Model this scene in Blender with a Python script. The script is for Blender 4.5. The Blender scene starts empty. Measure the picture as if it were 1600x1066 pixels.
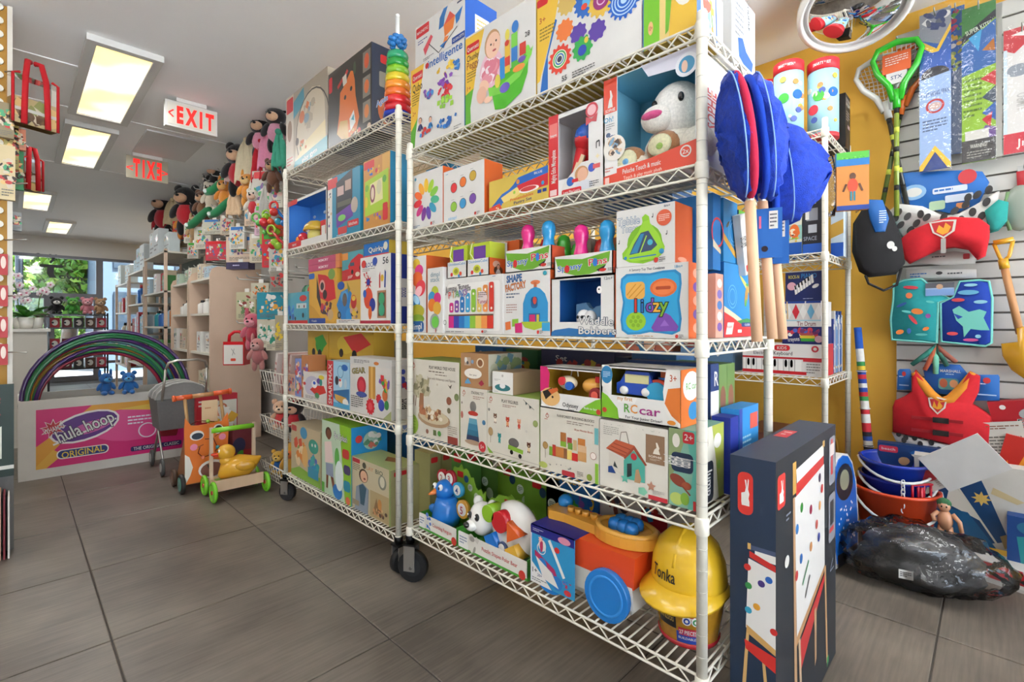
import bpy, math, random
from mathutils import Vector, Matrix
sc = bpy.context.scene
COL = sc.collection
PI = math.pi
# ---------------------------------------------------------------- camera
# the aisle runs along +y, the racks stand on the right of it (+x); the lens is level, 17 mm
TH = math.radians(45.5)
FPX, HOR, CAMZ = 765.0, 505.0, 1.06
cam_d = bpy.data.cameras.new('camera'); cam = bpy.data.objects.new('camera', cam_d); COL.objects.link(cam)
cam_d.sensor_width = 36.0; cam_d.lens = 36.0*FPX/1600.0
cam_d.shift_y = -(533.0-HOR)/1600.0
cam_d.clip_start = 0.02; cam_d.clip_end = 200
cam.location = (0, 0, CAMZ); cam.rotation_euler = (PI/2, 0, -TH)
sc.camera = cam
# ---------------------------------------------------------------- view, world, sun
sc.view_settings.view_transform = 'Standard'; sc.view_settings.look = 'None'
sc.view_settings.gamma = 1.0; sc.view_settings.use_curve_mapping = False
sc.view_settings.exposure = 0.46
w = bpy.data.worlds.new('world'); sc.world = w; w.use_nodes = True
bg = w.node_tree.nodes['Background']; bg.inputs[0].default_value = (0.70, 0.84, 1.0, 1); bg.inputs[1].default_value = 4.0
sun_d = bpy.data.lights.new('sun', 'SUN'); sun_d.energy = 38.0; sun_d.angle = 0.02; sun_d.color = (.95, .98, 1)
sun = bpy.data.objects.new('sun', sun_d); COL.objects.link(sun); sun.rotation_euler = (math.radians(29), 0, math.radians(25))
LAMP_W = 10.0
CEIL = 2.60
WALLX = 3.12
# ---------------------------------------------------------------- helpers
_s, _c = math.sin(TH), math.cos(TH)
def ray(px):
    t = (px-800.0)/FPX
    return (_s+_c*t, _c-_s*t)
def Yat(px, X):
    a, b = ray(px); return X/a*b
def Xat(px, Y):
    a, b = ray(px); return Y/b*a
def Zat(px, py, X=None, Y=None):
    a, b = ray(px); d = X/a if X is not None else Y/b
    return CAMZ+(HOR-py)/FPX*d
def lin(h):
    if isinstance(h, tuple): return h
    out = []
    for i in (0, 2, 4):
        v = int(h[i:i+2], 16)/255.0
        out.append(v/12.92 if v <= .04045 else ((v+.055)/1.055)**2.4)
    return (out[0], out[1], out[2], 1.0)
MATS = {}
def mat(name, color=None, rough=.5, metal=0.0, emit=None, es=1.0, trans=0.0, alpha=1.0, coat=0.0, noise=0.0, nscale=20.0, bump=0.0, bscale=200.0, stretch=None, sheen=0.0, ior=1.45):
    """color None -> read the per-face print colours"""
    if name in MATS: return MATS[name]
    m = bpy.data.materials.new(name); m.use_nodes = True; MATS[name] = m
    nt = m.node_tree; b = nt.nodes['Principled BSDF']
    b.inputs['Roughness'].default_value = rough; b.inputs['Metallic'].default_value = metal
    b.inputs['IOR'].default_value = ior
    if coat: b.inputs['Coat Weight'].default_value = coat; b.inputs['Coat Roughness'].default_value = .12
    if sheen: b.inputs['Sheen Weight'].default_value = sheen
    if trans: b.inputs['Transmission Weight'].default_value = trans
    if alpha < 1: b.inputs['Alpha'].default_value = alpha
    src = None
    if color is None:
        a = nt.nodes.new('ShaderNodeAttribute'); a.attribute_name = 'Col'; src = a.outputs['Color']
    else:
        b.inputs['Base Color'].default_value = lin(color)
    tc = None
    def coord():
        nonlocal tc
        if tc is None:
            t = nt.nodes.new('ShaderNodeTexCoord'); tc = t.outputs['Object']
            if stretch:
                mp = nt.nodes.new('ShaderNodeMapping'); mp.inputs['Scale'].default_value = stretch
                nt.links.new(tc, mp.inputs[0]); tc = mp.outputs[0]
        return tc
    if noise:
        n = nt.nodes.new('ShaderNodeTexNoise'); n.inputs['Scale'].default_value = nscale; n.inputs['Detail'].default_value = 4
        nt.links.new(coord(), n.inputs['Vector'])
        mr = nt.nodes.new('ShaderNodeMapRange'); mr.inputs['From Min'].default_value = .25; mr.inputs['From Max'].default_value = .75
        mr.inputs['To Min'].default_value = 1-noise; mr.inputs['To Max'].default_value = 1+noise
        nt.links.new(n.outputs['Fac'], mr.inputs['Value'])
        mx = nt.nodes.new('ShaderNodeVectorMath'); mx.operation = 'SCALE'
        if src: nt.links.new(src, mx.inputs[0])
        else: mx.inputs[0].default_value = lin(color)[:3]
        nt.links.new(mr.outputs[0], mx.inputs['Scale']); src = mx.outputs[0]
    if src: nt.links.new(src, b.inputs['Base Color'])
    if bump:
        n = nt.nodes.new('ShaderNodeTexNoise'); n.inputs['Scale'].default_value = bscale; n.inputs['Detail'].default_value = 2
        nt.links.new(coord(), n.inputs['Vector'])
        bp = nt.nodes.new('ShaderNodeBump'); bp.inputs['Strength'].default_value = bump; bp.inputs['Distance'].default_value = .004
        nt.links.new(n.outputs['Fac'], bp.inputs['Height']); nt.links.new(bp.outputs[0], b.inputs['Normal'])
    if emit is not None:
        b.inputs['Emission Color'].default_value = lin(emit); b.inputs['Emission Strength'].default_value = es
    return m
PRINT = mat('printed_card', None, rough=.42, coat=.15)
CARD = mat('carton_board', None, rough=.5, noise=.05, nscale=12)
PLAS = mat('glossy_plastic', None, rough=.25, coat=.3)
FUR = mat('plush_fur', None, rough=.95, noise=.14, nscale=160, bump=.5, bscale=400, sheen=.3)
FAB = mat('woven_fabric', None, rough=.85, noise=.06, nscale=60, bump=.25, bscale=600)
WOOD = mat('light_wood', None, rough=.5, noise=.10, nscale=14, stretch=(1, 1, .12))
MET = mat('satin_steel', None, rough=.32, metal=.9)
RUB = mat('rubber', None, rough=.6)
EPOXY = mat('cream_epoxy_wire', 'e2dbcb', rough=.38, noise=.05, nscale=40)
def film(name, bump=0.0, bscale=30.0, base=.03, rough=.05):
    """thin clear plastic: see-through face on, glossy at a slant"""
    m = bpy.data.materials.new(name); m.use_nodes = True; nt = m.node_tree; nt.nodes.remove(nt.nodes['Principled BSDF']); out = nt.nodes['Material Output']
    t = nt.nodes.new('ShaderNodeBsdfTransparent'); gl = nt.nodes.new('ShaderNodeBsdfGlossy'); gl.inputs['Roughness'].default_value = rough
    fr = nt.nodes.new('ShaderNodeFresnel'); fr.inputs['IOR'].default_value = 1.4; ad = nt.nodes.new('ShaderNodeMath'); ad.operation = 'ADD'; ad.inputs[1].default_value = base; ad.use_clamp = True
    mx = nt.nodes.new('ShaderNodeMixShader'); nt.links.new(fr.outputs[0], ad.inputs[0]); nt.links.new(ad.outputs[0], mx.inputs[0]); nt.links.new(t.outputs[0], mx.inputs[1]); nt.links.new(gl.outputs[0], mx.inputs[2]); nt.links.new(mx.outputs[0], out.inputs[0])
    if bump:
        tc = nt.nodes.new('ShaderNodeTexCoord'); n = nt.nodes.new('ShaderNodeTexNoise'); n.inputs['Scale'].default_value = bscale; bp = nt.nodes.new('ShaderNodeBump'); bp.inputs['Strength'].default_value = bump; bp.inputs['Distance'].default_value = .01
        nt.links.new(tc.outputs['Object'], n.inputs['Vector']); nt.links.new(n.outputs['Fac'], bp.inputs['Height']); nt.links.new(bp.outputs[0], gl.inputs['Normal']); nt.links.new(bp.outputs[0], fr.inputs['Normal'])
    return m
CLEAR = film('clear_film'); FILM = film('polythene_film', .8, 28, .03, .08)
class G:
    """collects faces with colours, builds one mesh object"""
    def __init__(s): s.v = []; s.f = []; s.c = []; s.sm = []; s.M = None
    def pt(s, p):
        p = Vector(p)
        if s.M is not None: p = s.M @ p
        s.v.append((p.x, p.y, p.z)); return len(s.v)-1
    def face(s, ids, col, smooth=False):
        s.f.append(tuple(ids)); s.c.append(lin(col)); s.sm.append(smooth)
    def poly(s, pts, col): s.face([s.pt(p) for p in pts], col)
    def box(s, a, b, col, cols=None):
        (x0, y0, z0), (x1, y1, z1) = a, b
        i = [s.pt(p) for p in ((x0,y0,z0),(x1,y0,z0),(x1,y1,z0),(x0,y1,z0),(x0,y0,z1),(x1,y0,z1),(x1,y1,z1),(x0,y1,z1))]
        F = {'bottom':(0,3,2,1),'top':(4,5,6,7),'side':(0,1,5,4),'back':(1,2,6,5),'far':(2,3,7,6),'front':(3,0,4,7)}
        for k, q in F.items(): s.face([i[j] for j in q], (cols or {}).get(k, col))
    def ring(s, c, r, ax, n, ph=0.0, ry=None):
        ax = Vector(ax).normalized()
        h = Vector((0,0,1)) if abs(ax.z) < .9 else Vector((1,0,0))
        u = ax.cross(h).normalized(); v = ax.cross(u)
        c = Vector(c); ry = r if ry is None else ry
        return [s.pt(c+u*(r*math.cos(2*PI*k/n+ph))+v*(ry*math.sin(2*PI*k/n+ph))) for k in range(n)]
    def skin(s, A, B, col, smooth=True):
        n = len(A)
        for k in range(n): s.face((A[k], A[(k+1)%n], B[(k+1)%n], B[k]), col, smooth)
    def cyl(s, p, q, r, col, n=10, r2=None, cap=True, capcol=None):
        ax = Vector(q)-Vector(p); r2 = r if r2 is None else r2
        A = s.ring(p, r, ax, n); B = s.ring(q, r2, ax, n); s.skin(A, B, col)
        if cap:
            s.face(list(reversed(A)), capcol or col); s.face(B, capcol or col)
    def tube(s, pts, r, col, n=6, closed=False, cap=True):
        P = [Vector(p) for p in pts]; R = []; m = len(P)
        prev = None
        for i in range(m):
            if closed: t = P[(i+1)%m]-P[i-1]
            else: t = P[min(i+1, m-1)]-P[max(i-1, 0)]
            t.normalize()
            if prev is None:
                h = Vector((0,0,1)) if abs(t.z) < .9 else Vector((1,0,0)); u = t.cross(h).normalized()
            else:
                u = (prev-t*prev.dot(t)).normalized()
            prev = u; v = t.cross(u); rr = r[i] if isinstance(r, (list, tuple)) else r
            R.append([s.pt(P[i]+u*(rr*math.cos(2*PI*k/n))+v*(rr*math.sin(2*PI*k/n))) for k in range(n)])
        for i in range(m-1): s.skin(R[i], R[i+1], col)
        if closed: s.skin(R[-1], R[0], col)
        elif cap:
            s.face(list(reversed(R[0])), col); s.face(R[-1], col)
    def lathe(s, prof, c, col, n=18, ax=(0,0,1), cols=None):
        """prof: (radius, height) pairs from bottom to top about ax through c"""
        ax = Vector(ax).normalized(); R = []
        for (r, h) in prof: R.append(s.ring(Vector(c)+ax*h, max(r, 1e-4), ax, n))
        for i in range(len(R)-1): s.skin(R[i], R[i+1], cols[i] if cols else col)
        s.face(list(reversed(R[0])), cols[0] if cols else col); s.face(R[-1], cols[-1] if cols else col)
    def ell(s, c, r, col, n=12, m=8, M=None):
        if not isinstance(r, (tuple, list)): r = (r, r, r)
        c = Vector(c); rows = []
        def P(x, y, z):
            p = Vector((x*r[0], y*r[1], z*r[2]))
            if M is not None: p = M @ p
            return s.pt(c+p)
        top = P(0,0,1); bot = P(0,0,-1)
        for i in range(1, m):
            a = PI*i/m; rows.append([P(math.sin(a)*math.cos(2*PI*k/n), math.sin(a)*math.sin(2*PI*k/n), math.cos(a)) for k in range(n)])
        for k in range(n):
            s.face((top, rows[0][k], rows[0][(k+1)%n]), col, True)
            s.face((bot, rows[-1][(k+1)%n], rows[-1][k]), col, True)
        for i in range(len(rows)-1):
            for k in range(n): s.face((rows[i][k], rows[i+1][k], rows[i+1][(k+1)%n], rows[i][(k+1)%n]), col, True)
    def prism(s, pts, d, col, sidecol=None):
        """pts: outline in 3D, extruded by vector d"""
        d = Vector(d); A = [s.pt(p) for p in pts]; B = [s.pt(Vector(p)+d) for p in pts]
        s.face(list(reversed(A)), col); s.face(B, col); n = len(A)
        for k in range(n): s.face((A[k], A[(k+1)%n], B[(k+1)%n], B[k]), sidecol or col)
    def mesh(s, name):
        me = bpy.data.meshes.new(name); me.from_pydata(s.v, [], s.f)
        if not s.f: return me
        at = me.color_attributes.new('Col', 'FLOAT_COLOR', 'CORNER')
        buf = []
        for p, c in zip(s.f, s.c): buf.extend(list(c)*len(p))
        at.data.foreach_set('color', buf)
        me.polygons.foreach_set('use_smooth', s.sm)
        return me
    def obj(s, name, parent=None, m=None, kind=None):
        me = s.mesh(name); me.materials.append(m or CARD)
        return link(name, me, parent, kind)
def link(name, data, parent=None, kind=None):
    o = bpy.data.objects.new(name, data); COL.objects.link(o)
    if parent is not None: o.parent = parent
    if kind: o['kind'] = kind
    return o
def thing(name, label, cat, loc=(0,0,0), rz=0.0, group=None, rot=None):
    o = link(name, None); o.empty_display_size = .05
    o.location = loc; o.rotation_euler = rot or (0, 0, rz)
    return tag(o, label, cat, group)
def tag(o, label, cat, group=None):
    o['label'] = label; o['category'] = cat
    if group: o['group'] = group
    return o
def struct(o): o['kind'] = 'structure'; return o
# ---------------------------------------------------------------- flat print on a face
_TX = {}
def text_geo(txt, bold=0.0):
    k = (txt, bold)
    if k in _TX: return _TX[k]
    cu = bpy.data.curves.new('t', 'FONT'); cu.body = txt; cu.resolution_u = 2; cu.offset = bold; cu.fill_mode = 'FRONT'
    o = bpy.data.objects.new('t', cu); me = bpy.data.meshes.new_from_object(o)
    V = [(v.co.x, v.co.y) for v in me.vertices]; F = [tuple(p.vertices) for p in me.polygons]
    if V:
        x0 = min(v[0] for v in V); x1 = max(v[0] for v in V); y0 = min(v[1] for v in V); y1 = max(v[1] for v in V)
    else: x0 = x1 = y0 = y1 = 0
    bpy.data.objects.remove(o); bpy.data.meshes.remove(me); bpy.data.curves.remove(cu)
    _TX[k] = (V, F, x0, x1, y0, y1); return _TX[k]
class Art:
    """u to the right, v down, both 0..1 on the face; each mark lies a hair above the last"""
    def __init__(s, g, O, U, V, N, w, h):
        s.g = g; s.O = Vector(O); s.U = Vector(U); s.V = Vector(V); s.N = Vector(N); s.w = w; s.h = h; s.k = 0
    def P(s, x, y): return s.O+s.U*x+s.V*y+s.N*(.0004+s.k*.00006)
    def shape(s, pts, col):
        s.g.face([s.g.pt(s.P(x, y)) for x, y in reversed(pts)], col)
    def draw(s, items):
        w, h = s.w, s.h
        for it in items:
            s.k += 1; k = it[0]; a = it[1:]
            if k == 'r':
                u0, v0, u1, v1, c = a; s.shape([(u0*w,v0*h),(u1*w,v0*h),(u1*w,v1*h),(u0*w,v1*h)], c)
            elif k == 'c':
                u, v, r, c = a; s.ngon(u*w, v*h, r*h, r*h, 20, c)
            elif k == 'e':
                u, v, ru, rv, c = a[:5]; s.ngon(u*w, v*h, ru*w, rv*h, 18, c, a[5] if len(a) > 5 else 0)
            elif k == 'p':
                s.shape([(u*w, v*h) for u, v in a[0]], a[1])
            elif k == 'o':
                u, v, r, th, c = a; n = 24
                for i in range(n):
                    p, q = 2*PI*i/n, 2*PI*(i+1)/n; R, r2 = r*h, (r-th)*h
                    s.shape([(u*w+R*math.cos(p), v*h+R*math.sin(p)), (u*w+R*math.cos(q), v*h+R*math.sin(q)), (u*w+r2*math.cos(q), v*h+r2*math.sin(q)), (u*w+r2*math.cos(p), v*h+r2*math.sin(p))], c)
            elif k == 'g':      # gear
                u, v, r, n, c = a; pts = []
                for i in range(n*4):
                    R = r*h*(1 if i % 4 < 2 else .84); p = 2*PI*(i+.5)/(n*4); pts.append((u*w+R*math.cos(p), v*h+R*math.sin(p)))
                s.shape(pts, c)
            elif k == 's':      # star
                u, v, r, n, c = a; pts = []
                for i in range(n*2):
                    R = r*h*(1 if i % 2 == 0 else .5); p = PI*i/n-PI/2; pts.append((u*w+R*math.cos(p), v*h+R*math.sin(p)))
                s.shape(pts, c)
            elif k == 'l':
                u0, v0, u1, v1, th, c = a; x0, y0, x1, y1 = u0*w, v0*h, u1*w, v1*h
                L = math.hypot(x1-x0, y1-y0) or 1; nx, ny = -(y1-y0)/L*th*h/2, (x1-x0)/L*th*h/2
                s.shape([(x0-nx,y0-ny),(x1-nx,y1-ny),(x1+nx,y1+ny),(x0+nx,y0+ny)], c)
            elif k == 'q':      # rounded rectangle
                u0, v0, u1, v1, r, c = a; x0, y0, x1, y1, r = u0*w, v0*h, u1*w, v1*h, r*h; pts = []
                for cx, cy, p0 in ((x1-r,y0+r,-PI/2),(x1-r,y1-r,0),(x0+r,y1-r,PI/2),(x0+r,y0+r,PI)):
                    for i in range(5): pts.append((cx+r*math.cos(p0+i*PI/8), cy+r*math.sin(p0+i*PI/8)))
                s.shape(pts, c)
            elif k == 'x':      # lines of small print
                u0, v0, u1, v1, n, c = a; R = random.Random(int(u0*999+v0*77+n))
                for i in range(n):
                    v = v0+(v1-v0)*(i+.2)/n; hh = (v1-v0)/n*.42; e = u1 if i < n-1 else u0+(u1-u0)*.6
                    u = u0
                    while u < e-.001:
                        q = min(e, u+(u1-u0)*R.uniform(.08, .22)); s.shape([(u*w,v*h),(q*w,v*h),(q*w,(v+hh)*h),(u*w,(v+hh)*h)], c); u = q+(u1-u0)*.03
            elif k == 'k':      # pile of coloured pieces
                u, v, ru, rv, n, cs, sd = a; R = random.Random(sd)
                for i in range(n):
                    s.k += .25
                    t = R.random()*2*PI; q = math.sqrt(R.random()); x = (u+ru*q*math.cos(t))*w; y = (v+rv*q*math.sin(t))*h
                    z = min(ru*w, rv*h)*R.uniform(.34, .62); c = R.choice(cs); f = R.random()
                    if f < .4: s.ngon(x, y, z, z*R.uniform(.7, 1), 10, c)
                    elif f < .8: s.ngon(x, y, z, z, 4, c, R.random()*PI)
                    else: s.ngon(x, y, z*1.2, z*.5, 8, c, R.random()*PI)
            elif k == 'h':      # photo of a child: hair, face, shirt
                u, v, z, skin, hair, shirt = a; x, y, z = u*w, v*h, z*h
                s.ngon(x, y+z*1.75, z*.95, z*1.0, 14, shirt); s.ngon(x-z*.8, y+z*1.9, z*.32, z*.75, 10, shirt, .5); s.ngon(x+z*.8, y+z*1.9, z*.32, z*.75, 10, shirt, -.5)
                s.k += 1; s.ngon(x, y-z*.12, z*.78, z*.92, 16, hair); s.k += 1; s.ngon(x, y+z*.05, z*.68, z*.8, 16, skin); s.k += 1
                s.ngon(x-z*.25, y-z*.02, z*.08, z*.09, 8, '2a201c'); s.ngon(x+z*.25, y-z*.02, z*.08, z*.09, 8, '2a201c'); s.ngon(x, y+z*.42, z*.2, z*.08, 8, 'b0494a')
                s.ngon(x, y+z*.18, z*.07, z*.1, 6, 'd99a82')
                s.ngon(x-z*.75, y+z*2.5, z*.22, z*.22, 8, skin); s.ngon(x+z*.75, y+z*2.5, z*.22, z*.22, 8, skin)
            elif k == 'a':      # small animal figure: body colour, second colour
                u, v, z, c, d = a; x, y, z = u*w, v*h, z*h
                s.ngon(x-z*.5, y-z*.55, z*.22, z*.26, 8, c); s.ngon(x+z*.5, y-z*.55, z*.22, z*.26, 8, c)
                s.ngon(x, y+z*1.15, z*.52, z*.7, 12, d); s.ngon(x-z*.3, y+z*1.85, z*.18, z*.3, 8, c); s.ngon(x+z*.3, y+z*1.85, z*.18, z*.3, 8, c)
                s.k += 1; s.ngon(x, y, z*.72, z*.68, 14, c); s.k += 1
                s.ngon(x-z*.25, y-.1*z, z*.08, z*.1, 6, '201a18'); s.ngon(x+z*.25, y-.1*z, z*.08, z*.1, 6, '201a18'); s.ngon(x, y+z*.22, z*.24, z*.17, 8, d)
            elif k == 't' or k == 'T':   # text: centre u, v, cap height, max width, colour; T has a halo
                txt, u, v, th, mw, c = a[:6]; rot = a[6] if len(a) > 6 else 0; halo = a[7] if len(a) > 7 else None; mir = len(a) > 8 and a[8]
                for bold, cc in (((.055, halo), (.012, c)) if halo else ((.012, c),)):
                    V, F, x0, x1, y0, y1 = text_geo(txt, bold)
                    if not V: continue
                    B = text_geo(txt, .012); bw = (B[3]-B[2]) or 1; sy = th*h/.72; sx = sy if mw is None else mw*w/bw
                    if mw is not None and sx > sy*1.5: sx = sy*1.5
                    mx = (B[2]+B[3])/2; cr, sr = math.cos(rot), math.sin(rot); ids = []
                    for (x, y) in V:
                        X = (x-mx)*sx*(-1 if mir else 1); Y = -(y-.35)*sy
                        ids.append(s.g.pt(s.P(u*w+X*cr-Y*sr, v*h+X*sr+Y*cr)))
                    for f in F: s.g.face([ids[i] for i in f], cc)
                    s.k += 1
        return s
    def ngon(s, x, y, rx, ry, n, c, rot=0):
        cr, sr = math.cos(rot), math.sin(rot)
        s.shape([(x+rx*math.cos(2*PI*i/n)*cr-ry*math.sin(2*PI*i/n)*sr, y+rx*math.cos(2*PI*i/n)*sr+ry*math.sin(2*PI*i/n)*cr) for i in range(n)], c)
def faces_art(dim, front=None, side=None, top=None, off=(0,0,0), parent=None, far=None, name='print'):
    """prints on a box of size dim standing on its local origin (front faces -x, side faces -y)"""
    dx, dy, dz = dim; ox, oy, oz = off
    for it, nm, a in ((front, 'front_print', ((ox-dx/2, oy+dy/2, oz+dz), (0,-1,0), (0,0,-1), (-1,0,0), dy, dz)), (side, 'end_print', ((ox-dx/2, oy-dy/2, oz+dz), (1,0,0), (0,0,-1), (0,-1,0), dx, dz)), (top, 'top_print', ((ox+dx/2, oy+dy/2, oz+dz), (0,-1,0), (-1,0,0), (0,0,1), dy, dx))):
        if it: g = G(); Art(g, *a).draw(it); g.obj(nm, parent, PRINT)
def carton(name, label, cat, loc, dim, col, front=None, side=None, top=None, cols=None, group=None, rz=0.0, rot=None, m=None):
    dx, dy, dz = dim; g = G(); g.box((-dx/2,-dy/2,0), (dx/2,dy/2,dz), col, cols)
    o = g.obj(name, None, m or CARD); o.location = loc; o.rotation_euler = rot or (0,0,rz)
    tag(o, label, cat, group); faces_art(dim, front, side, top, parent=o)
    return o
def pdim(L, R, T, z0, X, depth, ref='L'):
    """a box whose front lies in the plane x=X between image columns L and R, its top edge read off at one end"""
    y1, y0 = Yat(L, X), Yat(R, X); zt = Zat(L if ref == 'L' else R, T, X=X)
    return (X+depth/2, (y0+y1)/2, z0), (depth, (y1-y0)*.992, max(.02, zt-z0))
def pbox(name, label, L, R, T, z0, X, depth, col, front=None, side=None, top=None, cols=None, ref='L', cat='toy box', group=None):
    loc, dim = pdim(L, R, T, z0, X, depth, ref)
    return carton(name, label, cat, loc, dim, col, front, side, top, cols, group)
# ================================================================ the room
def add_room():
    X0, X1, Y0, Y1 = -2.6, WALLX, -3.0, 12.0
    g = G(); g.box((X0-.1,Y0-.1,-.08), (X1+.1,Y1+.1,-.004), '3f3a36'); fl = struct(g.obj('floor', None, mat('grout', '4a4540', rough=.9)))
    # porcelain tiles with a woven streak, one object each
    tm = bpy.data.materials.new('porcelain_tile'); tm.use_nodes = True; nt = tm.node_tree; b = nt.nodes['Principled BSDF']
    geo = nt.nodes.new('ShaderNodeNewGeometry'); mp = nt.nodes.new('ShaderNodeMapping'); mp.inputs['Scale'].default_value = (3, 55, 1)
    n1 = nt.nodes.new('ShaderNodeTexNoise'); n1.inputs['Scale'].default_value = 1.6; n1.inputs['Detail'].default_value = 6
    n2 = nt.nodes.new('ShaderNodeTexNoise'); n2.inputs['Scale'].default_value = 2.6; n2.inputs['Detail'].default_value = 5
    nt.links.new(geo.outputs['Position'], mp.inputs[0]); nt.links.new(mp.outputs[0], n1.inputs['Vector']); nt.links.new(geo.outputs['Position'], n2.inputs['Vector'])
    mx = nt.nodes.new('ShaderNodeMix'); mx.inputs[0].default_value = .66; nt.links.new(n1.outputs['Fac'], mx.inputs[2]); nt.links.new(n2.outputs['Fac'], mx.inputs[3])
    cr = nt.nodes.new('ShaderNodeValToRGB'); cr.color_ramp.elements[0].position = .36; cr.color_ramp.elements[1].position = .64
    cr.color_ramp.elements[0].color = lin('544c44'); cr.color_ramp.elements[1].color = lin('7d7367')
    oi = nt.nodes.new('ShaderNodeObjectInfo'); mr = nt.nodes.new('ShaderNodeMapRange'); mr.inputs['To Min'].default_value = .93; mr.inputs['To Max'].default_value = 1.05
    sv = nt.nodes.new('ShaderNodeVectorMath'); sv.operation = 'SCALE'
    nt.links.new(oi.outputs['Random'], mr.inputs['Value']); nt.links.new(mx.outputs[0], cr.inputs['Fac']); nt.links.new(cr.outputs[0], sv.inputs[0]); nt.links.new(mr.outputs[0], sv.inputs['Scale'])
    nt.links.new(sv.outputs[0], b.inputs['Base Color']); b.inputs['Roughness'].default_value = .42
    S = .655; g = G(); e = .0028; q = S-e
    g.box((e,e,-.006), (q,q,-.0012), '8a8580'); A = [g.pt(p) for p in ((e,e,-.0012),(q,e,-.0012),(q,q,-.0012),(e,q,-.0012))]
    B = [g.pt(p) for p in ((e+.002,e+.002,0),(q-.002,e+.002,0),(q-.002,q-.002,0),(e+.002,q-.002,0))]
    g.skin(A, B, '8a8580', False); g.face(B, '8a8580')
    me = g.mesh('tile'); me.materials.append(tm)
    for i in range(-5, 5):
        for j in range(-5, 15):
            x, y = .23+S*i, 2.10+S*(j)-S*1
            if x+S < X0-.1 or x > X1 or y > Y1 or y+S < Y0: continue
            o = link('tile', me, fl); o.location = (x, y, 0)
    WHITE = mat('ceiling_paint', 'f5f4f3', rough=.9, noise=.02, nscale=2)
    YEL = mat('yellow_paint', 'ecb646', rough=.75, noise=.04, nscale=4)
    WW = mat('white_paint', 'd8d6d2', rough=.85)
    g = G(); g.box((X0-.1,Y0-.1,CEIL), (X1+.1,Y1+.1,CEIL+.1), 'cfcdca'); ce = struct(g.obj('ceiling', None, WHITE))
    for (x0, x1, y) in ((X0, .28, 3.92), (X0, X1, 4.70), (X0, .28, 5.45), (X0, X1, 6.4)):
        g = G(); g.box((x0,y-.012,CEIL-.006), (x1,y+.012,CEIL+.002), 'd8d6d2'); g.obj('seam_batten', ce, WHITE)
    g = G(); g.box((.74,4.78,CEIL-.012), (1.14,5.48,CEIL+.002), 'bdbab6'); g.obj('access_panel', ce, mat('panel_paint', 'd2d0ce', rough=.85))
    g = G(); g.box((X1,Y0-.1,-.02), (X1+.1,Y1+.1,CEIL), 'e0a526'); wr = struct(g.obj('wall_right', None, YEL))
    g = G(); g.box((X0-.1,Y0-.1,-.02), (X0,Y1+.1,CEIL), 'e0a526'); struct(g.obj('wall_left', None, WW))
    g = G(); g.box((X0,Y0-.1,2.42), (X1,Y0,CEIL), 'd8d6d2'); g.box((X0,Y0-.1,-.02), (X1,Y0,.12), 'd8d6d2'); struct(g.obj('wall_rear', None, WW))
    g = G(); g.box((X0-3,Y0-1.75,CEIL), (X1+3,Y0-.1,CEIL+.12), 'cfcdca'); struct(g.obj('added_awning', None, WHITE))  # added unseen slab that keeps direct sun out of the rear windows
    g = G(); g.box((-30,-40,-.25),(30,Y0-.1,-.10),'8a8a88'); struct(g.obj('added_pavement', None, mat('bounce_concrete', 'e6e7e8', rough=.9)))  # added unseen ground, bounces sunlight through the rear windows to the ceiling
    # peg wall behind the plush toys
    g = G(); g.box((1.72,3.10,0), (1.78,8.4,CEIL), 'cfccc6'); struct(g.obj('wall_center', None, mat('peg_panel', 'bdb8b0', rough=.8)))
    # front of the shop: low wall, window posts, glass
    g = G(); g.box((X0,Y1,2.28), (X1,Y1+.1,CEIL+.02), 'd8d6d2'); g.box((X0,Y1,-.02),(-.35,Y1+.1,2.28),'d8d6d2'); g.box((2.7,Y1,-.02),(X1,Y1+.1,2.28),'d8d6d2'); struct(g.obj('wall_front', None, WW))
    FR = mat('window_frame_paint', '6f7076', rough=.5, metal=.2)
    def window(name, x0, x1, z0, z1, t=.05, Y1=Y1):
        g = G(); a, b = Y1-.03, Y1+.06
        g.box((x0,a,z0),(x0+t,b,z1),'6f7076'); g.box((x1-t,a,z0),(x1,b,z1),'6f7076'); g.box((x0+t,a,z0),(x1-t,b,z0+t),'6f7076'); g.box((x0+t,a,z1-t),(x1-t,b,z1),'6f7076')
        o = struct(g.obj(name, None, FR)); g = G(); g.box((x0+t,Y1+.01,z0+t),(x1-t,Y1+.02,z1-t),'ffffff'); g.obj('pane', o, CLEAR); return o
    win1 = window('window_1', -.35, 1.13, 1.55, 2.28); window('window_2', 1.13, 2.7, .3, 2.28); window('window_3', -.35, .42, .3, 1.55)
    for k in range(3): window('window_%d' % (k+4), X0+1.9*k, X0+1.9*(k+1), .12, 2.42, .05, Y0-.06)  # added windows behind the camera, unseen, to let daylight in
    d = window('door_1', .42, 1.13, 0, 1.55, .09)
    g = G(); a = Art(g, (-.35, Y1-.005, 2.28), (1,0,0), (0,0,-1), (0,-1,0), 1.48, .73)
    a.draw([('t','y',.57,.02,.22,None,'3c3c40'), ('q',.45,.24,.66,.31,.035,'3c3c40'), ('p',[(.52,.30),(.58,.30),(.575,.46),(.60,.56),(.54,.56),(.515,.46)],'3c3c40'), ('t','own',.73,.52,.13,.22,'3c3c40',.08), ('c',.44,.03,.05,'3c3c40')])
    g.obj('shop_lettering', win1, mat('vinyl_lettering', None, rough=.7))
    # slatwall panel on the yellow wall
    g = G(); g.box((WALLX-.012,-1.2,.18),(WALLX-.001,.345,CEIL-.10),'8d8983'); sw = tag(g.obj('slatwall', None, mat('slat_groove', '77716a', rough=.8)), 'white horizontal slatwall panel on the yellow wall', 'slatwall')
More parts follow.
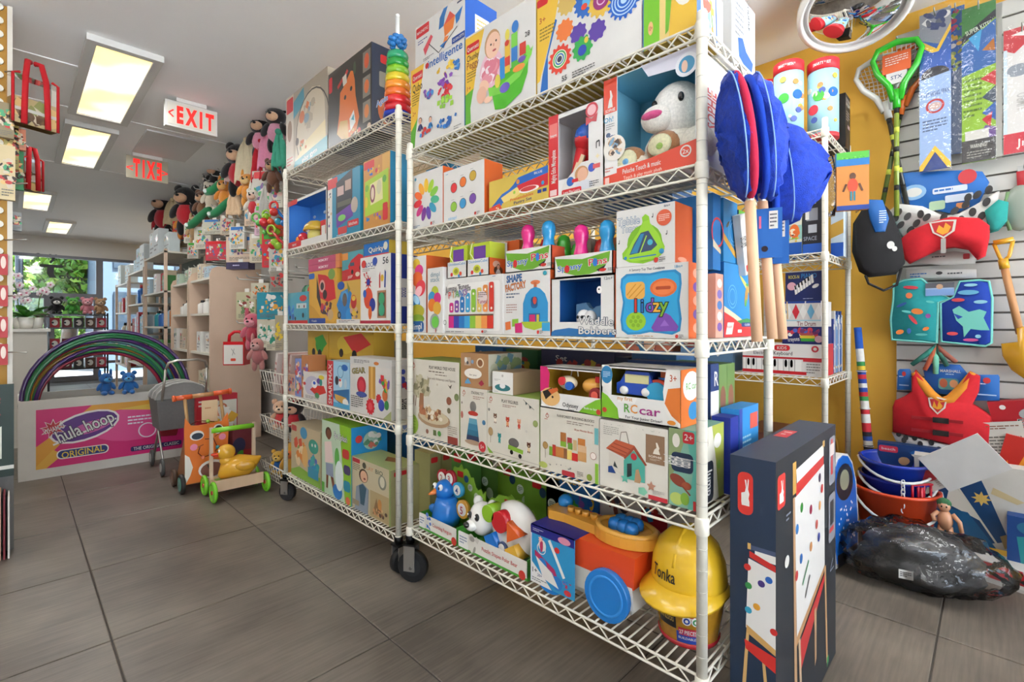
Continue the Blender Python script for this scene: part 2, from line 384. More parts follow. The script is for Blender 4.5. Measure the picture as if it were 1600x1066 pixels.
    g = G(); g.box((WALLX-.024,-1.2,0),(WALLX-.012,.345,.068),'dedbd4'); me = g.mesh('slat'); me.materials.append(mat('slat_laminate', 'cbc7bf', rough=.4))
    z = .182
    while z < CEIL-.16:
        o = link('slat', me, sw); o.location = (0,0,z); z += .0775
add_room()
# ---------------------------------------------------------------- ceiling lights
DIFF = mat('lit_diffuser', 'ffffff', rough=.5, emit='fff0c8', es=1.0)
def add_lights():
    nt = DIFF.node_tree; b = nt.nodes['Principled BSDF']       # tubes show through the diffuser as a brighter ground with yellowish bands
    tc = nt.nodes.new('ShaderNodeTexCoord'); n = nt.nodes.new('ShaderNodeTexNoise'); n.inputs['Scale'].default_value = 2.4; n.inputs['Detail'].default_value = 1
    cr = nt.nodes.new('ShaderNodeValToRGB'); cr.color_ramp.elements[0].color = lin('ffe08a'); cr.color_ramp.elements[1].color = lin('fffaf0'); cr.color_ramp.elements[0].position = .42; cr.color_ramp.elements[1].position = .58
    nt.links.new(tc.outputs['Object'], n.inputs['Vector']); nt.links.new(n.outputs['Fac'], cr.inputs['Fac']); nt.links.new(cr.outputs[0], b.inputs['Emission Color'])
    FRM = mat('fixture_frame', 'd2d0cb', rough=.6)
    spots = [(.44,4.08,.34,1.32,'white ceiling light panel nearest the exit sign'), (.43,5.64,.32,1.32,'middle white ceiling light panel over the aisle'), (.20,8.5,.32,1.25,'farthest small ceiling light panel toward the shop window'),
             (-.7,1.9,.34,1.32,None),(-.7,-.2,.34,1.32,None),(2.2,.9,.34,1.32,None),(2.3,2.9,.34,1.32,None),(2.35,5.0,.34,1.32,None),(-1.5,1.0,.34,1.32,None),(-1.5,4.5,.34,1.32,None),(.5,10.6,.34,1.32,None),(2.2,8.5,.34,1.32,None),(1.9,-.9,.34,1.32,None)]  # entries without a label are added out-of-view panels that light goods and walls
    for i, (x, y, wd, ln, lb) in enumerate(spots):
        t = thing('ceiling_light', lb or 'added white ceiling light panel outside the picture, %s' % ['over the aisle','beside the camera','by the yellow wall','behind the racks','behind the peg wall','on the far left','left of the display','by the window','over the far goods','behind the camera'][i-3], 'ceiling light', (x,y,CEIL), 0, 'ceiling light panels')
        g = G(); a, b2, f, h = wd/2, ln/2, .045, .035
        g.box((-a,-b2,-h),(-a+f,b2,.002),'d2d0cb'); g.box((a-f,-b2,-h),(a,b2,.002),'d2d0cb'); g.box((-a+f,-b2,-h),(a-f,-b2+f,.002),'d2d0cb'); g.box((-a+f,b2-f,-h),(a-f,b2,.002),'d2d0cb')
        g.obj('frame', t, FRM)
        g = G(); g.box((-a+f,-b2+f,-h+.012),(a-f,b2-f,-.004),'ffffff'); g.obj('diffuser', t, DIFF)
        L = bpy.data.lights.new('panel_light', 'AREA'); L.shape = 'RECTANGLE'; L.size = wd-.09; L.size_y = ln-.09; L.energy = LAMP_W; L.color = (.95, .98, 1)
        lo = link('panel_light', L, t); lo.location = (0,0,-h-.004)
add_lights()
def exit_sign(lb, x0, x1, y, z0, z1, mirrored):
    w_, h_ = x1-x0, z1-z0
    t = thing('exit_sign', lb, 'exit sign', ((x0+x1)/2, y, z0), 0)
    c = 'd9d3c8' if not mirrored else 'a39a86'
    if mirrored:
        g = G(); g.box((-w_/2,-.004,0),(w_/2,.004,h_),c); g.obj('face_panel', t, mat('acrylic_panel', 'a39a86', rough=.2))
        g = G(); g.box((-w_*.36,-.02,h_),(w_*.36,.02,CEIL-z0),'d8d5cf'); g.obj('ceiling_mount', t, CARD)
        yy = -.004
    else:
        g = G(); g.box((-w_/2,-.022,0),(w_/2,.022,h_),'d6d2ca'); g.obj('housing', t, CARD)
        g = G(); g.box((-w_*.30,-.03,h_),(w_*.28,.03,CEIL-z0),'d8d5cf'); g.obj('ceiling_mount', t, CARD); yy = -.022
        g = G(); g.box((-w_*.46,-.025,h_*.09),(w_*.46,-.022,h_*.92),'d9d3c4'); g.obj('face_panel', t, CARD); yy = -.0255
    g = G(); a = Art(g, (-w_/2,yy,h_), (1,0,0), (0,0,-1), (0,-1,0), w_, h_)
    if mirrored: a.draw([('t','E X I T',.5,.5,.74,.66,'e0251f',0,'e0251f',True), ('t','>',.92,.55,.34,None,'e0251f'), ('t','<',.08,.55,.34,None,'e0251f')])
    else: a.draw([('t','E X I T',.57,.5,.62,.70,'e0251f',0,'e0251f'), ('l',.06,.5,.15,.36,.05,'e0251f'), ('l',.06,.5,.15,.64,.05,'e0251f')])
    g.obj('lettering', t, mat('lit_red_letters', 'e0251f', rough=.4, emit='ff2a22', es=.55))
exit_sign('white exit sign with red letters and arrow nearest on the ceiling', .715, 1.025, 4.0, 2.40, 2.575, False)
exit_sign('clear exit sign seen from behind with reversed red letters', .70, 1.01, 5.5, 2.36, 2.56, True)
# ---------------------------------------------------------------- wire racks
def wire_shelf(parent, x0, x1, y0, y1, z, nw, detail=True):
    """edge truss with snake wire and a deck of wires running front to back; z is the top of the deck"""
    r = .0036; H = .036; g = G(); col = 'e2dbcb'
    for (a, b) in (((x0,y0),(x0,y1)),((x1,y0),(x1,y1)),((x0,y0),(x1,y0)),((x0,y1),(x1,y1))):
        for dz in (-.004, -H): g.cyl((a[0],a[1],z+dz),(b[0],b[1],z+dz), r, col, 6, cap=False)
        L = math.hypot(b[0]-a[0], b[1]-a[1]); n = max(4, int(L/.058)); pts = []
        for i in range(2*n+1):
            f = i/(2*n); pts.append((a[0]+(b[0]-a[0])*f, a[1]+(b[1]-a[1])*f, z-.006-(H-.01)*(i % 2)))
        g.tube(pts, .0028, col, 5)
    o = g.obj('shelf_frame', parent, EPOXY)
    g = G()
    for i in range(nw):
        y = y0+(y1-y0)*(i+.5)/nw; g.cyl((x0,y,z-.002),(x1,y,z-.002), .0028, col, 5, cap=False)
    for k in (.33, .67): g.cyl((x0+(x1-x0)*k,y0,z-.008),(x0+(x1-x0)*k,y1,z-.008), .0034, col, 6, cap=False)
    g.obj('wire_deck', o, EPOXY, 'stuff')
g = G(); g.lathe([(.0150,-.042),(.0168,-.040),(.0162,-.003),(.0148,0)], (0,0,0), 'e2dbcb', 14); COLLAR = g.mesh('collar'); COLLAR.materials.append(EPOXY)
def rack(label, x0, x1, y0, y1, zs, ztop, wheel, nw=46):
    t = thing('wire_rack', label, 'shelf rack', ((x0+x1)/2,(y0+y1)/2,0), 0, 'wire shelf racks')
    cx, cy = (x0+x1)/2, (y0+y1)/2; hx, hy = (x1-x0)/2, (y1-y0)/2; zb = wheel*1.28
    for sx in (-1, 1):
        for sy in (-1, 1):
            px, py = sx*hx, sy*hy; g = G(); g.lathe([(.0127,zb),(.0127,ztop-.004),(.010,ztop)], (px,py,0), 'e2dbcb', 14); p = g.obj('post', t, EPOXY)
            for z in zs: link('collar', COLLAR, p).location = (px,py,z)
            g = G(); k = 0
            zz = zb+.06
            while zz < ztop-.03: g.lathe([(.0131,zz),(.0131,zz+.0015)], (px,py,0), 'b9b2a4', 12); zz += .0508
            g.obj('post_grooves', p, mat('groove_shadow_line', 'bdb6a8', rough=.6), 'stuff')
            r = wheel/2; c = thing_child('caster', t, (px,py,0)); g = G()
            g.cyl((0,-.014,r),(0,.014,r), r, '1c1c1d', 24); g.cyl((0,-.0155,r),(0,.0155,r), r*.62, '2a2a2c', 18); w_ = g.obj('wheel', c, RUB)
            w_.location = (.014,0,0); g = G(); g.box((-.018,-.024,r*.75),(.03,-.019,zb-.006),'b8b6b2'); g.box((-.018,.019,r*.75),(.03,.024,zb-.006),'b8b6b2'); g.box((-.022,-.026,zb-.010),(.034,.026,zb-.002),'3a3a3b'); g.cyl((0,0,zb-.004),(0,0,zb+.028),.019,'232324',14); g.cyl((.014,-.028,r),(.014,.028,r),.007,'8c8a86',8); g.obj('fork', c, MET)
            c.rotation_euler = (0,0,.12 if sy < 0 else -1.05)
    for z in zs: wire_shelf(t, -hx, hx, -hy, hy, z, nw)
    return t
def thing_child(name, parent, loc):
    o = link(name, None, parent); o.location = loc; o.empty_display_size = .03; return o
XF = 1.145
R1Z = [.222, .60, 1.02, 1.443, 1.775]; R2Z = [.158, .63, 1.057, 1.495, 1.965]
rack('tall cream wire rack nearest the camera with five loaded shelves', XF, XF+.48, .493, 1.714, R1Z, 1.80, .125)
rack('second cream wire rack down the aisle beside the ride-on toys', XF, XF+.48, 1.80, 3.03, R2Z, 1.985, .10)
R3Z = [.22, .81, 1.382, 1.94]
rack('cream wire rack standing against the yellow wall', 2.56, 3.05, .54, 1.80, R3Z, 1.985, .10)
# ================================================================ goods on the near rack
W, K, RD, BL, YE, GN, OR, PU, TE, PK, LM = 'd9d5cf', '1d1b1c', 'cf2127', '1763b8', 'eebd2c', '3f9f2f', 'ec7023', '7a4a9c', '2a9aa6', 'e0357a', '9cc430'
MULTI = [RD, BL, YE, GN, OR, PU]
SKIN, HAIR = 'e2ad8e', '6d4a30'
def brain(u, v, z=.05): return [('e',u,v,z*.8,z,'c8322c'), ('e',u+z*.4,v-z*.3,z*.5,z*.6,'c8322c'), ('x',u+z*1.2,v-z,u+z*3.4,v+z,3,'3a3634')]
XB = XF+.02     # fronts of the boxes
zA, zB, zC, zD, zE = R1Z[4]+.001, R1Z[3]+.001, R1Z[2]+.001, R1Z[1]+.001, R1Z[0]+.001
# ---- top shelf
QU = [('p',[(0,0),(.27,0),(.17,.42),(.13,.66),(0,.78)],'e8b93a'), ('p',[(0,.76),(.14,.62),(.10,.80),(.07,1),(0,1)],'5aa92e'), ('q',.03,.06,.24,.17,.02,RD), ('t','Quercetti',.135,.115,.05,.18,W),
      ('t','Qubo',.135,.24,.10,.2,K), ('x',.03,.31,.17,.46,5,'6b5a20'), ('t','intelligente',.66,.05,.10,.62,'1b5fae'), ('c',.33,.055,.035,RD), ('t','2+',.07,.55,.05,None,'b0452c'),
      ('k',.66,.22,.16,.07,10,['e6b93c','f0cf58'],3), ('k',.70,.36,.17,.07,14,['7b3fa0','8e52b4'],4), ('k',.68,.48,.17,.07,14,['cf2430','e2434b'],5), ('k',.68,.61,.15,.07,14,['8dc63a','a6d94a'],6), ('k',.88,.25,.06,.10,8,['2f74bb','5a9ad6'],7), ('k',.36,.38,.08,.07,9,['3d8ccc','7a4a9c'],8),
      ('h',.20,.68,.045,SKIN,HAIR,'3a3f78'), ('h',.40,.72,.04,SKIN,'4a3222','3a8fd0'), ('k',.30,.86,.09,.06,9,['c8322c','3a8fd0'],9), ('k',.70,.82,.17,.07,12,['2c78c4','1f5fa8','4da0e0'],10), ('x',.83,.92,.96,.97,2,'8a8680')]
qb = pbox('toy_box', 'white and yellow construction cube box at the far end of the top shelf', 642, 726, 112, zA, XB, .20, W, QU, [('r',0,0,1,1,'3d7fb8')], cols={'bottom':'b9a24e','side':'d9a930'})
TG = [('q',.02,.05,.30,.30,.03,RD), ('t','MAGNETIC',.16,.18,.07,.24,W), ('x',.06,.38,.26,.5,2,'3a4a8a'), ('p',[(.52,.18),(.60,.02),(.68,.02),(.62,.22),(.60,.42),(.50,.44)],'2a70b0'), ('p',[(.60,.42),(.72,.18),(.82,.36)],'e2574a'), ('p',[(.60,.42),(.82,.36),(.78,.62),(.62,.70)],'ea8038'), ('p',[(.82,.36),(.96,.26),(.90,.52),(.84,.58)],'2a6fb4'), ('p',[(.62,.70),(.70,.72),(.62,.92),(.58,.86)],'ea8038'), ('p',[(.52,.84),(.66,.80),(.60,.95)],'2a6fb4'), ('p',[(.18,.66),(.34,.42),(.38,.50),(.22,.84)],'d8505a'), ('l',.30,.62,.50,.98,.02,K), ('l',.50,.98,.86,.64,.02,K), ('q',.76,.84,1.0,.99,.02,'1b3f8e'), ('t','QUERCETTI',.88,.915,.06,.2,W), ('x',.18,.90,.40,.98,2,'6a6a70'), ('r',.86,.10,.96,.14,'4a4a60')]
b1y, b1d = pdim(648, 726, 34, zA, XB, .16)
qh = qb.location.z+[v[2] for v in qb.bound_box][6]
hq = max(v[2] for v in qb.bound_box)
carton('game_box', 'white tangram puzzle box with blue side lying above the cube box', 'game box', (b1y[0], b1y[1]-.004, zA+hq+.001), (.16, b1d[1], .165), W, TG, [('r',0,0,1,1,'1d55ab'),('r',.3,.35,.75,.8,W),('x',.36,.42,.68,.7,3,'c9b25a')], cols={'side':'1d55ab','bottom':'c9c6c0'})
CP = [('p',[(0,.02),(.30,.02),(.20,.30),(.13,.62),(0,.66)],'e6b93a'), ('p',[(0,.64),(.13,.60),(.08,.80),(.09,1),(0,1)],'5fae2e'), ('q',.02,.10,.22,.20,.02,RD), ('t','Quercetti',.12,.15,.045,.18,W), ('t','Chunky',.12,.25,.07,.19,'2c2a28'), ('t','Peggy',.12,.33,.08,.19,'8c4a2a'), ('x',.03,.40,.17,.52,4,'7a6a2a'), ('t','1+',.06,.58,.05,None,'b0452c'),
      ('e',.40,.50,.17,.20,'e8b9c6'), ('k',.40,.47,.14,.13,26,['e2929e','f2dde2','d67888'],11), ('e',.42,.24,.115,.15,'c59468'), ('e',.43,.255,.105,.135,'efc2a6'), ('c',.40,.24,.012,K), ('c',.475,.225,.012,K), ('e',.44,.255,.012,.018,'d99a80'), ('e',.45,.315,.028,.012,'b5484a'), ('e',.30,.64,.08,.06,'efc2a6',.6), ('e',.26,.72,.075,.09,'e5b196'), ('e',.36,.80,.06,.035,'efc2a6'),
      ('p',[(.40,.70),(.92,.50),(.90,.72),(.82,.88),(.60,.97),(.46,.94)],'4fb324'), ('p',[(.36,.68),(.52,.72),(.80,.64),(.97,.48),(.95,.56),(.80,.72),(.54,.80),(.38,.78)],'7ed04a'), ('e',.90,.50,.03,.05,'7ed04a'),
      ('r',.53,.44,.60,.66,'2f88cc'), ('r',.60,.30,.67,.62,'e2b93c'), ('r',.60,.46,.67,.55,'d03a2c'), ('r',.69,.26,.77,.40,'7fcf4a'), ('r',.69,.40,.77,.54,'2f78c4'), ('r',.69,.54,.77,.64,'58b838'), ('e',.74,.20,.045,.06,'2f78c4'), ('e',.635,.24,.03,.06,'d8c84a'), ('e',.63,.32,.03,.03,'d03a2c'), ('r',.80,.40,.88,.52,'cf3a2e'), ('e',.83,.56,.05,.03,'6a4aa6'), ('e',.79,.63,.08,.035,'e89040'), ('e',.60,.76,.07,.05,'6a58b8'), ('e',.50,.66,.04,.07,'d8c84a'), ('t','28',.90,.34,.05,None,'3a3a3a')]
pbox('toy_box', 'pegboard toy box showing a baby with a green tub on the top shelf', 727, 838, 60, zA, XB, .22, W, CP, cols={'bottom':'c2a84a','side':'d8b040'})
GE = [('p',[(0,0),(.26,0),(.20,.30),(.10,.62),(.03,.85),(0,.86)],'e6b93a'), ('p',[(.20,.30),(.22,.32),(.12,.64),(.12,1),(.03,1),(.06,.80)],'1b66b4'), ('q',.0,.02,.12,.10,.02,RD), ('t','3+',.06,.24,.06,None,'b0452c'), ('x',.03,.32,.20,.46,4,'8a7424')]
for (u, v, r, n, c) in ((.33,.20,.13,12,'cfae5a'),(.52,.30,.15,14,'2a68bc'),(.30,.46,.11,10,'ea7a34'),(.66,.36,.16,14,'e2b846'),(.80,.27,.10,8,'5e3fa4'),(.86,.47,.17,18,'1f62c4'),(.44,.56,.10,8,'5a3c9c'),(.25,.72,.145,14,'e0402a'),(.48,.72,.12,10,'2fa64a'),(.62,.62,.10,8,'5a3c9c'),(.74,.12,.10,8,'6a50b0'),(.90,.10,.10,10,'ea7a34')):
    GE += [('g',u,v,r,n,c)]
GE += [('o',.86,.47,.13,.012,'b8d8f2'),('o',.86,.47,.10,.012,'b8d8f2'),('o',.86,.47,.07,.012,'b8d8f2'),('c',.86,.47,.035,'b8d8f2'),('c',.25,.72,.09,'dfe8c8'),('o',.25,.72,.08,.014,'2f9a4a'),('o',.25,.72,.055,.014,'2a68bc'),('c',.25,.72,.03,'3a3a5a'),('c',.66,.36,.09,'9a2a72'),('o',.66,.36,.05,.012,'e6c0d8'),('e',.52,.30,.04,.06,'58b0e0'),('e',.50,.34,.03,.03,'e04a30'),('c',.48,.74,.05,'2c4ab0'),('e',.52,.66,.02,.03,'e6c84a'),('t','55',.30,.925,.05,None,'3a3a3a'),('x',.38,.90,.60,.97,3,'55524e')]
pbox('toy_box', 'white box printed with coloured gears and number 55', 839, 1003, 0, zA, XB, .24, W, GE, cols={'bottom':'b89c42'})
PB = [('r',0,0,.02,1,'1f62b4'), ('p',[(.02,0),(.45,0),(.44,.62),(.38,.90),(.02,1)],'79c126'), ('r',.33,0,.47,1,'e6c87c'), ('p',[(.45,0),(.58,0),(.50,.80),(.44,.86)],'6fb52a'), ('p',[(.58,0),(1,0),(1,1),(.50,1)],'e6b93a'), ('e',.80,.05,.22,.42,'efe9dc'), ('k',.80,.15,.13,.18,9,['e0a83a','7bbf3a','c8882a'],12), ('e',.16,.62,.05,.13,'e8b87a'), ('t','10+',.16,.62,.09,.07,'b0452c')]
pbox('toy_box', 'green and yellow activity box at the near corner of the top shelf', 1004, 1089, 0, zA, XB, .16, 'e6c87c', PB, [('r',0,0,1,1,'e9e4d8'), ('r',0,0,.14,1,'1f62b4'), ('p',[(.2,0),(.5,0),(.5,.95),(.35,1)],'7fb8d8'), ('l',.45,.1,.62,.85,.05,'5a9a3a'), ('l',.7,0,.75,.9,.06,'1f5aa8'), ('l',.55,.7,.68,1,.06,'d88a2c'), ('k',.4,.5,.2,.35,8,['d8a83a','d0503a','3a8ac8'],13)], cols={'bottom':'b89c42'})
yN = .52
carton('toy_box', 'pale grey box with blue dolphin shape on its end, rear corner of the top shelf', 'toy box', (XF+.365, yN+.13, zA), (.19,.25,.24), 'cfd0d2', None, [('x',.15,.12,.5,.55,6,'8f9296'), ('r',0,0,.10,1,'e8e6e2'), ('p',[(.25,.55),(.45,.5),(.6,.62),(.9,.68),(.85,.8),(.92,.98),(.78,.95),(.62,.84),(.3,.76)],'2b62a8'), ('t','CUDDLE',.7,.14,.06,.45,'5a5c60',1.4)])
carton('toy_box', 'white carton behind the gear box on the top shelf', 'toy box', (XF+.38, .98, zA), (.17,.36,.22), 'd9d5cc', None, None, cols={'bottom':'a88f45'})
carton('toy_box', 'yellowish carton behind the pegboard box on the top shelf', 'toy box', (XF+.38, 1.40, zA), (.18,.40,.20), 'cdbf8e', None, None, cols={'bottom':'a9923f'})
# ---- second shelf
PC = ['f0a63c','f2c23c','a6ce3a','7fc03e','49b58e','2f98b8','6a4aa8','7f3f98','c8327c','e0303a','ee6a2e']
PT = [('e',.5+.27*math.sin(2*PI*i/11),.50-.255*math.cos(2*PI*i/11),.07,.125,PC[(i+1) % 11],2*PI*i/11) for i in range(11)]
pbox('toy_box', 'white box with a rainbow flower of rubber petals', 642, 692, 277, zB, XB, .13, W, PT+[('c',.16,.08,.03,'4a9ab8'),('x',.08,.92,.3,.97,2,'5a7a9a')]+brain(.66,.94,.03), [('r',0,0,1,1,'e2672a'),('t','1',.5,.08,.08,None,W)])
DT = [('x',.06,.05,.16,.08,1,'3a8ab8')]
for (u, v, c) in ((.27,.36,'d82c34'),(.50,.30,'e5722a'),(.74,.24,'caa53a'),(.27,.72,'8ab83c'),(.50,.70,'2f8fc2'),(.74,.66,'7446a0')):
    DT += [('c',u,v,.098,'4a4440'), ('c',u,v,.088,c), ('c',u-.01,v-.02,.05,c), ('x',u-.06,v-.14,u+.06,v-.12,1,'8a8680')]
DT += [('t','simpl',.24,.93,.06,.3,'7fb2d2')]+brain(.80,.94,.03)
pbox('toy_box', 'white box with six coloured dots and an orange side', 693, 757, 270, zB, XB, .09, W, DT, [('r',0,0,1,1,'e2672a')])
for i in range(3):
    y0 = Yat(757, XB)
    carton('toy_box', ['first','second','third'][i]+' plain orange box end in the row behind the six-dot box', 'toy box', (XB+.092+.052*i+.024, y0+.078, zB), (.05,.15,.135), 'e2672a', None, [('r',0,0,.05,1,'efe6da')], group='orange box ends')
PR = [('p',[(0,.92),(.24,.50),(.36,.42),(.44,.30),(.52,.12),(1,0),(1,.35),(.9,.40),(.56,.52),(.42,.66),(.1,.98)],'1f62b4'), ('p',[(.22,.62),(.50,.40),(.58,.60),(.30,.88)],'e8cf7a'), ('p',[(.50,.36),(1,.22),(1,.58),(.56,.62)],'cf2430'), ('e',.70,.56,.16,.10,'e8e0d8'), ('e',.69,.54,.13,.07,'c83a3a'), ('p',[(.24,.80),(.5,.70),(1,.58),(1,1),(.24,1)],'d3b44c'), ('p',[(0,.86),(.20,.78),(.24,.96),(0,1)],'e04a2e'), ('k',.12,.9,.08,.06,7,['f2e0c0','d8802a','a82a20'],14), ('c',.52,.25,.07,'d88a3c'), ('t','BLUE',.85,.13,.07,.2,W), ('t','Pretendables',.58,.74,.09,.46,'d8582c',-.05), ('t','Pastry Set',.60,.86,.09,.40,'2c3a6a',-.05), ('c',.92,.48,.06,'2f88b8'), ('r',.84,.66,.90,.76,'1c3c8c'), ('r',.92,.65,.98,.75,'1c3c8c'), ('c',.46,.55,.05,'9cc43a')]
pbox('toy_box', 'play kitchen box in blue, red and mustard beside the microphone', 764, 857, 285, zB, XB-.004, .07, 'd3b44c', PR, cols={'top':'1f62b4'})
# echo microphone in an open window box
def window_box(name, label, L, R, T, z0, X, depth, shell, wu0, wu1, wv0, wv1, front, back, side=None, ref='L', sidecol=None):
    loc, dim = pdim(L, R, T, z0, X, depth, ref); dx, dy, dz = dim
    t = thing(name, label, 'toy box', loc); g = G(); e = .003
    ya, yb = dy/2-wu0*dy, dy/2-wu1*dy; za, zb = dz*(1-wv0), dz*(1-wv1)
    # back, floor, roof, ends
    g.box((dx/2-e,-dy/2,0),(dx/2,dy/2,dz),shell,{'front':back}); g.box((-dx/2,-dy/2,0),(dx/2,dy/2,e),shell,{'top':back}); g.box((-dx/2,-dy/2,dz-e),(dx/2,dy/2,dz),shell,{'bottom':back})
    g.box((-dx/2,dy/2-e,0),(dx/2,dy/2,dz),shell,{'side':back}); g.box((-dx/2,-dy/2,0),(dx/2,-dy/2+e,dz),sidecol or shell,{'far':back})
    # front with the cut-out
    if wu0 > 0: g.box((-dx/2,ya,0),(-dx/2+e,dy/2,dz),shell)
    if wu1 < 1: g.box((-dx/2,-dy/2,0),(-dx/2+e,yb,dz),shell)
    if wv1 < 1: g.box((-dx/2,yb,0),(-dx/2+e,ya,zb),shell)
    if wv0 > 0: g.box((-dx/2,yb,za),(-dx/2+e,ya,dz),shell)
    g.obj('carton', t, CARD); faces_art(dim, front, side, None, parent=t)
    return t, dim
MK = [('r',0,0,.19,1,RD), ('r',.02,.10,.17,.27,'e06a62'), ('t','hape',.095,.24,.03,.12,W), ('t','Mighty Echo Microphone',.095,.62,.07,.5,W,-PI/2), ('r',.03,.90,.16,.97,'e8c8c4'),
      ('p',[(.40,.78),(.62,.66),(.80,.66),(.93,.72),(.97,.97),(.24,.97),(.28,.86)],'dcd6d0'), ('e',.62,.79,.12,.09,'c28b5c'), ('e',.635,.80,.09,.08,SKIN), ('e',.66,.93,.16,.06,'cfd0d6'), ('c',.42,.85,.055,'2a62b0'), ('r',.45,.83,.56,.87,RD), ('c',.80,.75,.05,'3a52b0'), ('r',.82,.72,.94,.77,'d85a5a'), ('q',.26,.93,.62,1.0,.02,RD), ('t','Love Play Learn',.44,.965,.03,.3,W),
      ('c',.80,.10,.085,'c22e3c'), ('c',.80,.10,.06,'e8b0b4'), ('p',[(.70,.16),(.80,.20),(.90,.15),(.88,.25),(.80,.23),(.70,.26)],'c22e3c'), ('l',.88,.48,.88,.55,.012,'3a3a3a'), ('l',.93,.47,.93,.54,.012,'3a3a3a'), ('l',.88,.48,.93,.47,.018,'3a3a3a'), ('s',.90,.64,.03,4,'e8d8a8'), ('x',.76,.90,.92,.97,3,'3a3a3a')]
mt, mdm = window_box('toy_box', 'echo microphone in an open white box with red spine', 857, 944, 184, zB, XB, .12, 'e0dcd8', .19, .74, .06, .80, MK, 'cfc9c6', ref='L')
g = G(); h = mdm[2]
g.cyl((-.01,.035,h*.14),(-.01,-.004,h*.58), .022, 'cf1f28', 14, r2=.030); g.ell((-.01,-.010,h*.66), (.041,.041,.044), 'cf1f28'); mic = g.obj('microphone', mt, PLAS)
g = G(); g.ell((-.01,-.0125,h*.70), (.0425,.0425,.040), '1f55b4'); g.obj('head', mic, PLAS)
g = G(); g.box((-.036,-.004,0),(-.030,.016,.055),'e8c8a0'); b_ = g.obj('button_plate', mic, PLAS); b_.location = (0,.012,h*.27); b_.rotation_euler = (.5,0,0)
# plush in an open window box
SO = [('r',0,0,.16,.32,'dc4a32'), ('p',[(.05,.27),(.11,.27),(.10,.20),(.11,.17),(.09,.11),(.075,.11),(.08,.17),(.065,.20)],W), ('t','SOPHIE',.08,.295,.03,.12,W), ('t','Oh!',.06,.38,.05,None,'3a9ac0'), ('x',.03,.42,.13,.48,3,'8a8c90'), ('k',.09,.56,.05,.06,9,['5a6a8a','b08a6a','d8b8a0'],15), ('c',.13,.66,.12,'e6ddd2'), ('k',.13,.66,.08,.07,14,['b08a6a','7fa0b8','e0c0a0','5a4a44'],16), ('x',.02,.83,.12,.88,2,'d07a6a'),
      ('p',[(0,.91),(.16,.90),(.16,.86),(.56,.84),(1,.78),(1,1),(0,1)],'dc4a32'), ('t','Peluche Touch & music',.44,.90,.045,.42,W,-.015), ('t','Touch & play music plush',.45,.96,.03,.42,'f0c8b8',-.015), ('r',.02,.925,.07,.985,'efc0b4'), ('o',.90,.86,.05,.012,W), ('t','2x',.90,.86,.04,None,W),
      ('p',[(.44,0),(1,0),(1,.16),(.52,.12)],'d3d0dc'), ('c',.91,.14,.10,'dfe0e6'), ('c',.91,.14,.07,'3f8fb8'), ('e',.89,.15,.03,.05,'e0b8a0')]
st, sd = window_box('toy_box', 'blue lined window box holding a white cow-like plush toy', 943, 1089, 128, zB, XB, .20, 'e4e0dc', .16, 1.0, .0, .84, SO, '86cbe6', [('r',0,0,1,1,'d9d6dc'), ('t','SOPHIE',.45,.45,.20,.5,'c83a3a',-PI/2)], ref='L')
def ears_plush(parent, c, s, fur, muzzle, extra):
    pass
g = G(); dx, dy, dz = sd; cy = -dy*.13
g.ell((-.01, cy, dz*.28), (.07,.085,.07), 'e9e2d4', 16, 10); g.ell((-.03, cy+.085, dz*.19), (.06,.05,.030), 'e6d9c4'); g.ell((-.03, cy-.075, dz*.26), (.06,.042,.045), 'e9e2d4')
body = g.obj('plush_body', st, FUR)
g = G(); g.ell((-.025, cy-.015, dz*.60), (.062,.072,.078), 'f0ece6', 16, 12); g.ell((-.075, cy+.018, dz*.52), (.035,.045,.036), 'ece6dc'); hd = g.obj('plush_head', st, FUR)
g = G(); g.ell((-.106, cy+.018, dz*.525), (.010,.030,.011), 'd8568a'); g.obj('snout', hd, FUR)
for dy_ in (.035, -.038):
    g = G(); g.ell((-.080, cy+dy_-.012, dz*.645), (.008,.008,.012), '1a1718'); g.obj('eye', hd, PLAS)
for dy_, tt in ((.052, .5), (-.07, -.5)):
    g = G(); g.ell((-.01, cy+dy_-.01, dz*.735), (.018,.016,.034), 'e0b09a', M=Matrix.Rotation(tt, 3, 'X')); g.obj('ear', hd, FUR)
g = G()
for i in range(9): g.ell((-.03+.004*i, cy-.045+.012*i, dz*.80-abs(i-4)*.003), (.012,.012,.016), 'e8b39a', 8, 6)
g.obj('tuft', hd, FUR)
for (yy, zz, c1) in ((.105, .21, '6aa0c8'), (.005, .27, '9ab85a')):
    g = G(); g.ell((-.065, cy+yy, dz*zz), (.03,.048,.042), 'a8744c', 14, 9); ft = g.obj('foot', st, FUR)
    g = G(); g.ell((-.088, cy+yy, dz*zz), (.010,.034,.029), 'dfd8b0'); g.ell((-.096, cy+yy-.004, dz*zz-.006), (.004,.010,.009), c1); g.obj('sole_patch', ft, FUR)
for i, (y, wd, hh, c, lb) in enumerate(((1.50,.24,.24,'2f7fb0','low blue carton at the back of the second shelf'), (1.18,.30,.20,'c9b890','tan carton at the back of the second shelf'), (.86,.26,.17,'3a5f8a','slate blue carton at the back of the second shelf'))):
    carton('toy_box', lb, 'toy box', (XF+.40,y,zB), (.14,wd,hh), c)
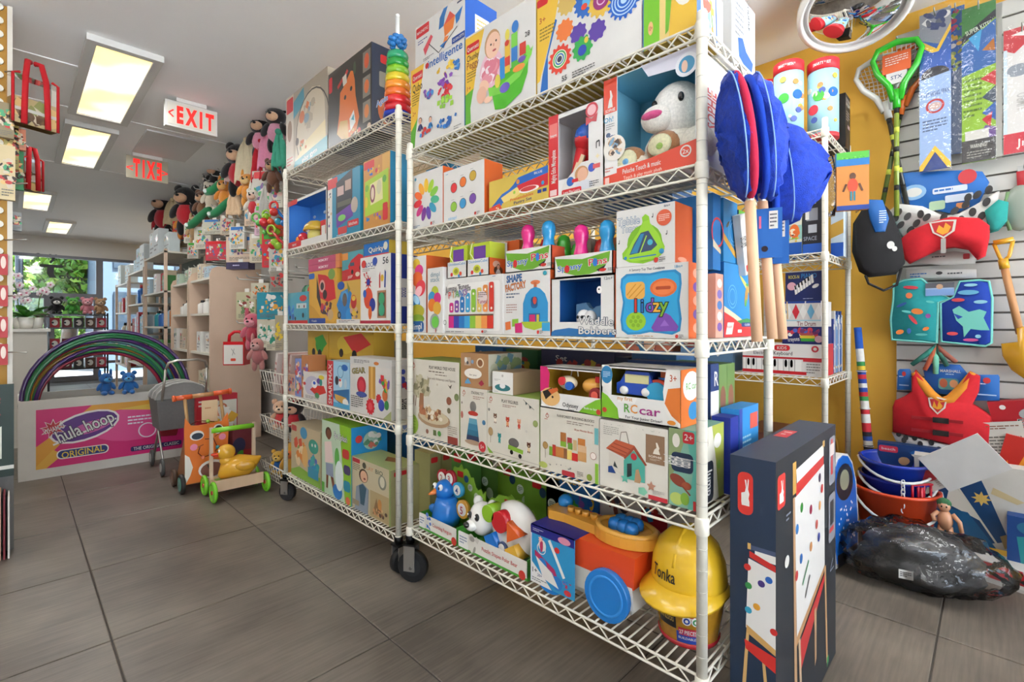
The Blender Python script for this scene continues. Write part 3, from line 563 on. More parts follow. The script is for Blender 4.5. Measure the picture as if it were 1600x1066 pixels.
# ---- third shelf
def stackart(cs): return [('e',.38+.16*((i*7) % 3-1)+.08,.14+.11*i,.24,.085,c,(i % 3-1)*.5) for i, c in enumerate(cs)]
D1 = [('c',.1,.05,.02,'4a4a4a')]+[('e',.44,.10,.22,.07,'d8b43a'),('e',.60,.19,.24,.08,'d0287c'),('e',.50,.30,.30,.10,'e2672a'),('e',.68,.42,.30,.10,'e03a4a',-.6),('e',.58,.46,.22,.06,'f2b8bc',-.6),('e',.36,.60,.32,.10,'2f7fc0',.6),('e',.44,.57,.2,.05,'a8d4ee',.6),('e',.50,.72,.40,.09,'b0a82c'),('e',.52,.82,.38,.06,'7a9a2c'),('q',.06,.85,.88,.99,.05,'1f5a94'),('t','dimpl',.46,.92,.08,.6,W,-.08)]
pbox('toy_box', 'tall white box with stacked coloured balloons beside the post', 639, 666, 403, zC, XB, .17, W, D1, [('r',0,0,1,1,'d8602a'),('c',.9,.36,.03,W)])
D2 = [('t','dimpl',.5,.10,.07,.6,'7a94a0'),('t','stack',.5,.18,.07,.6,'7a94a0'),('c',.5,.37,.09,'b0b83a'),('c',.3,.45,.09,'2f90c4'),('c',.66,.47,.09,'d0327c'),('c',.3,.57,.10,'e07a2a'),('c',.64,.62,.10,'d8a43a'),('c',.48,.82,.12,'9aa29a'),('c',.52,.83,.09,'6ac04a')]+brain(.55,.96,.03)
pbox('toy_box', 'small white box with a pile of coloured eggs', 668, 692, 420, zC, XB-.012, .07, W, D2)
TU = ['d02a80','7a3f98','3a3f9c','1f74b8','3f9fd0','86b83a','e0c060','e8904a','d0382c']
PN = [('t','Jumpy Tunes',.26,.20,.10,.46,'2c2434',-.04,W)]+[('t','PIANO'[i],.12+.065*i,.31-.008*i,.12,None,[RD,'d89a2c',GN,BL,PU][i],0,W) for i in range(5)]
PN += [('q',.06,.08,.985,.96,.05,'d8d4ce'), ('q',.08,.10,.96,.94,.05,'e6e2dc')]
PN = PN[6:]+PN[:6]
for i in range(8):
    u = .115+.098*i; v0 = [.42,.38,.32,.26,.20,.18,.14,.10][i] if i < 8 else .3
    PN += [('q',u,v0+.02,u+.075,.62,.035,TU[i+(i > 1)]), ('c',u+.0375,v0+.10,.022,'f2eadc'), ('c',u+.0375,.56,.022,'f2eadc')]
    PN += [('r',.10+.096*i,.68,.10+.096*(i+1),.90,TU[i+(i > 0)]), ('r',.10+.096*i,.655,.10+.096*(i+1),.685,'6a4a3a')]
PN += [('t','Jumpy Tunes',.26,.17,.10,.42,'2c2434',-.06,W)]+[('t','PIANO'[i],.13+.07*i,.30-.01*i,.12,None,[RD,'d89a2c',GN,BL,PU][i],0,W) for i in range(5)]
PN += [('c',.70,.38,.12,'e0ccc8'), ('t','Tunes!',.70,.44,.07,.16,'9a2a4a'), ('x',.63,.28,.77,.38,3,'6a5a5a'), ('x',.06,.955,.60,.98,1,'3a3634')]+brain(.70,.955,.022)+[('o',.045,.80,.045,.01,'3a3634'),('x',.86,.02,.94,.045,1,'3a5a8a')]
pn = pbox('toy_box', 'toy piano box with rainbow keys printed on white', 693, 786, 437, zC, XB-.004, .15, W, PN, cols={'side':W})
ph = max(v[2] for v in pn.bound_box)
def cube_toy(label, L, R):
    y1, y0 = Yat(L, XB), Yat(R, XB); dy = y1-y0; X = XB
    t = thing('toy_box', label, 'toy box', (X+.045,(y0+y1)/2,zC+ph+.001), 0, 'cube toy boxes'); H = .062; A = .045
    g = G(); g.box((-A,-dy/2,0),(-A+.003,dy/2,H),W); g.box((A-.003,-dy/2,0),(A,dy/2,H*2.0),W); g.box((-A,-dy/2,0),(A,dy/2,.003),W); g.box((-A,-dy/2,0),(A,-dy/2+.003,H),'d8602a'); g.box((-A,dy/2-.003,0),(A,dy/2,H),'d8602a'); g.obj('tray', t, CARD)
    faces_art((.09,dy,H), [('t','OombeeCube',.5,.14,.16,.86,'4a8cc0',0,W), ('e',.46,.58,.17,.24,'c8c838'), ('e',.46,.58,.10,.14,'8a8a2a'), ('c',.24,.76,.12,'cc3030'), ('c',.70,.74,.12,'d04a30'), ('c',.62,.88,.10,'2f7fb8'), ('x',.2,.92,.5,.98,1,'3a8ab8')], [('e',.4,.35,.2,.2,'e0b09a'), ('e',.5,.7,.25,.25,'5a3a2a'), ('h',.5,.5,.16,SKIN,'3a2a20','e6e2dc')], None, parent=t)
    g = G(); g.box((-A+.008,-dy/2+.006,.01),(A-.006,dy/2-.006,H+.058),'b4c83a',{'side':'c0d040'}); c = g.obj('cube', t, PLAS)
    g = G(); g.box((-A+.0065,-dy*.28,H-.01),(-A+.008,dy*.26,H+.046),'6a3f98'); g.obj('shape_hole', c, PLAS)
    g = G(); g.tube([(-A+.004,dy*.30,H+.06),(-A-.002,dy*.34,H+.022),(-A-.003,dy*.15,H-.002)], .0022, 'dfe6a0', 6); g.obj('cord', c, PLAS)
cube_toy('open box with lime cube toy, farther of the pair above the toy piano', 699, 729)
cube_toy('open box with lime cube toy, nearer of the pair above the toy piano', 730, 764)
carton('toy_box', 'upright orange box behind the lime cube toys', 'toy box', (XB+.13, Yat(775,XB)+.02, zC+ph+.001), (.06,.07,.13), 'd8602a', None, [('e',.5,.4,.3,.2,'8a5a3a'),('e',.5,.45,.2,.13,SKIN)])
SF = [('t','SHAPE',.24,.09,.11,.34,'3a72b0',-.05,'2c2434'), ('t','FACTORY',.27,.22,.11,.46,'e0803a',-.12,'2c2434'), ('x',.06,.32,.36,.42,2,'5a6a80'), ('x',.06,.50,.30,.66,4,'b08a80'), ('e',.70,.18,.10,.035,'dc7a4a'), ('r',.67,.18,.73,.26,'c8683c'), ('p',[(.44,.80),(.44,.50),(.50,.36),(.60,.28),(.70,.25),(.80,.28),(.90,.36),(.96,.50),(.96,.80)],'2f8fc4'), ('q',.61,.40,.75,.58,.05,'1f5a8c'), ('e',.69,.46,.04,.06,'c8483c'), ('r',.56,.66,.80,.80,'205a88'), ('r',.58,.68,.70,.79,'c82a6a'), ('r',.73,.68,.78,.80,'d0b83a'), ('p',[(.40,.79),(1,.79),(.88,.87),(.68,.92),(.48,.88)],'a8bc34'), ('r',.84,.80,1,.93,'3aa0cc'), ('p',[(.04,.80),(.16,.78),(.17,.91),(.05,.93)],'d8703a'), ('p',[(.20,.75),(.34,.74),(.34,.86),(.20,.87)],'8ab83a'), ('p',[(.26,.82),(.42,.80),(.43,.96),(.27,.97)],'d02a70'), ('e',.90,.05,.04,.035,'3aa0b0')]+brain(.76,.95,.03)
pbox('toy_box', 'shape sorting factory box with a blue dome toy', 787, 860, 428, zC, XB, .16, W, SF, [('r',0,0,1,1,'d8602a')])
WDB = [('p',[(.06,.90),(.30,.86),(1,.93),(1,1),(0,1),(0,.94)],'2c6ea8'), ('t','Waddle',.72,.74,.13,.52,W,.04,'3a4858'), ('t','Bobbers',.74,.90,.12,.56,W,.0,'3a4858'), ('t','12m+',.91,.06,.05,.12,'4a5058'), ('e',.78,.24,.04,.06,'f0ece8'), ('c',.775,.23,.015,K)]
wb, wdm = window_box('toy_box', 'bath toy box with blue sea window and white penguins', 861, 961, 436, zC, XB, .13, W, .14, .80, .04, .76, WDB, '1f5aa0', [('r',0,0,1,1,'d8602a')])
g = G(); dx, dy, dz = wdm
pts = [(.02, dy*.36, .02)]+[(.02, dy*.36-dy*.66*i/12, dz*(.52+.06*math.sin(i*.9)+.04*(i % 3 == 0))) for i in range(13)]+[(.02,-dy*.30,.02)]
g.prism(pts, (.02,0,0), '6f9cc0'); g.obj('wave_board', wb, CARD)
for i, (yy, s) in enumerate(((.10, 1.0), (.0, .9))):
    g = G(); g.ell((-.02,dy*yy,dz*.30), (.022*s,.024*s,.028*s), 'f0ece8'); pg = g.obj('penguin', wb, PLAS)
    g = G(); g.ell((-.041,dy*yy+.008,dz*.325), (.004,.004,.005), K, 8, 6); g.ell((-.041,dy*yy-.008,dz*.325), (.004,.004,.005), K, 8, 6); g.obj('eyes', pg, PLAS)
wh = zC+wdm[2]
def pins_box(label, L, R, T, z0, grp):
    loc, dim = pdim(L, R, T, z0, XB, .12); dx, dy, dz = dim
    t = thing('toy_box', label, 'toy box', loc, 0, grp); g = G(); e = .003
    g.box((-dx/2,-dy/2,0),(-dx/2+e,dy/2,dz),W); g.box((dx/2-e,-dy/2,0),(dx/2,dy/2,dz*1.1),W); g.box((-dx/2,-dy/2,0),(dx/2,dy/2,e),W); g.box((-dx/2,-dy/2,0),(dx/2,-dy/2+e,dz),'d85a3a'); g.box((-dx/2,dy/2-e,0),(dx/2,dy/2,dz),W); g.obj('tray', t, CARD)
    faces_art(dim, [('p',[(.02,.10),(.5,.24),(.96,.02),(.94,.45),(.80,.80),(.62,.94),(.38,.95),(.18,.78),(.06,.50)],'6aa42c'), ('t','Spinny',.28,.55,.26,.46,'1f62b4',-.06,W), ('t','Pins',.76,.40,.30,.36,'d0302c',-.06,W), ('e',.235,.62,.045,.18,'cc2a2a'), ('e',.72,.44,.04,.18,'2a72c0'), ('p',[(.74,.78),(.90,.58),(.86,.74),(.78,.86)],'2c2a2a')]+brain(.84,.80,.07), None, None, parent=t)
    for yy, c in ((.14, 'e02a80'), (-.30, '2a94cc')):
        g = G(); g.lathe([(.022,.012),(.026,.04),(.022,.075),(.0175,.094),(.0175,.106),(.022,.118),(.0235,.134),(.019,.150),(.010,.158),(.001,.160)], (-.025,dy*yy,0), c, 16); g.obj('pin', t, PLAS)
    for yy, c in ((-.06, 'c83028'), (.36, '3f9f2f'), (-.42,'3f9f2f')):
        g = G(); g.lathe([(.018,.01),(.024,.06),(.023,.09),(.018,.108),(.008,.116),(.001,.117)], (.022,dy*yy,0), c, 14); g.obj('pin', t, PLAS)
sfz = Zat(787, 428, X=XB)
pins_box('open spinning pins box resting on the shape factory box', 789, 862, 393, sfz+.001, 'spinning pins boxes')
pins_box('open spinning pins box resting on the bath toy box', 866, 958, 402, wh+.001, 'spinning pins boxes')
LZ = [('t','A Sensory Toy That Combines',.45,.05,.035,.5,'3a3a4a'), ('t','18m+',.88,.05,.04,.1,'2a8ab0'),
      ('p',[(.08,.16),(.16,.10),(.32,.10),(.50,.115),(.68,.09),(.84,.09),(.91,.15),(.92,.28),(.89,.50),(.92,.74),(.90,.90),(.80,.95),(.62,.93),(.5,.92),(.36,.95),(.18,.96),(.09,.90),(.07,.75),(.11,.5),(.07,.28)],'2583b8'),
      ('p',[(.11,.18),(.18,.13),(.32,.13),(.50,.145),(.68,.12),(.82,.12),(.88,.17),(.89,.28),(.86,.50),(.89,.74),(.87,.88),(.79,.92),(.62,.90),(.5,.89),(.36,.92),(.19,.93),(.12,.88),(.10,.75),(.14,.5),(.10,.28)],'2f9fd0'),
      ('q',.15,.22,.43,.46,.06,'e2a850'), ('l',.17,.40,.30,.25,.015,'c8882c'), ('l',.20,.44,.38,.26,.015,'c8882c'), ('l',.28,.45,.42,.31,.015,'c8882c'), ('e',.68,.32,.18,.125,'dc6a34'), ('e',.68,.32,.145,.095,'e87a40'), ('q',.58,.30,.78,.345,.02,'b84a24'),
      ('e',.30,.77,.145,.13,'94c030')]+[('c',.30+.07*math.cos(i*PI/3),.77+.065*math.sin(i*PI/3),.028,'7fa828') for i in range(6)]+[('c',.30,.77,.028,'7fa828'), ('p',[(.62,.68),(.72,.66),(.78,.70),(.88,.84),(.86,.90),(.56,.91),(.52,.86)],'7a4aa4'), ('p',[(.70,.75),(.76,.83),(.64,.84)],'9464bc')]
for i, (ch, c) in enumerate(zip('lidzy', ('c83a2c','2a72b8','7a4aa4','e0a83a','7fb030'))): LZ += [('t',ch,.30+.095*i+(.0 if i < 2 else .01),.55,.19,None,c,0,K)]
LZ += brain(.86,.97,.025)+[('x',.26,.965,.74,.985,1,'b07a3a')]
lz = pbox('toy_box', 'sensory lid box with blue tray and bubbly lettering', 962, 1076, 419, zC, XB, .10, W, LZ, [('r',0,0,1,1,'d8622c')]+[('e',.5,.14+.18*i,.25,.07,['d89a80','6a4a9c'][i % 2]) for i in range(5)], ref='L')
lh = max(v[2] for v in lz.bound_box)
TB = [('t','Tobble',.22,.20,.13,.40,W,.02,'3f6f94'), ('t','Tones',.24,.34,.12,.30,W,.02,'3f6f94'), ('p',[(.40,.42),(.47,.26),(.46,.18),(.52,.13),(.58,.18),(.60,.30),(.74,.46),(.80,.62),(.84,.72),(.82,.82),(.70,.92),(.48,.97),(.24,.93),(.12,.86),(.11,.76),(.20,.66),(.24,.54)],'8cc22c'), ('e',.5,.62,.30,.32,'79b024'), ('p',[(.40,.42),(.47,.26),(.58,.24),(.60,.30),(.74,.50),(.84,.76),(.70,.90),(.30,.92),(.14,.84),(.30,.55)],'98cc34'), ('p',[(.44,.44),(.57,.42),(.72,.68),(.62,.76),(.24,.80),(.32,.62)],'3a4a66'), ('p',[(.44,.46),(.50,.46),(.38,.78),(.26,.78)],'2f7fa8'), ('l',.54,.5,.42,.8,.02,'a8d040'), ('c',.60,.62,.05,'48b0c8'), ('l',.24,.86,.70,.84,.02,'2a6ab0'), ('c',.17,.85,.03,'2a7ab0'), ('c',.79,.79,.045,'2f8fc0'), ('c',.83,.24,.135,'d85a38'), ('x',.74,.18,.92,.30,4,'f2cfc0'), ('t','6m+',.88,.05,.04,.10,'3a4a6a'), ('l',.06,.52,.06,.58,.01,K), ('c',.05,.58,.012,K), ('l',.65,.14,.65,.20,.01,K), ('c',.64,.20,.012,K), ('l',.88,.46,.88,.52,.01,K), ('c',.87,.52,.012,K)]+brain(.70,.93,.045)
pbox('toy_box', 'white box with green triangular rattle stacked on the sensory lid box', 963, 1055, 331, zC+lh+.001, XB+.003, .10, W, TB, [('r',0,0,1,1,'d8622c'),('e',.4,.93,.25,.04,'e8a080')])
# rear end of the third shelf: glider boxes facing the near end
def endbox(name, label, x0, x1, y0, yd, z0, z1, col, art, rz=0, cols=None, rot=None):
    return carton(name, label, 'toy box', ((x0+x1)/2, y0+yd/2, z0), (x1-x0, yd, z1-z0), col, None, art, None, cols, None, rz, rot)
endbox('toy_box', 'slim pinkish box with a column of figures beside the post', XF+.135, XF+.185, .515, .14, zC, 1.19, 'd8a08c', [('e',.5,.15+.17*i,.32,.07,['e2ddd6','7a6ab0','4a7ab8','e2ddd6','7a5aa8'][i]) for i in range(5)])
endbox('toy_box', 'tall blue and red box with glider planes on its end', XF+.19, XF+.42, .515, .16, zC, 1.225, '2a86c4', [('p',[(0,.66),(.45,.76),(1,.84),(1,1),(0,1)],'cf2a30'), ('p',[(0,.58),(.4,.70),(.75,.82),(.6,.84),(.3,.74),(0,.66)],'d8c8a8'), ('p',[(.4,.78),(.75,.74),(1,.78),(.9,.86),(.6,.84)],'3a8a4a'), ('e',.75,.30,.30,.035,'d8cf6a',.5), ('e',.72,.42,.05,.16,'b8883a',.3), ('e',.75,.26,.05,.02,'3f9a5a'), ('e',.70,.52,.03,.06,'4fae4a',.3), ('q',.55,.80,.95,.86,.02,'1f3a7a'), ('t','GLIDER',.75,.83,.03,.3,W), ('p',[(.10,.80),(.30,.80),(.24,.96),(.04,.96)],W), ('t','FLIGHT',.17,.86,.03,.16,RD), ('o',.25,.45,.16,.01,'7ac0e8'), ('o',.25,.45,.11,.01,'7ac0e8'), ('r',.42,.90,.55,.94,'e6e2dc')], cols={'front':'1f6ab0'})
endbox('toy_box', 'tall blue carton with a biplane on its front, behind the rattle box', XF+.13, XF+.18, .52, .15, 1.20, 1.40, '1f72b4', [('o',.6,.5,.2,.03,RD),('p',[(0,.6),(1,.72),(1,.78),(0,.7)],'d8c8a8')])
endbox('toy_box', 'blue plane box with orange glider tucked under the second shelf', XF+.20, XF+.30, .52, .12, 1.228, 1.40, '2f8cc8', [('p',[(0,.55),(.9,.82),(1,.92),(.8,.9),(0,.66)],'dca23c'), ('e',.3,.4,.16,.03,'5a4a3a',-.6), ('o',.7,.5,.22,.012,'8ac8ea'), ('o',.7,.5,.16,.012,'8ac8ea')])
endbox('toy_box', 'green and navy kit box marked with 27 behind the net handles', XF+.31, XF+.43, .52, .12, 1.228, 1.385, '1c3f6a', [('r',0,0,1,.14,'6ab43a'), ('t','27',.7,.16,.14,None,YE), ('q',.05,.16,.6,.32,.02,'e6e2dc'), ('t','ORIGAMI',.32,.24,.07,.5,K), ('k',.35,.65,.25,.2,12,['2f8a9a','4ab0a0','1f5a6a'],18)])
endbox('toy_box', 'leaning white box reading EXPLORER behind the net handles', XF+.30, XF+.345, .497, .02, 1.20, 1.37, 'dfdcd6', [('t','EXPLORER',.5,.45,.42,.65,'23232a',PI/2), ('q',.2,.84,.8,.95,.02,RD)], rot=(0,-.28,0))
for i, (y, wd, hh, c, lb) in enumerate(((1.52,.32,.33,'8a6a9a','muted purple carton at the back of the third shelf'), (1.20,.30,.35,'c8c0b0','pale carton at the back of the third shelf'), (.87,.32,.34,'d07a4a','orange carton at the back of the third shelf'))):
    carton('toy_box', lb, 'toy box', (XF+.40,y,zC), (.13,wd,hh), c)
# ---- fourth shelf
CRM = 'd3cbbb'
def bunnylogo(u, v, z=.03): return [('o',u,v,z,.010,'b04a34'), ('l',u,v-z*1.4,u,v-z*.3,.012,'b04a34'), ('x',u-.05,v+z*1.3,u+.05,v+z*2,1,'b04a34')]
TR = bunnylogo(.10,.09,.035)+[('t','PLAY WORLD TREE HOUSE',.68,.09,.04,.5,'4a4038'), ('x',.42,.13,.92,.16,1,'7a6a5c'), ('x',.55,.17,.92,.19,1,'7a6a5c'), ('t','Tree with Hideaways and Figures',.66,.23,.03,.54,'9a8a7c'), ('k',.28,.36,.16,.12,36,['8a8466','a49a78','6f6a50','b8ae90'],21), ('p',[(.24,.44),(.32,.44),(.32,.62),(.40,.72),(.30,.72),(.22,.62)],'9a6a4a'), ('e',.52,.74,.32,.11,'a88868'), ('e',.52,.72,.29,.09,'c8b898'), ('k',.48,.68,.24,.09,26,['8a5a3c','c8a478','6a4a34','a86a48','e0d4c0'],22), ('l',.12,.48,.10,.62,.012,'6a4030'), ('l',.17,.48,.15,.62,.012,'6a4030'), ('c',.82,.48,.05,'8a5440'), ('c',.82,.60,.035,'6f6a50'), ('c',.96,.42,.045,'7f8a5c'), ('e',.09,.87,.12,.13,'8aa83a'), ('x',.03,.80,.16,.95,4,'a8c050'), ('e',.04,.45,.035,.05,'a86a50'), ('p',[(.80,.28),(.84,.30),(.88,.27),(.85,.33)],'5a5044'), ('c',.60,.30,.015,'c0b49c'), ('c',.40,.92,.03,'8a5a4a'), ('r',.52,.88,.58,.95,'6a7a4a'), ('c',.64,.91,.035,'5a9a4a'), ('x',.80,.78,.97,.90,5,'9a8c7c'), ('r',.80,.91,.98,1,'8a3a30')]
pbox('toy_box', 'beige box with a wooden tree house play set at the far end', 639, 718, 560, zD, XB, .17, CRM, TR, cols={'top':'8ea84a','side':'8a9a4a'})
LH = bunnylogo(.15,.09,.035)+[('t','STACKING TOY',.66,.07,.045,.46,'4a4038'), ('x',.5,.12,.92,.18,2,'a07a6a'), ('e',.50,.30,.12,.09,'7a7872'), ('p',[(.40,.28),(.44,.22),(.48,.28)],'7a7872'), ('e',.50,.41,.19,.04,'b83a30'), ('r',.36,.445,.64,.49,'dfd8ce'), ('p',[(.36,.49),(.64,.49),(.66,.58),(.33,.58)],'5f9aae'), ('p',[(.33,.58),(.66,.58),(.69,.68),(.30,.68)],'3a7a94'), ('p',[(.30,.68),(.69,.68),(.71,.77),(.27,.77)],'2f6a84'), ('p',[(.27,.77),(.71,.77),(.73,.85),(.25,.85)],'34405e'), ('e',.49,.88,.30,.04,'a88a70'), ('c',.84,.91,.085,'c03038'), ('t','5+',.84,.91,.06,None,W), ('c',.90,.52,.04,'4a7a9a'), ('e',.08,.46,.05,.06,'b86a5a'), ('c',.08,.26,.02,'9a8a7c')]
pbox('toy_box', 'slim white box with a stacking lighthouse toy', 719, 761, 604, zD, XB, .14, CRM, LH)
yb1, db1 = pdim(720, 763, 609, zD, XB, .12)
carton('gift_box', 'kraft brown box with small round pictures above the lighthouse box', 'toy box', (XB+.085, (Yat(720,XB)+Yat(763,XB))/2, Zat(719,604,X=XB)+.001), (.17, Yat(720,XB)-Yat(763,XB), .125), 'ab7f57', [('r',.14,.12,.38,.36,'b8a08a'), ('e',.2,.2,.05,.08,'e2ddd6'), ('c',.26,.28,.05,'4a4a50'), ('c',.44,.24,.06,'7a94b0'), ('e',.72,.26,.13,.14,'e2cfae'), ('e',.72,.26,.09,.10,'8a5a3a'), ('e',.46,.58,.32,.15,'e6ddd0'), ('t','for you',.46,.62,.05,.3,'6a5a50'), ('p',[(.18,.82),(.28,.72),(.40,.88),(.16,.90)],'5f9ac0'), ('p',[(.66,.84),(.78,.74),(.86,.84),(.76,.92)],'a02a44')], [('r',0,0,1,.9,'b8b29c'), ('k',.5,.45,.4,.35,18,['7a8a5a','5f7f8a','a8a68a'],23)])
PFG = bunnylogo(.08,.10,.035)+[('t','PLAY FIGURES',.46,.10,.05,.32,'4a4038'), ('x',.32,.15,.58,.20,2,'a07a6a')]
for (u, v, c, d) in ((.17,.36,'7a5a44','e6d8c4'),(.42,.38,'c8402c','e8a070'),(.64,.38,'d89a7a','c84a3a'),(.26,.66,'2f8c8c','3fa09a'),(.82,.70,'6a4030','e2c89a')): PFG += [('a',u,v,.055,c,d)]
PFG += [('e',.54,.72,.10,.075,'6a6460'), ('p',[(.44,.76),(.72,.80),(.71,.86),(.43,.83)],'8ab43a'), ('c',.50,.87,.035,K), ('c',.66,.90,.035,K), ('l',.0,.93,1,.955,.008,'b0a698'), ('p',[(.0,.86),(.14,.96),(.05,.97)],'7fa83a'), ('e',.08,.62,.05,.07,'a88a60'), ('l',.08,.66,.08,.80,.008,'8a7a60'), ('c',.94,.36,.05,'8f9a5c'), ('l',.72,.03,.92,.16,.006,K), ('p',[(.76,.06),(.80,.08),(.77,.11)],'3a4a4a'), ('p',[(.83,.10),(.87,.12),(.84,.16)],'3a4a4a'), ('c',.78,.50,.02,'c8c0b4'), ('c',.05,.27,.025,'8a8a80')]
pbox('toy_box', 'white box printed with little animal play figures', 761, 843, 613, zD, XB, .15, CRM, PFG, cols={'top':'8ea84a','side':'8fa05a'})
hPF = Zat(761, 613, X=XB)
carton('toy_box', 'small brown box with white card front above the play figures box', 'toy box', (XB+.08, (Yat(768,XB)+Yat(800,XB))/2, hPF+.001), (.15, Yat(768,XB)-Yat(800,XB), .075), 'a58867', [('r',0,0,1,1,'e2ddd4'), ('c',.5,.18,.06,'b0aaa0'), ('x',.1,.34,.4,.44,2,'9a948a'), ('e',.5,.72,.38,.16,'2f6f72'), ('e',.5,.64,.14,.12,'e6e2dc'), ('x',.1,.9,.4,.95,1,'8a8680')])
BB = bunnylogo(.13,.12,.035)+[('t','RAINFOREST BUILDING BLOCKS',.62,.09,.04,.62,'4a4038'), ('x',.48,.14,.92,.20,2,'8a7a6c'), ('t','50 pcs Wooden Blocks',.76,.26,.03,.3,'b04a34')]
for (u0, v0, u1, v1, c) in ((.40,.34,.50,.48,'b8743c'),(.40,.48,.50,.56,'8ab43a'),(.42,.56,.62,.60,'d8c8a0'),(.52,.40,.60,.50,'a83a40'),(.53,.48,.61,.58,'6f9a3c'),(.62,.42,.68,.58,'c8a878'),(.70,.38,.82,.48,'c87a3a'),(.70,.48,.84,.58,'d8b088'),(.20,.60,.30,.74,'7fa83a'),(.26,.56,.32,.74,'b83a30'),(.32,.58,.46,.74,'c07a3c'),(.46,.58,.52,.74,'8a5a3a'),(.52,.60,.60,.74,'e6c86a'),(.60,.62,.70,.74,'c8302c'),(.70,.58,.84,.72,'d09a60')): BB += [('r',u0-.03,v0,u1-.03,v1,c)]
BB += [('e',.10,.60,.05,.06,'b08a54'), ('l',.10,.64,.10,.80,.008,'8a7a60'), ('e',.06,.92,.08,.05,'a8b05a'), ('k',.45,.88,.3,.03,9,['8a8680','c0b8ac'],24), ('q',.40,.92,.62,1,.02,'b03038'), ('x',.66,.88,.76,.97,4,'6a6560'), ('c',.86,.93,.05,'8a9a3c'), ('c',.92,.60,.05,'e6d8cc'), ('o',.92,.60,.055,.008,'b07a6a'), ('r',.94,.18,1,.42,'6aa8a8'), ('r',.95,.70,1,1,'8abb3a')]
bb = pbox('toy_box', 'white building block box beside the birdhouse box', 844, 936, 636, zD, XB, .15, CRM, BB)
BH = [('k',.5,.05,.46,.01,20,['6a7a6a'],25), ('x',.06,.08,.30,.22,5,'a09a90'), ('r',.70,.10,.96,.50,'8f6f55'), ('p',[(.80,.36),(.90,.36),(.88,.30),(.89,.27),(.86,.20),(.84,.20),(.85,.27),(.82,.30)],'dfd4c4'), ('t','SOPHIE',.83,.40,.03,.2,'dfd4c4'), ('x',.76,.43,.90,.46,2,'c8b8a4'),
      ('p',[(.10,.42),(.26,.26),(.54,.30),(.38,.50)],'b85a3c'), ('l',.14,.42,.40,.47,.012,'8a3a28'), ('l',.18,.37,.43,.43,.012,'8a3a28'), ('l',.22,.32,.48,.37,.012,'8a3a28'), ('p',[(.38,.50),(.54,.30),(.72,.54),(.68,.56),(.53,.36),(.40,.54)],'9a4a34'), ('p',[(.15,.46),(.38,.52),(.38,.78),(.15,.68)],'cfc6b8'), ('p',[(.38,.54),(.53,.37),(.69,.55),(.69,.80),(.38,.80)],'4fa593'), ('c',.53,.46,.05,'b8303a'), ('p',[(.43,.58),(.50,.56),(.50,.74),(.43,.78)],'2f3a3c'), ('l',.32,.28,.34,.14,.01,'7a6a5c'), ('l',.34,.14,.42,.12,.01,'7a6a5c'), ('l',.42,.12,.46,.29,.01,'7a6a5c'), ('p',[(.24,.58),(.29,.68),(.22,.66)],'3a4040'), ('p',[(.14,.68),(.20,.66),(.26,.76),(.14,.77)],'24427a'), ('s',.40,.80,.075,5,'5fb09a'), ('p',[(.56,.64),(.60,.62),(.64,.76),(.62,.82),(.54,.82)],'b8906a'), ('s',.78,.82,.075,5,'b8846c'), ('p',[(.60,.88),(.68,.86),(.73,.92),(.68,.98),(.60,.96)],'7fc0a0'), ('r',.74,.94,1,1,'c0303a'), ('x',.80,.86,.96,.92,3,'b0aaa2')]
pbox('toy_box', 'white box showing a green and terracotta birdhouse shape sorter', 937, 1044, 655, zD, XB, .14, 'd6cfc2', BH)
JJ = [('p',[(0,0),(.7,0),(.35,.4),(.05,.7),(.0,1)],'8a9a6a'), ('p',[(.6,0),(1,0),(1,1),(.7,1),(.9,.5)],'5fb0a0'), ('q',.52,.02,.94,.17,.03,'c02a34'), ('t','2+',.73,.09,.08,.3,W), ('q',.10,.30,.90,.55,.06,'24344e'), ('t','Jump',.72,.42,.20,.34,W,PI/2), ('t','Jump',.48,.42,.20,.34,W,PI/2), ('t','Joey',.25,.42,.20,.34,W,PI/2), ('e',.35,.66,.32,.07,'8a4030',.4), ('e',.66,.71,.18,.05,'a05038'), ('l',.5,.72,.8,.82,.02,'8a4030'), ('e',.3,.90,.25,.08,'b8c86a'), ('e',.6,.88,.16,.08,'7fa83a'), ('r',.90,.88,1,1,'b83030'), ('e',.28,.15,.14,.09,'e0d8cc')]
pbox('game_box', 'kangaroo jumping game box in teal and green beside the post', 1045, 1088, 668, zD, XB, .17, '7fae9a', JJ, [('r',0,0,1,1,'cfcabc'), ('p',[(.55,0),(1,0),(1,1),(.8,1),(.7,.5)],'a8b04a'), ('q',.08,.45,.6,.98,.08,'202632'), ('t','Joey',.22,.72,.16,.4,W,PI/2), ('t','Jump',.46,.72,.16,.4,W,PI/2), ('e',.2,.2,.2,.14,'7a4a34'), ('e',.75,.22,.14,.1,'e2ddd2'), ('c',.8,.55,.06,'8ab43a')], cat='game box')
hBB = Zat(844, 636, X=XB)
# two window boxes with remote control toys
OD = [('p',[(0,.0),(.12,0),(.17,.16),(.15,.52),(0,.62)],'d0246a'), ('e',.18,.72,.17,.22,'e0b070'), ('p',[(.04,.62),(.20,.50),(.26,.58),(.10,.80)],'2c2422'), ('p',[(.14,.56),(.30,.48),(.32,.55),(.2,.66)],'c8602c'), ('c',.22,.72,.03,K), ('t','Odyssey',.52,.86,.10,.26,'2c2a2c'), ('t','toys',.53,.96,.05,.1,'2c2a2c'), ('p',[(.66,.98),(.74,.84),(.92,.66),(1,.62),(1,1.0)],'7ab42c'), ('t','Built to last',.84,.87,.05,.2,W), ('c',.96,.92,.06,'c04030')]
od, odm = window_box('toy_box', 'remote control bee and controller in a magenta and white window box', 844, 940, 572, hBB+.001, XB, .11, 'e0dcd6', .12, .98, .05, .62, OD, 'b9912a', ref='L')
dx, dy, dz = odm
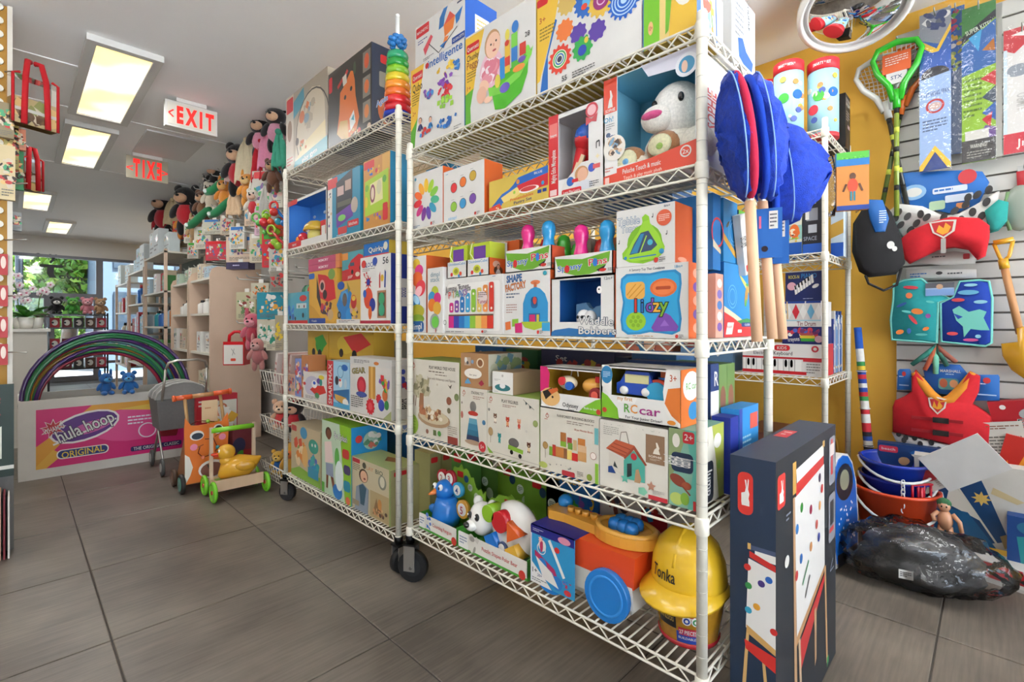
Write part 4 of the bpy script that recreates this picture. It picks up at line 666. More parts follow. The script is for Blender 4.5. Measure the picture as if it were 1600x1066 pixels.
g = G(); g.ell((-.015,dy*.16,dz*.62), (.016,dy*.16,dz*.17), 'e4d4b4', 16, 10); ctl = g.obj('controller', od, PLAS)
for (yy, zz, c) in ((.20,.66,'d8343a'),(.08,.56,'2a62b8')):
    g = G(); g.cyl((-.036,dy*yy,dz*zz),(-.02,dy*yy,dz*zz), .013, c, 12); g.obj('button', ctl, PLAS)
g = G(); g.tube([(-.01,dy*.12,dz*.78),(-.01,dy*.10,dz*.97),(-.01,dy*.02,dz*.97),(-.01,0,dz*.78)], .002, 'cfcabc', 6); g.obj('aerial_loop', ctl, PLAS)
g = G(); g.ell((-.01,-dy*.26,dz*.60), (.035,dy*.16,dz*.20), 'e2a24a', 16, 10); bee = g.obj('bee_car', od, PLAS)
g = G(); g.box((-.03,-dy*.46,dz*.50),(.02,-dy*.40,dz*.80),'2c2422'); g.box((-.032,-dy*.40,dz*.70),(.02,-dy*.34,dz*.84),'cf2a2a'); g.obj('engine', bee, PLAS)
g = G(); g.cyl((-.046,-dy*.38,dz*.43),(-.03,-dy*.38,dz*.43), .022, '8a2a2a', 16); g.cyl((-.050,-dy*.38,dz*.43),(-.046,-dy*.38,dz*.43), .012, 'd85a4a', 12); g.obj('wheel', bee, PLAS)
RC = [('p',[(0,0),(.10,0),(.14,.30),(.12,.56),(0,.40)],'e6e0d8'), ('e',.07,.18,.08,.17,'2f7fb0'), ('x',.02,.12,.12,.24,4,'d0e4f0'), ('p',[(0,.52),(.08,.58),(.22,.80),(.24,1),(0,1)],'7ab42c'), ('c',.04,.86,.05,'c04030'), ('p',[(.22,.68),(.45,.68),(.48,.56),(.24,.56)],'e8e4de'), ('t','my first',.32,.60,.07,.2,'c8862c'), ('t','R',.35,.77,.16,None,'4f9f2c',0,W), ('t','C',.44,.77,.16,None,'d8862c',0,W), ('t','car',.64,.77,.16,.28,'a02a7a',0,W), ('t','For Your Junior Driver!',.56,.93,.05,.46,'2c2a2c'), ('p',[(.84,.0),(1,.0),(1,1),(.90,.92),(.82,.70),(.80,.40)],'e6e0d8'), ('p',[(.86,.34),(1,.30),(1,.92),(.90,.80),(.82,.60)],'e07a34'), ('t','3+',.92,.15,.12,.08,'b8502c'), ('e',.90,.92,.05,.04,'d8862c')]
rc, rdm = window_box('toy_box', 'blue remote control car in an orange and white window box', 940, 1064, 570, hBB+.001, XB, .12, 'e0dcd6', .13, .84, .05, .56, RC, '8f8424', [('r',0,0,1,1,'d8702c'), ('e',.5,.3,.4,.26,'e2ded8'), ('t','RC car',.5,.3,.12,.5,'4f9f2c'), ('e',.6,.75,.25,.16,'2f7fb0')], ref='L', sidecol='d8702c')
dx, dy, dz = rdm
g = G(); y0, y1 = dy*.36, -dy*.12
g.prism([(-.035,y0,dz*.46),(-.035,y1,dz*.46),(-.035,y1,dz*.66),(-.035,y1+.012,dz*.90),(-.035,y0-.03,dz*.90),(-.035,y0-.012,dz*.70),(-.035,y0,dz*.66)], (.07,0,0), '2a4fae'); car = g.obj('car', rc, PLAS)
g = G(); g.box((-.037,y1+.012,dz*.68),(-.034,y0-.028,dz*.84),'d6cf9a'); g.obj('windscreen', car, PLAS)
for yy in (y0-.025, y1+.02):
    g = G(); g.ell((-.037,yy,dz*.53), (.006,.014,.012), 'e8e4de'); g.obj('headlamp', car, PLAS)
g = G(); g.cyl((-.04,-dy*.16,dz*.54),(-.018,-dy*.16,dz*.54), dz*.19, '3aa0c8', 24); g.cyl((-.03,-dy*.16,dz*.54),(-.015,-dy*.16,dz*.54), dz*.24, 'd0452c', 24); sw_ = g.obj('steering_wheel', rc, PLAS)
g = G(); g.box((-.02,-dy*.30,dz*.60),(.02,-dy*.18,dz*.96),'d8602c'); g.cyl((0,-dy*.24,dz*.78),(0,-dy*.24,dz*.82),.03,'3a72c0',14); g.obj('gear_stick', rc, PLAS)
# back row of the fourth shelf
for (x0, x1, y0, wd, hh, c, art, lb) in ((.20,.255,.555,.26,.345,'1f3a6a',[('r',0,0,1,.22,'1c3c74'),('t','R',.7,.12,.12,.5,W),('r',0,.22,1,1,'dcd8d0'),('p',[(.2,.7),(.9,.76),(.8,.82),(.2,.76)],'a02a34')],'navy and white book-like box, end marked R, behind the post'),
    (.257,.315,.555,.2,.34,'5a8a4a',[('r',0,0,1,1,'6a8a4c'),('e',.5,.3,.35,.12,'8a5a44'),('e',.5,.5,.3,.1,'c8b088'),('e',.5,.7,.3,.12,'b8783a'),('e',.5,.86,.2,.07,'7a3a2a')],'green box end with garden figures, left of a pair'),
    (.317,.375,.555,.2,.34,'5a8a4a',[('r',0,0,1,1,'6a8a4c'),('e',.5,.3,.35,.12,'8a5a44'),('e',.5,.5,.3,.1,'c8b088'),('e',.5,.7,.3,.12,'b8783a'),('e',.5,.86,.2,.07,'7a3a2a')],'green box end with garden figures, right of a pair')):
    carton('toy_box', lb, 'toy box', (XF+(x0+x1)/2, y0+wd/2, zD), (x1-x0, wd, hh), c, None, art)
carton('toy_box', 'deep blue box end below the garden figures boxes', 'toy box', (XF+.225,.525,zD), (.058,.05,.205), '1c2f8e', None, None)
carton('toy_box', 'bright blue box end with a pink flower and red label', 'toy box', (XF+.335,.525,zD), (.155,.05,.22), '2a86c4', None, [('r',.55,.1,.95,.3,'d85a4a'), ('x',.1,.35,.6,.6,4,'a8d4ec'), ('s',.75,.78,.14,6,'e8b0a8'), ('r',0,0,.16,1,'2a4aa0')])
for (y, wd, hh, c, lb) in ((1.60,.18,.36,'2f6fae','tall mid blue carton at the back of the fourth shelf'), (1.40,.18,.35,'2f6a44','tall dark green carton at the back of the fourth shelf'), (1.12,.34,.36,'3a3a5a','plum carton at the back of the fourth shelf'), (.92,.05,.34,'203050','thin navy carton at the back of the fourth shelf')):
    carton('toy_box', lb, 'toy box', (XF+.40,y,zD), (.13,wd,hh), c, [('t','Set',.3,.1,.06,.3,W),('k',.5,.2,.4,.1,14,['c8a83a','3a8a9a','a83a3a'],int(y*50))])
carton('toy_box', 'low bluish carton at the back corner of the fourth shelf', 'toy box', (XF+.40,.80,zD), (.13,.16,.36), '3a6a9a')
# ---- bottom shelf
def tray_toy(label, L, R, Tback, bodycol, caption, grp):
    loc, dim = pdim(L, R, Tback, zE, XB, .15); dx, dy, dz = dim
    t = thing('toy_box', label, 'toy box', loc, 0, grp); g = G(); e = .003; h = .062
    g.box((-dx/2,-dy/2,0),(-dx/2+e,dy/2,h),'dcd6cc'); g.box((-dx/2,-dy/2,0),(dx/2,dy/2,e),'4a9a3a'); g.box((-dx/2,-dy/2,0),(dx/2,-dy/2+e,h*1.1),'4a9a34'); g.box((-dx/2,dy/2-e,0),(dx/2,dy/2,h),'4a9a34'); g.obj('tray', t, CARD)
    g = G(); pts = [(dx/2-.004,dy/2,0)]; n = 16
    for i in range(n+1):
        f = i/n; pts.append((dx/2-.004, dy/2-dy*f, dz*(.66+.30*math.sin(min(1,f*1.3)*PI)**.7+.04*math.sin(i*2.4))))
    pts.append((dx/2-.004,-dy/2,0)); g.prism(pts, (.004,0,0), '8cb83c'); bc = g.obj('scalloped_backing', t, CARD)
    faces_art((dx,dy,h), [('r',0,.86,1,1,'4a9a34'), ('t',caption,.62,.42,.22,.5,'c03a3a',.0), ('q',.0,.0,.16,.9,.06,'e6e2dc'), ('x',.02,.2,.14,.7,3,'6a7a9a'), ('c',.93,.8,.25,'c8382c'), ('k',.25,.4,.07,.5,9,bodycol,len(caption))], [('r',0,0,1,1,'4a9a34')], None, parent=t)
    g = G(); Art(g, (dx/2-.005,dy/2,dz), (0,-1,0), (0,0,-1), (-1,0,0), dy, dz).draw([('q',.28,.12,.44,.22,.02,RD), ('c',.62,.34,.06,'dfe6d8'), ('x',.58,.31,.66,.37,3,'4a6a4a'), ('e',.78,.46,.06,.07,'cfdcc0'), ('e',.52,.22,.06,.06,'2a5a8a'), ('x',.1,.4,.24,.6,4,'8ab84a')]); g.obj('print', bc, PRINT)
    return t, dim
pt, pd = tray_toy('counting penguin toy in a green tray on the bottom shelf', 655, 714, 730, ['2a6ac0','5a7ac8','e6e2dc'], 'Counting Penguin', 'green trays of toddler toys')
dx, dy, dz = pd; cy = dy*.10
g = G(); g.lathe([(.055,.03),(.060,.06),(.052,.10),(.040,.135)], (-.01,cy,0), '2272c4', 18); g.ell((-.01,cy+.012,.16), (.042,.042,.040), '2272c4', 16, 10); g.ell((-.02,cy+.065,.07), (.02,.035,.02), '2272c4'); pb_ = g.obj('penguin', pt, PLAS)
g = G(); g.cyl((-.045,cy+.024,.158),(-.075,cy+.034,.150), .014, 'e8803a', 12, r2=.003); g.obj('beak', pb_, PLAS)
for yy in (.0, .038):
    g = G(); g.ell((-.043,cy+yy-.004,.178), (.010,.010,.013), 'f0ece6'); g.ell((-.052,cy+yy-.004,.177), (.004,.005,.006), K, 8, 6); g.obj('eye', pb_, PLAS)
for (yy, zz, r, c, tx) in ((.045,.20,.032,'b02a34','2'), (-.005,.205,.032,'b02a34','3'), (-.055,.17,.030,'3a9ac0','4'), (-.085,.10,.036,'d8a03c','5')):
    g = G(); g.cyl((.0,cy+yy,zz),(.016,cy+yy,zz), r, c, 20); g.cyl((-.002,cy+yy,zz),(.002,cy+yy,zz), r*.68, 'ece6dc', 18); pd_ = g.obj('number_paddle', pt, PLAS)
    g = G(); Art(g, (-.003,cy+yy+r,zz+r), (0,-1,0), (0,0,-1), (-1,0,0), 2*r, 2*r).draw([('t',tx,.5,.52,.42,None,'b02a34' if tx != '4' else '24407a')]); g.obj('numeral', pd_, PRINT)
bt, bd = tray_toy('shape sorting polar bear toy in a green tray on the bottom shelf', 716, 825, 775, ['dcd6ca','9a948a','c8c0b4'], 'Puzzlin Shapes Polar Bear', 'green trays of toddler toys')
dx, dy, dz = bd; hb = Zat(760, 818, X=XB)-zE
g = G(); g.ell((.0,-dy*.14,.105), (.055,dy*.30,.105), 'e6e2da', 22, 14); bb_ = g.obj('bear_body', bt, PLAS)
g = G(); g.ell((-.03,dy*.26,.118), (.045,.056,.062), 'ece8e0', 18, 12); g.ell((-.07,dy*.30,.100), (.024,.026,.020), 'ece8e0'); g.ell((-.02,dy*.36,.170), (.018,.02,.022), 'e2ded6'); g.ell((-.02,dy*.14,.172), (.018,.02,.022), 'e2ded6'); hd = g.obj('bear_head', bt, PLAS)
g = G(); g.ell((-.095,dy*.305,.108), (.010,.013,.011), '23201f', 10, 8); g.obj('nose', hd, PLAS)
for yy in (.33, .22):
    g = G(); g.ell((-.070,dy*yy,.135), (.008,.011,.014), '2a2622', 10, 8); g.ell((-.076,dy*yy+.003,.139), (.003,.004,.004), 'f2f0ec', 8, 6); g.obj('eye', hd, PLAS)
for (yy, zz, r, c, k) in ((.06,.165,.030,'8ab82c',6),(-.10,.150,.036,'c8262c',5),(-.27,.128,.040,'e0622a',3),(.02,.070,.036,'1f6fc0',4),(-.28,.058,.036,'d8a83a',4)):
    g = G(); a = Vector((-.058,dy*yy,zz)); g.M = Matrix.Translation(a) @ Matrix.Rotation(.25 if k == 4 else .0, 4, 'X'); g.cyl((-.012,0,0),(.04,0,0), r, c, 24 if k > 4 else k*1, r2=r); g.M = None; g.obj('shape_block', bt, PLAS)
g = G(); g.cyl((-.062,-dy*.12,.062),(-.05,-dy*.12,.062), .020, '3a4a6a', 18); g.cyl((-.064,-dy*.12,.062),(-.05,-dy*.12,.062), .014, 'e2ded6', 16); g.obj('button', bt, PLAS)
for i, (y, c, lb) in enumerate(((1.62,'5a7f34','dark green boxed toy at the far back of the bottom shelf'),(1.44,'86b43c','scalloped green boxed toy behind the counting penguin'),(1.24,'7cab38','scalloped green boxed toy behind the polar bear'),(1.04,'6fa034','scalloped green boxed toy behind the wagon'))):
    t = thing('toy_box', lb, 'toy box', (XF+.30+.035*(i % 2)+(.05 if i == 3 else 0), y, zE)); g = G(); pts = [(0,.11,0)]+[(0,.11-.22*k/14,.20+.06*math.sin(k*PI/14)+.012*math.sin(k*2.3+i)) for k in range(15)]+[(0,-.11,0)]
    g.prism(pts, (.005,0,0), c); bk = g.obj('backing', t, CARD); g = G(); Art(g, (-.001,.11,.25), (0,-1,0), (0,0,-1), (-1,0,0), .22, .25).draw([('q',.2,.14,.42,.26,.02,RD), ('c',.66,.42,.08,'dfe6d8'), ('x',.6,.38,.72,.46,3,'4a6a4a'), ('e',.45,.3,.08,.08,'2a4a6a'), ('e',.8,.6,.1,.1,'cfe0c0')]); g.obj('print', bk, PRINT)
    g = G(); g.box((-.10,-.11,0),(0,.11,.06),'4a8a34'); g.obj('tray', t, CARD)
carton('toy_box', 'green bordered box at the far end of the bottom shelf', 'toy box', (XB+.22, 1.64, zE), (.10,.08,.30), '5a8a3c', [('q',.2,.08,.8,.2,.02,RD),('e',.5,.55,.35,.12,'a8a05a')], [('q',.2,.08,.8,.2,.02,RD)])
carton('toy_box', 'blue box with lettering at the back of the bottom shelf', 'toy box', (XF+.35, Yat(905,XF+.35), zE), (.10,.24,.30), '1f6ab0', [('t','PLAYSET',.4,.16,.07,.6,YE), ('k',.6,.4,.3,.1,12,MULTI,31)])
carton('toy_box', 'pale box with photo of kids at the back of the bottom shelf', 'toy box', (XF+.36, Yat(1000,XF+.36), zE), (.10,.28,.27), 'd5d0c8', [('k',.3,.2,.15,.12,10,['8a4a3a','c8a080','4a4a5a'],32), ('r',.62,.18,.95,.42,'c02a34'), ('k',.78,.2,.12,.08,8,['2f8fc0','e0b03a','c8382c'],33), ('t','hopper',.8,.6,.08,.3,K)])
# ride-on block wagon
wy1, wy0 = Yat(833, XB), Yat(988, XB); wl = wy1-wy0
wg = thing('wagon_toy', 'orange and white block wagon with blue wheels and ochre scoop lid', 'wagon toy', (XB+.11,(wy0+wy1)/2,zE))
g = G(); hw = .10
def taper(g, x0, x1, y0, y1, z0, z1, k, col):
    a = [g.pt(p) for p in ((x0,y0,z0),(x1,y0,z0),(x1,y1,z0),(x0,y1,z0))]; cx, cy = (x0+x1)/2, (y0+y1)/2
    b = [g.pt((cx+(p[0]-cx)*k, cy+(p[1]-cy)*k, z1)) for p in ((x0,y0),(x1,y0),(x1,y1),(x0,y1))]
    g.skin(a, b, col, False); g.face(list(reversed(a)), col); g.face(b, col)
HZ = Zat(975, 872, X=XB)-zE
taper(g, -hw,hw,-wl/2,wl/2,.055,.115,.94,'cfcabf'); g.box((-hw+.02,-wl/2+.02,.03),(hw-.02,wl/2-.02,.06),'cfcabf'); g.obj('chassis', wg, PLAS)
g = G(); taper(g, -hw+.006,hw-.006,-wl/2+.006,wl/2-.006,.108,HZ,1.04,'dc4a22'); g.obj('tub', wg, PLAS)
for yy in (wl*.30, -wl*.27):
    for sx in (-1, 1):
        g = G(); r = .072; x = sx*(hw+.004)
        g.lathe([(r*.98,-.012),(r,-.006),(r,.006),(r*.96,.012)], (x,yy,r), '1f78c4', 28, (1,0,0)); w_ = g.obj('wheel', wg, PLAS)
        g = G(); g.lathe([(r*.80,0),(r*.78,.004),(r*.70,.004),(r*.66,.0)], (x+sx*.010,yy,r), '2a86d2', 28, (sx,0,0)); g.obj('rim', w_, PLAS)
# scoop lid with raised blocks
zt = HZ+.002; g = G(); pts = []
for i in range(28):
    p = 2*PI*i/28; pts.append((.075*math.cos(p), -wl*.26+.105*math.sin(p), zt))
g.prism(pts, (0,0,.03), 'd99a3a'); pts = [(.03,-wl*.12,zt),(.03,wl*.30,zt),(.05,wl*.46,zt),(.03,wl*.52,zt),(-.03,wl*.52,zt),(-.05,wl*.46,zt),(-.04,wl*.30,zt),(-.05,-wl*.12,zt)]
g.prism(pts, (0,0,.027), 'd99a3a'); lid = g.obj('scoop_lid', wg, PLAS)
g = G(); g.tube([(.062*math.cos(2*PI*i/24), -wl*.26+.09*math.sin(2*PI*i/24), zt+.030) for i in range(24)], .009, 'e0a548', 8, True); g.obj('lid_rim', lid, PLAS)
for yy in (.05, .14, .22, .30):
    g = G(); g.cyl((-.005,wl*yy,zt+.026),(-.005,wl*yy,zt+.042), .012, 'd99a3a', 12); g.obj('stud', lid, PLAS)
for (xx, yy) in ((-.018,-.19),(.016,-.19),(-.018,-.27),(.016,-.27),(-.018,-.34),(.016,-.33)):
    g = G(); g.lathe([(.022,.028),(.022,.045),(.017,.055),(.006,.060)], (xx,wl*yy,zt), '1f72bc', 14); g.obj('block', wg, PLAS)
g = G(); g.ell((.03,wl*.44,zt+.035), .026, '2a86cc'); g.obj('ball', wg, PLAS)
# printed cardboard sleeve on the wagon's far half
g = G(); g.box((-hw-.020,wl*.02,.018),(-hw-.017,wl*.50,HZ+.002),'2f8fc0'); g.box((-hw-.020,wl*.02,HZ-.001),(hw*.2,wl*.50,HZ+.002),'2a2a7a'); slv = g.obj('card_sleeve', wg, CARD)
g = G(); Art(g, (-hw-.0202,wl*.50,HZ), (0,-1,0), (0,0,-1), (-1,0,0), wl*.48, HZ-.018).draw([('r',0,0,1,.14,'26267a'), ('x',.05,.04,.3,.10,2,'c8c8e0'), ('e',.78,.08,.14,.06,'d88aa0'), ('p',[(.1,.42),(.56,.62),(.72,.88),(.66,.90),(.52,.70),(.1,.52)],'b02a5a'), ('c',.28,.62,.10,'2a78c0'), ('c',.62,.84,.12,'2a78c0'), ('p',[(.12,.52),(.5,.7),(.66,.92),(.3,.86)],'dcd6ce'), ('l',.44,.16,.78,.70,.06,'e2ded8'), ('e',.62,.28,.06,.05,'c8302c'), ('e',.28,.30,.09,.10,'dcd6ce'), ('o',.26,.36,.10,.014,'e2ded8'), ('e',.26,.30,.04,.12,'b8345a'), ('s',.24,.20,.06,6,'e8b0a0'), ('p',[(0,.62),(.34,.86),(.5,1),(0,1)],'e2ded8'), ('t','1+',.10,.78,.09,None,K), ('t','20+',.22,.84,.05,None,'3a3a6a'), ('x',.03,.90,.40,.97,2,'6a6a6a'), ('r',.0,.14,.03,1,'d8d4e0'), ('e',.86,.92,.08,.05,'c8383c'), ('k',.85,.78,.08,.06,6,['b8345a','2a78c0'],35)]); g.obj('print', slv, PRINT)
# construction helmet bucket
hx, hy = XF+.135, Yat(1076, XF+.135)
d_h = hx/ray(1075)[0]; hat_z = Zat(1075, 928, X=hx)
bk = thing('bucket', 'clear ochre block bucket under a yellow hard hat beside the post', 'bucket', (hx,hy,zE)); bh = .100
g = G(); g.lathe([(.062,.0),(.066,.004),(.080,bh),(.080,bh+.02)], (0,0,0), 'b8862a', 28); bo = g.obj('tub', bk, mat('amber_plastic', 'b98425', rough=.25, coat=.3, noise=.18, nscale=45))
g = G(); g.lathe([(.064,0),(.067,.002),(.070,.012),(.066,.014)], (0,0,0), 'b02a30', 28); g.obj('base_ring', bk, PLAS)
def wrap(g, r0, r1, z0, z1, a0, a1, col, n=12):
    for i in range(n):
        p, q = a0+(a1-a0)*i/n, a0+(a1-a0)*(i+1)/n
        g.poly([(r0*math.cos(p),r0*math.sin(p),z0),(r0*math.cos(q),r0*math.sin(q),z0),(r1*math.cos(q),r1*math.sin(q),z1),(r1*math.cos(p),r1*math.sin(p),z1)], col)
def rr(z): return .0665+(.080-.066)*(z-.004)/max(bh-.004,.01)+.0006
g = G(); wrap(g, rr(.045), rr(.105), .045, .105, PI*1.02, PI*.82, '2a2622'); wrap(g, rr(.015), rr(.042), .015, .042, PI*1.30, PI*1.02, '1f3f9a'); wrap(g, rr(.034), rr(.052), .034, .052, PI*1.22, PI*1.04, 'c0283a'); g.obj('label', bk, PRINT)
def curvetext(txt, r, ang0, ang1, z, hgt, col, name, parent, m=PRINT, flip=1):
    V, F, x0, x1, y0, y1 = text_geo(txt, .012); g = G(); ids = []; sx = (ang1-ang0)/(x1-x0)
    for (x, y) in V:
        a = ang0+(x-x0)*sx; zz = z+(y-.35)*hgt/.72; R = r(zz) if callable(r) else r; ids.append(g.pt((R*math.cos(a),R*math.sin(a),zz)))
    for f in F: g.face([ids[i] for i in f], col)
    return g.obj(name, parent, m)
curvetext('Tonka', lambda z: rr(z)+.001, PI*.85, PI*.99, .092, .014, YE, 'brand_text', bk); curvetext('MINI BLOCKS', lambda z: rr(z)+.001, PI*.845, PI*1.0, .066, .011, 'd8b04a', 'subtitle', bk); curvetext('27 PIECES', lambda z: rr(z)+.0012, PI*1.05, PI*1.21, .043, .010, W, 'count_text', bk); curvetext('BUILDABLE SET', lambda z: rr(z)+.0012, PI*1.04, PI*1.27, .028, .006, W, 'caption', bk)
for k, (a, z, c) in enumerate(((1.16,.088,'c83a3a'),(1.12,.072,'2a4aa0'),(1.20,.072,'4a9a5a'))):
    g = G(); R = rr(z)+.001; p = Vector((R*math.cos(PI*a),R*math.sin(PI*a),z)); n_ = Vector((p.x,p.y,0)).normalized(); g.cyl(p-n_*.002, p+n_*.0006, .0095, 'e6e2dc', 14); g.cyl(p-n_*.002, p+n_*.001, .0070, c, 14); g.cyl(p-n_*.002, p+n_*.0014, .0035, 'e6e2dc', 10); g.obj('badge', bk, PLAS)
bk.scale = (1.14,1.14,1.10)
# the hat
ht = thing('hard_hat', 'yellow toy hard hat resting on the block bucket', 'hard hat', (hx,hy,zE+(bh+.021)*1.10)); ht.scale = (1.07,1.07,1.04); HY_ = 'e3b52a'
g = G(); prof = [(.090,.0),(.0915,.025),(.087,.068),(.072,.110),(.045,.138),(.015,.149),(.001,.150)]
g.lathe(prof, (0,0,0), HY_, 32); dome = g.obj('shell', ht, PLAS)
for a in (-.6, 0, .6):
    g = G(); pts = []
    for k in range(13):
        q = -1.25+2.5*k/12; R = .094; pts.append((-.086*math.sin(q), .055*math.sin(a)*math.cos(q)*.9, .030+.118*math.cos(q)+(.002 if a == 0 else -.012)))
    g.tube(pts, .006, HY_, 6); g.obj('ridge', dome, PLAS)
g = G(); n = 36; A = []; B = []; C = []
for k in range(n):
    p = 2*PI*k/n; f = max(0, math.cos(p-PI*.97)); e = .006+.040*f**1.5
    A.append(g.pt((.090*math.cos(p),.090*math.sin(p),.016))); B.append(g.pt(((.092+e)*math.cos(p),(.092+e)*math.sin(p),.004-.016*f))); C.append(g.pt(((.092+e)*math.cos(p),(.092+e)*math.sin(p),-.002-.016*f)))
g.skin(A, B, HY_); g.skin(B, C, HY_); D = [g.pt((.090*math.cos(2*PI*k/n),.090*math.sin(2*PI*k/n),.0)) for k in range(n)]; g.skin(C, D, HY_); g.obj('brim', ht, PLAS)
def hat_r(z): return .0935 if z < .025 else .0935-(z-.025)*.115
curvetext('Tonka', lambda z: hat_r(z)+.001, PI*.79, PI*1.03, .050, .030, '262320', 'brand_text', ht)
# ---- easel carton on the floor at the end of the rack
EA = [('q',.18,.05,.52,.19,.02,'d2342c'), ('p',[(.26,.15),(.26,.12),(.34,.115),(.36,.10),(.335,.075),(.37,.075),(.385,.10),(.41,.07),(.43,.075),(.41,.105),(.44,.12),(.42,.135),(.44,.145),(.44,.16),(.27,.16)],'dfdad2'),
      ('r',.56,.295,1,.325,'dcd8d0'), ('r',.40,.285,1,.30,'4a5570'), ('p',[(.44,.305),(1,.33),(1,.35),(.44,.325)],'c8302c'), ('p',[(.42,.33),(1,.35),(1,.60),(.36,.56)],'ddd9d4'), ('p',[(.40,.28),(.47,.28),(.47,.30),(.40,.30)],'d0a45a'), ('p',[(.38,.56),(.44,.56),(.30,.91),(.20,.91)],'d3a86a'), ('p',[(.70,.62),(.76,.62),(.88,.80),(.80,.80)],'d3a86a'), ('p',[(.84,.78),(.88,.78),(.89,.82),(.83,.82)],'7ab82c'), ('p',[(.33,.60),(1,.62),(1,.67),(.36,.63)],'cf302a'), ('p',[(.38,.55),(1,.595),(1,.615),(.38,.575)],'c89a5a')]
for (u, v, c) in ((.70,.40,'4a3a7a'),(.60,.48,'e0a03a'),(.96,.54,'c8302c'),(.42,.42,'3a8a4a'),(.40,.36,'c8302c'),(.86,.38,'2a62b0'),(.42,.50,'3a9ab8')): EA += [('c',u,v,.011,c)]
EA += [('r',0,.97,.5,1,'c8302c'),('r',0,.955,.5,.97,'dcd8d0'),('r',0,.92,.02,1,'1a2a44')]
EB = [('q',.02,.05,.12,.16,.015,'d2342c'), ('p',[(.045,.135),(.045,.11),(.066,.107),(.071,.095),(.063,.07),(.073,.07),(.078,.095),(.088,.07),(.094,.075),(.088,.10),(.098,.112),(.092,.122),(.098,.13),(.098,.143),(.048,.143)],'dfdad2'), ('p',[(.27,.07),(.74,.05),(.74,.095),(.28,.12)],'dcd8d0'), ('p',[(.27,.12),(.74,.095),(.74,.13),(.27,.165)],'c8302c'), ('p',[(.25,.165),(.75,.13),(.76,.545),(.28,.66)],'d9d5d0'), ('p',[(.22,.04),(.27,.04),(.27,.15),(.22,.15)],'c89a4a'), ('p',[(.72,.035),(.76,.035),(.76,.06),(.72,.06)],'c89a4a'), ('p',[(.27,.66),(.76,.545),(.76,.565),(.28,.69)],'b8885a'), ('p',[(.30,.70),(.77,.575),(.77,.60),(.34,.80)],'c02a2e'), ('p',[(.22,.16),(.25,.16),(.29,.98),(.25,.98)],'b8906a'), ('p',[(.30,.68),(.33,.68),(.37,.98),(.34,.98)],'c8a888'), ('p',[(.56,.66),(.60,.66),(.60,.86),(.57,.88)],'b8906a'), ('p',[(.75,.55),(.78,.55),(.82,.95),(.79,.96)],'c89a6a'), ('p',[(.80,.94),(.84,.94),(.84,.97),(.80,.98)],'3a9a5a')]
for (u, v, c) in ((.35,.22,'3a8a3a'),(.66,.17,'3a2a4a'),(.50,.26,'a02a4a'),(.28,.28,'3a7ab8'),(.66,.28,'e0a060'),(.34,.40,'2a62a8'),(.50,.40,'d0905a'),(.64,.40,'3a4a9a'),(.27,.44,'c83a3a'),(.70,.22,'c8302c'),(.60,.34,'c8584a')): EB += [('e',u,v,.022,.018,c)]
EB += [('l',.36,.50,.46,.44,.01,'3a8a5a'), ('l',.40,.56,.48,.50,.01,'5a5a5a'), ('q',.84,.04,.97,.24,.02,'8a8c94'), ('r',.88,.05,.92,.20,'c83a3a'), ('r',.86,.07,.95,.12,'d8c8c0'), ('q',.83,.28,.97,.48,.02,'8a8c94'), ('r',.86,.31,.94,.41,'2a2a30'), ('r',.85,.42,.94,.44,'c83a3a'), ('e',.13,.35,.03,.02,'d8d4cc'), ('x',.12,.19,.18,.22,2,'9aa4b4'), ('l',.86,.60,.92,.56,.006,'9aa4b4'), ('l',.86,.60,.94,.60,.006,'9aa4b4')]
carton('easel_box', 'tall navy easel carton standing on the floor at the rack end', 'carton', (1.547,.413,0), (.606,.104,.735), '26344a', EA, EB, [('r',.12,.34,.46,.52,'c8343c'), ('x',.2,.37,.4,.48,2,'e0c0b8')], cols={'side':'23282f','top':'39414f'})
# ================================================================ goods on the second rack
yA, yB, yC, yD, yE = [z+.001 for z in reversed(R2Z)]
# ---- top
PG = [('r',0,0,1,1,'a89a86'), ('p',[(0,0),(.20,0),(.20,1),(0,1)],'c8bdac'), ('q',.02,.03,.19,.22,.02,RD), ('e',.10,.46,.06,.14,'8a6a50'), ('x',.03,.80,.18,.92,3,'b83a30'), ('p',[(.20,.12),(.46,.02),(.48,.22),(.20,.34)],'4a94a8'), ('p',[(.24,.90),(.30,.40),(.46,.18),(.66,.10),(.84,.16),(.94,.34),(.97,.80)],'cdbfa6'), ('o',.66,.60,.48,.02,'4a3f38'), ('k',.58,.42,.18,.16,16,['c8b8a0','7f94a0','d0703a','b0a088'],41), ('p',[(.22,.92),(.50,.72),(.96,.60),(.97,.84),(.40,.99)],'e2d0a0'), ('p',[(.2,1),(.24,.90),(1,.80),(1,1)],'3f9aa8'), ('t','play gym',.6,.91,.06,.4,W,-.08), ('c',.30,.66,.05,'3a3634'), ('k',.45,.74,.12,.06,10,['d0703a','e6d8b8','7a9a6a'],42)]
pbox('toy_box', 'beige play gym box at the far end of the second rack top', 447, 512, 156, yA, XB, .20, 'b5a894', PG)
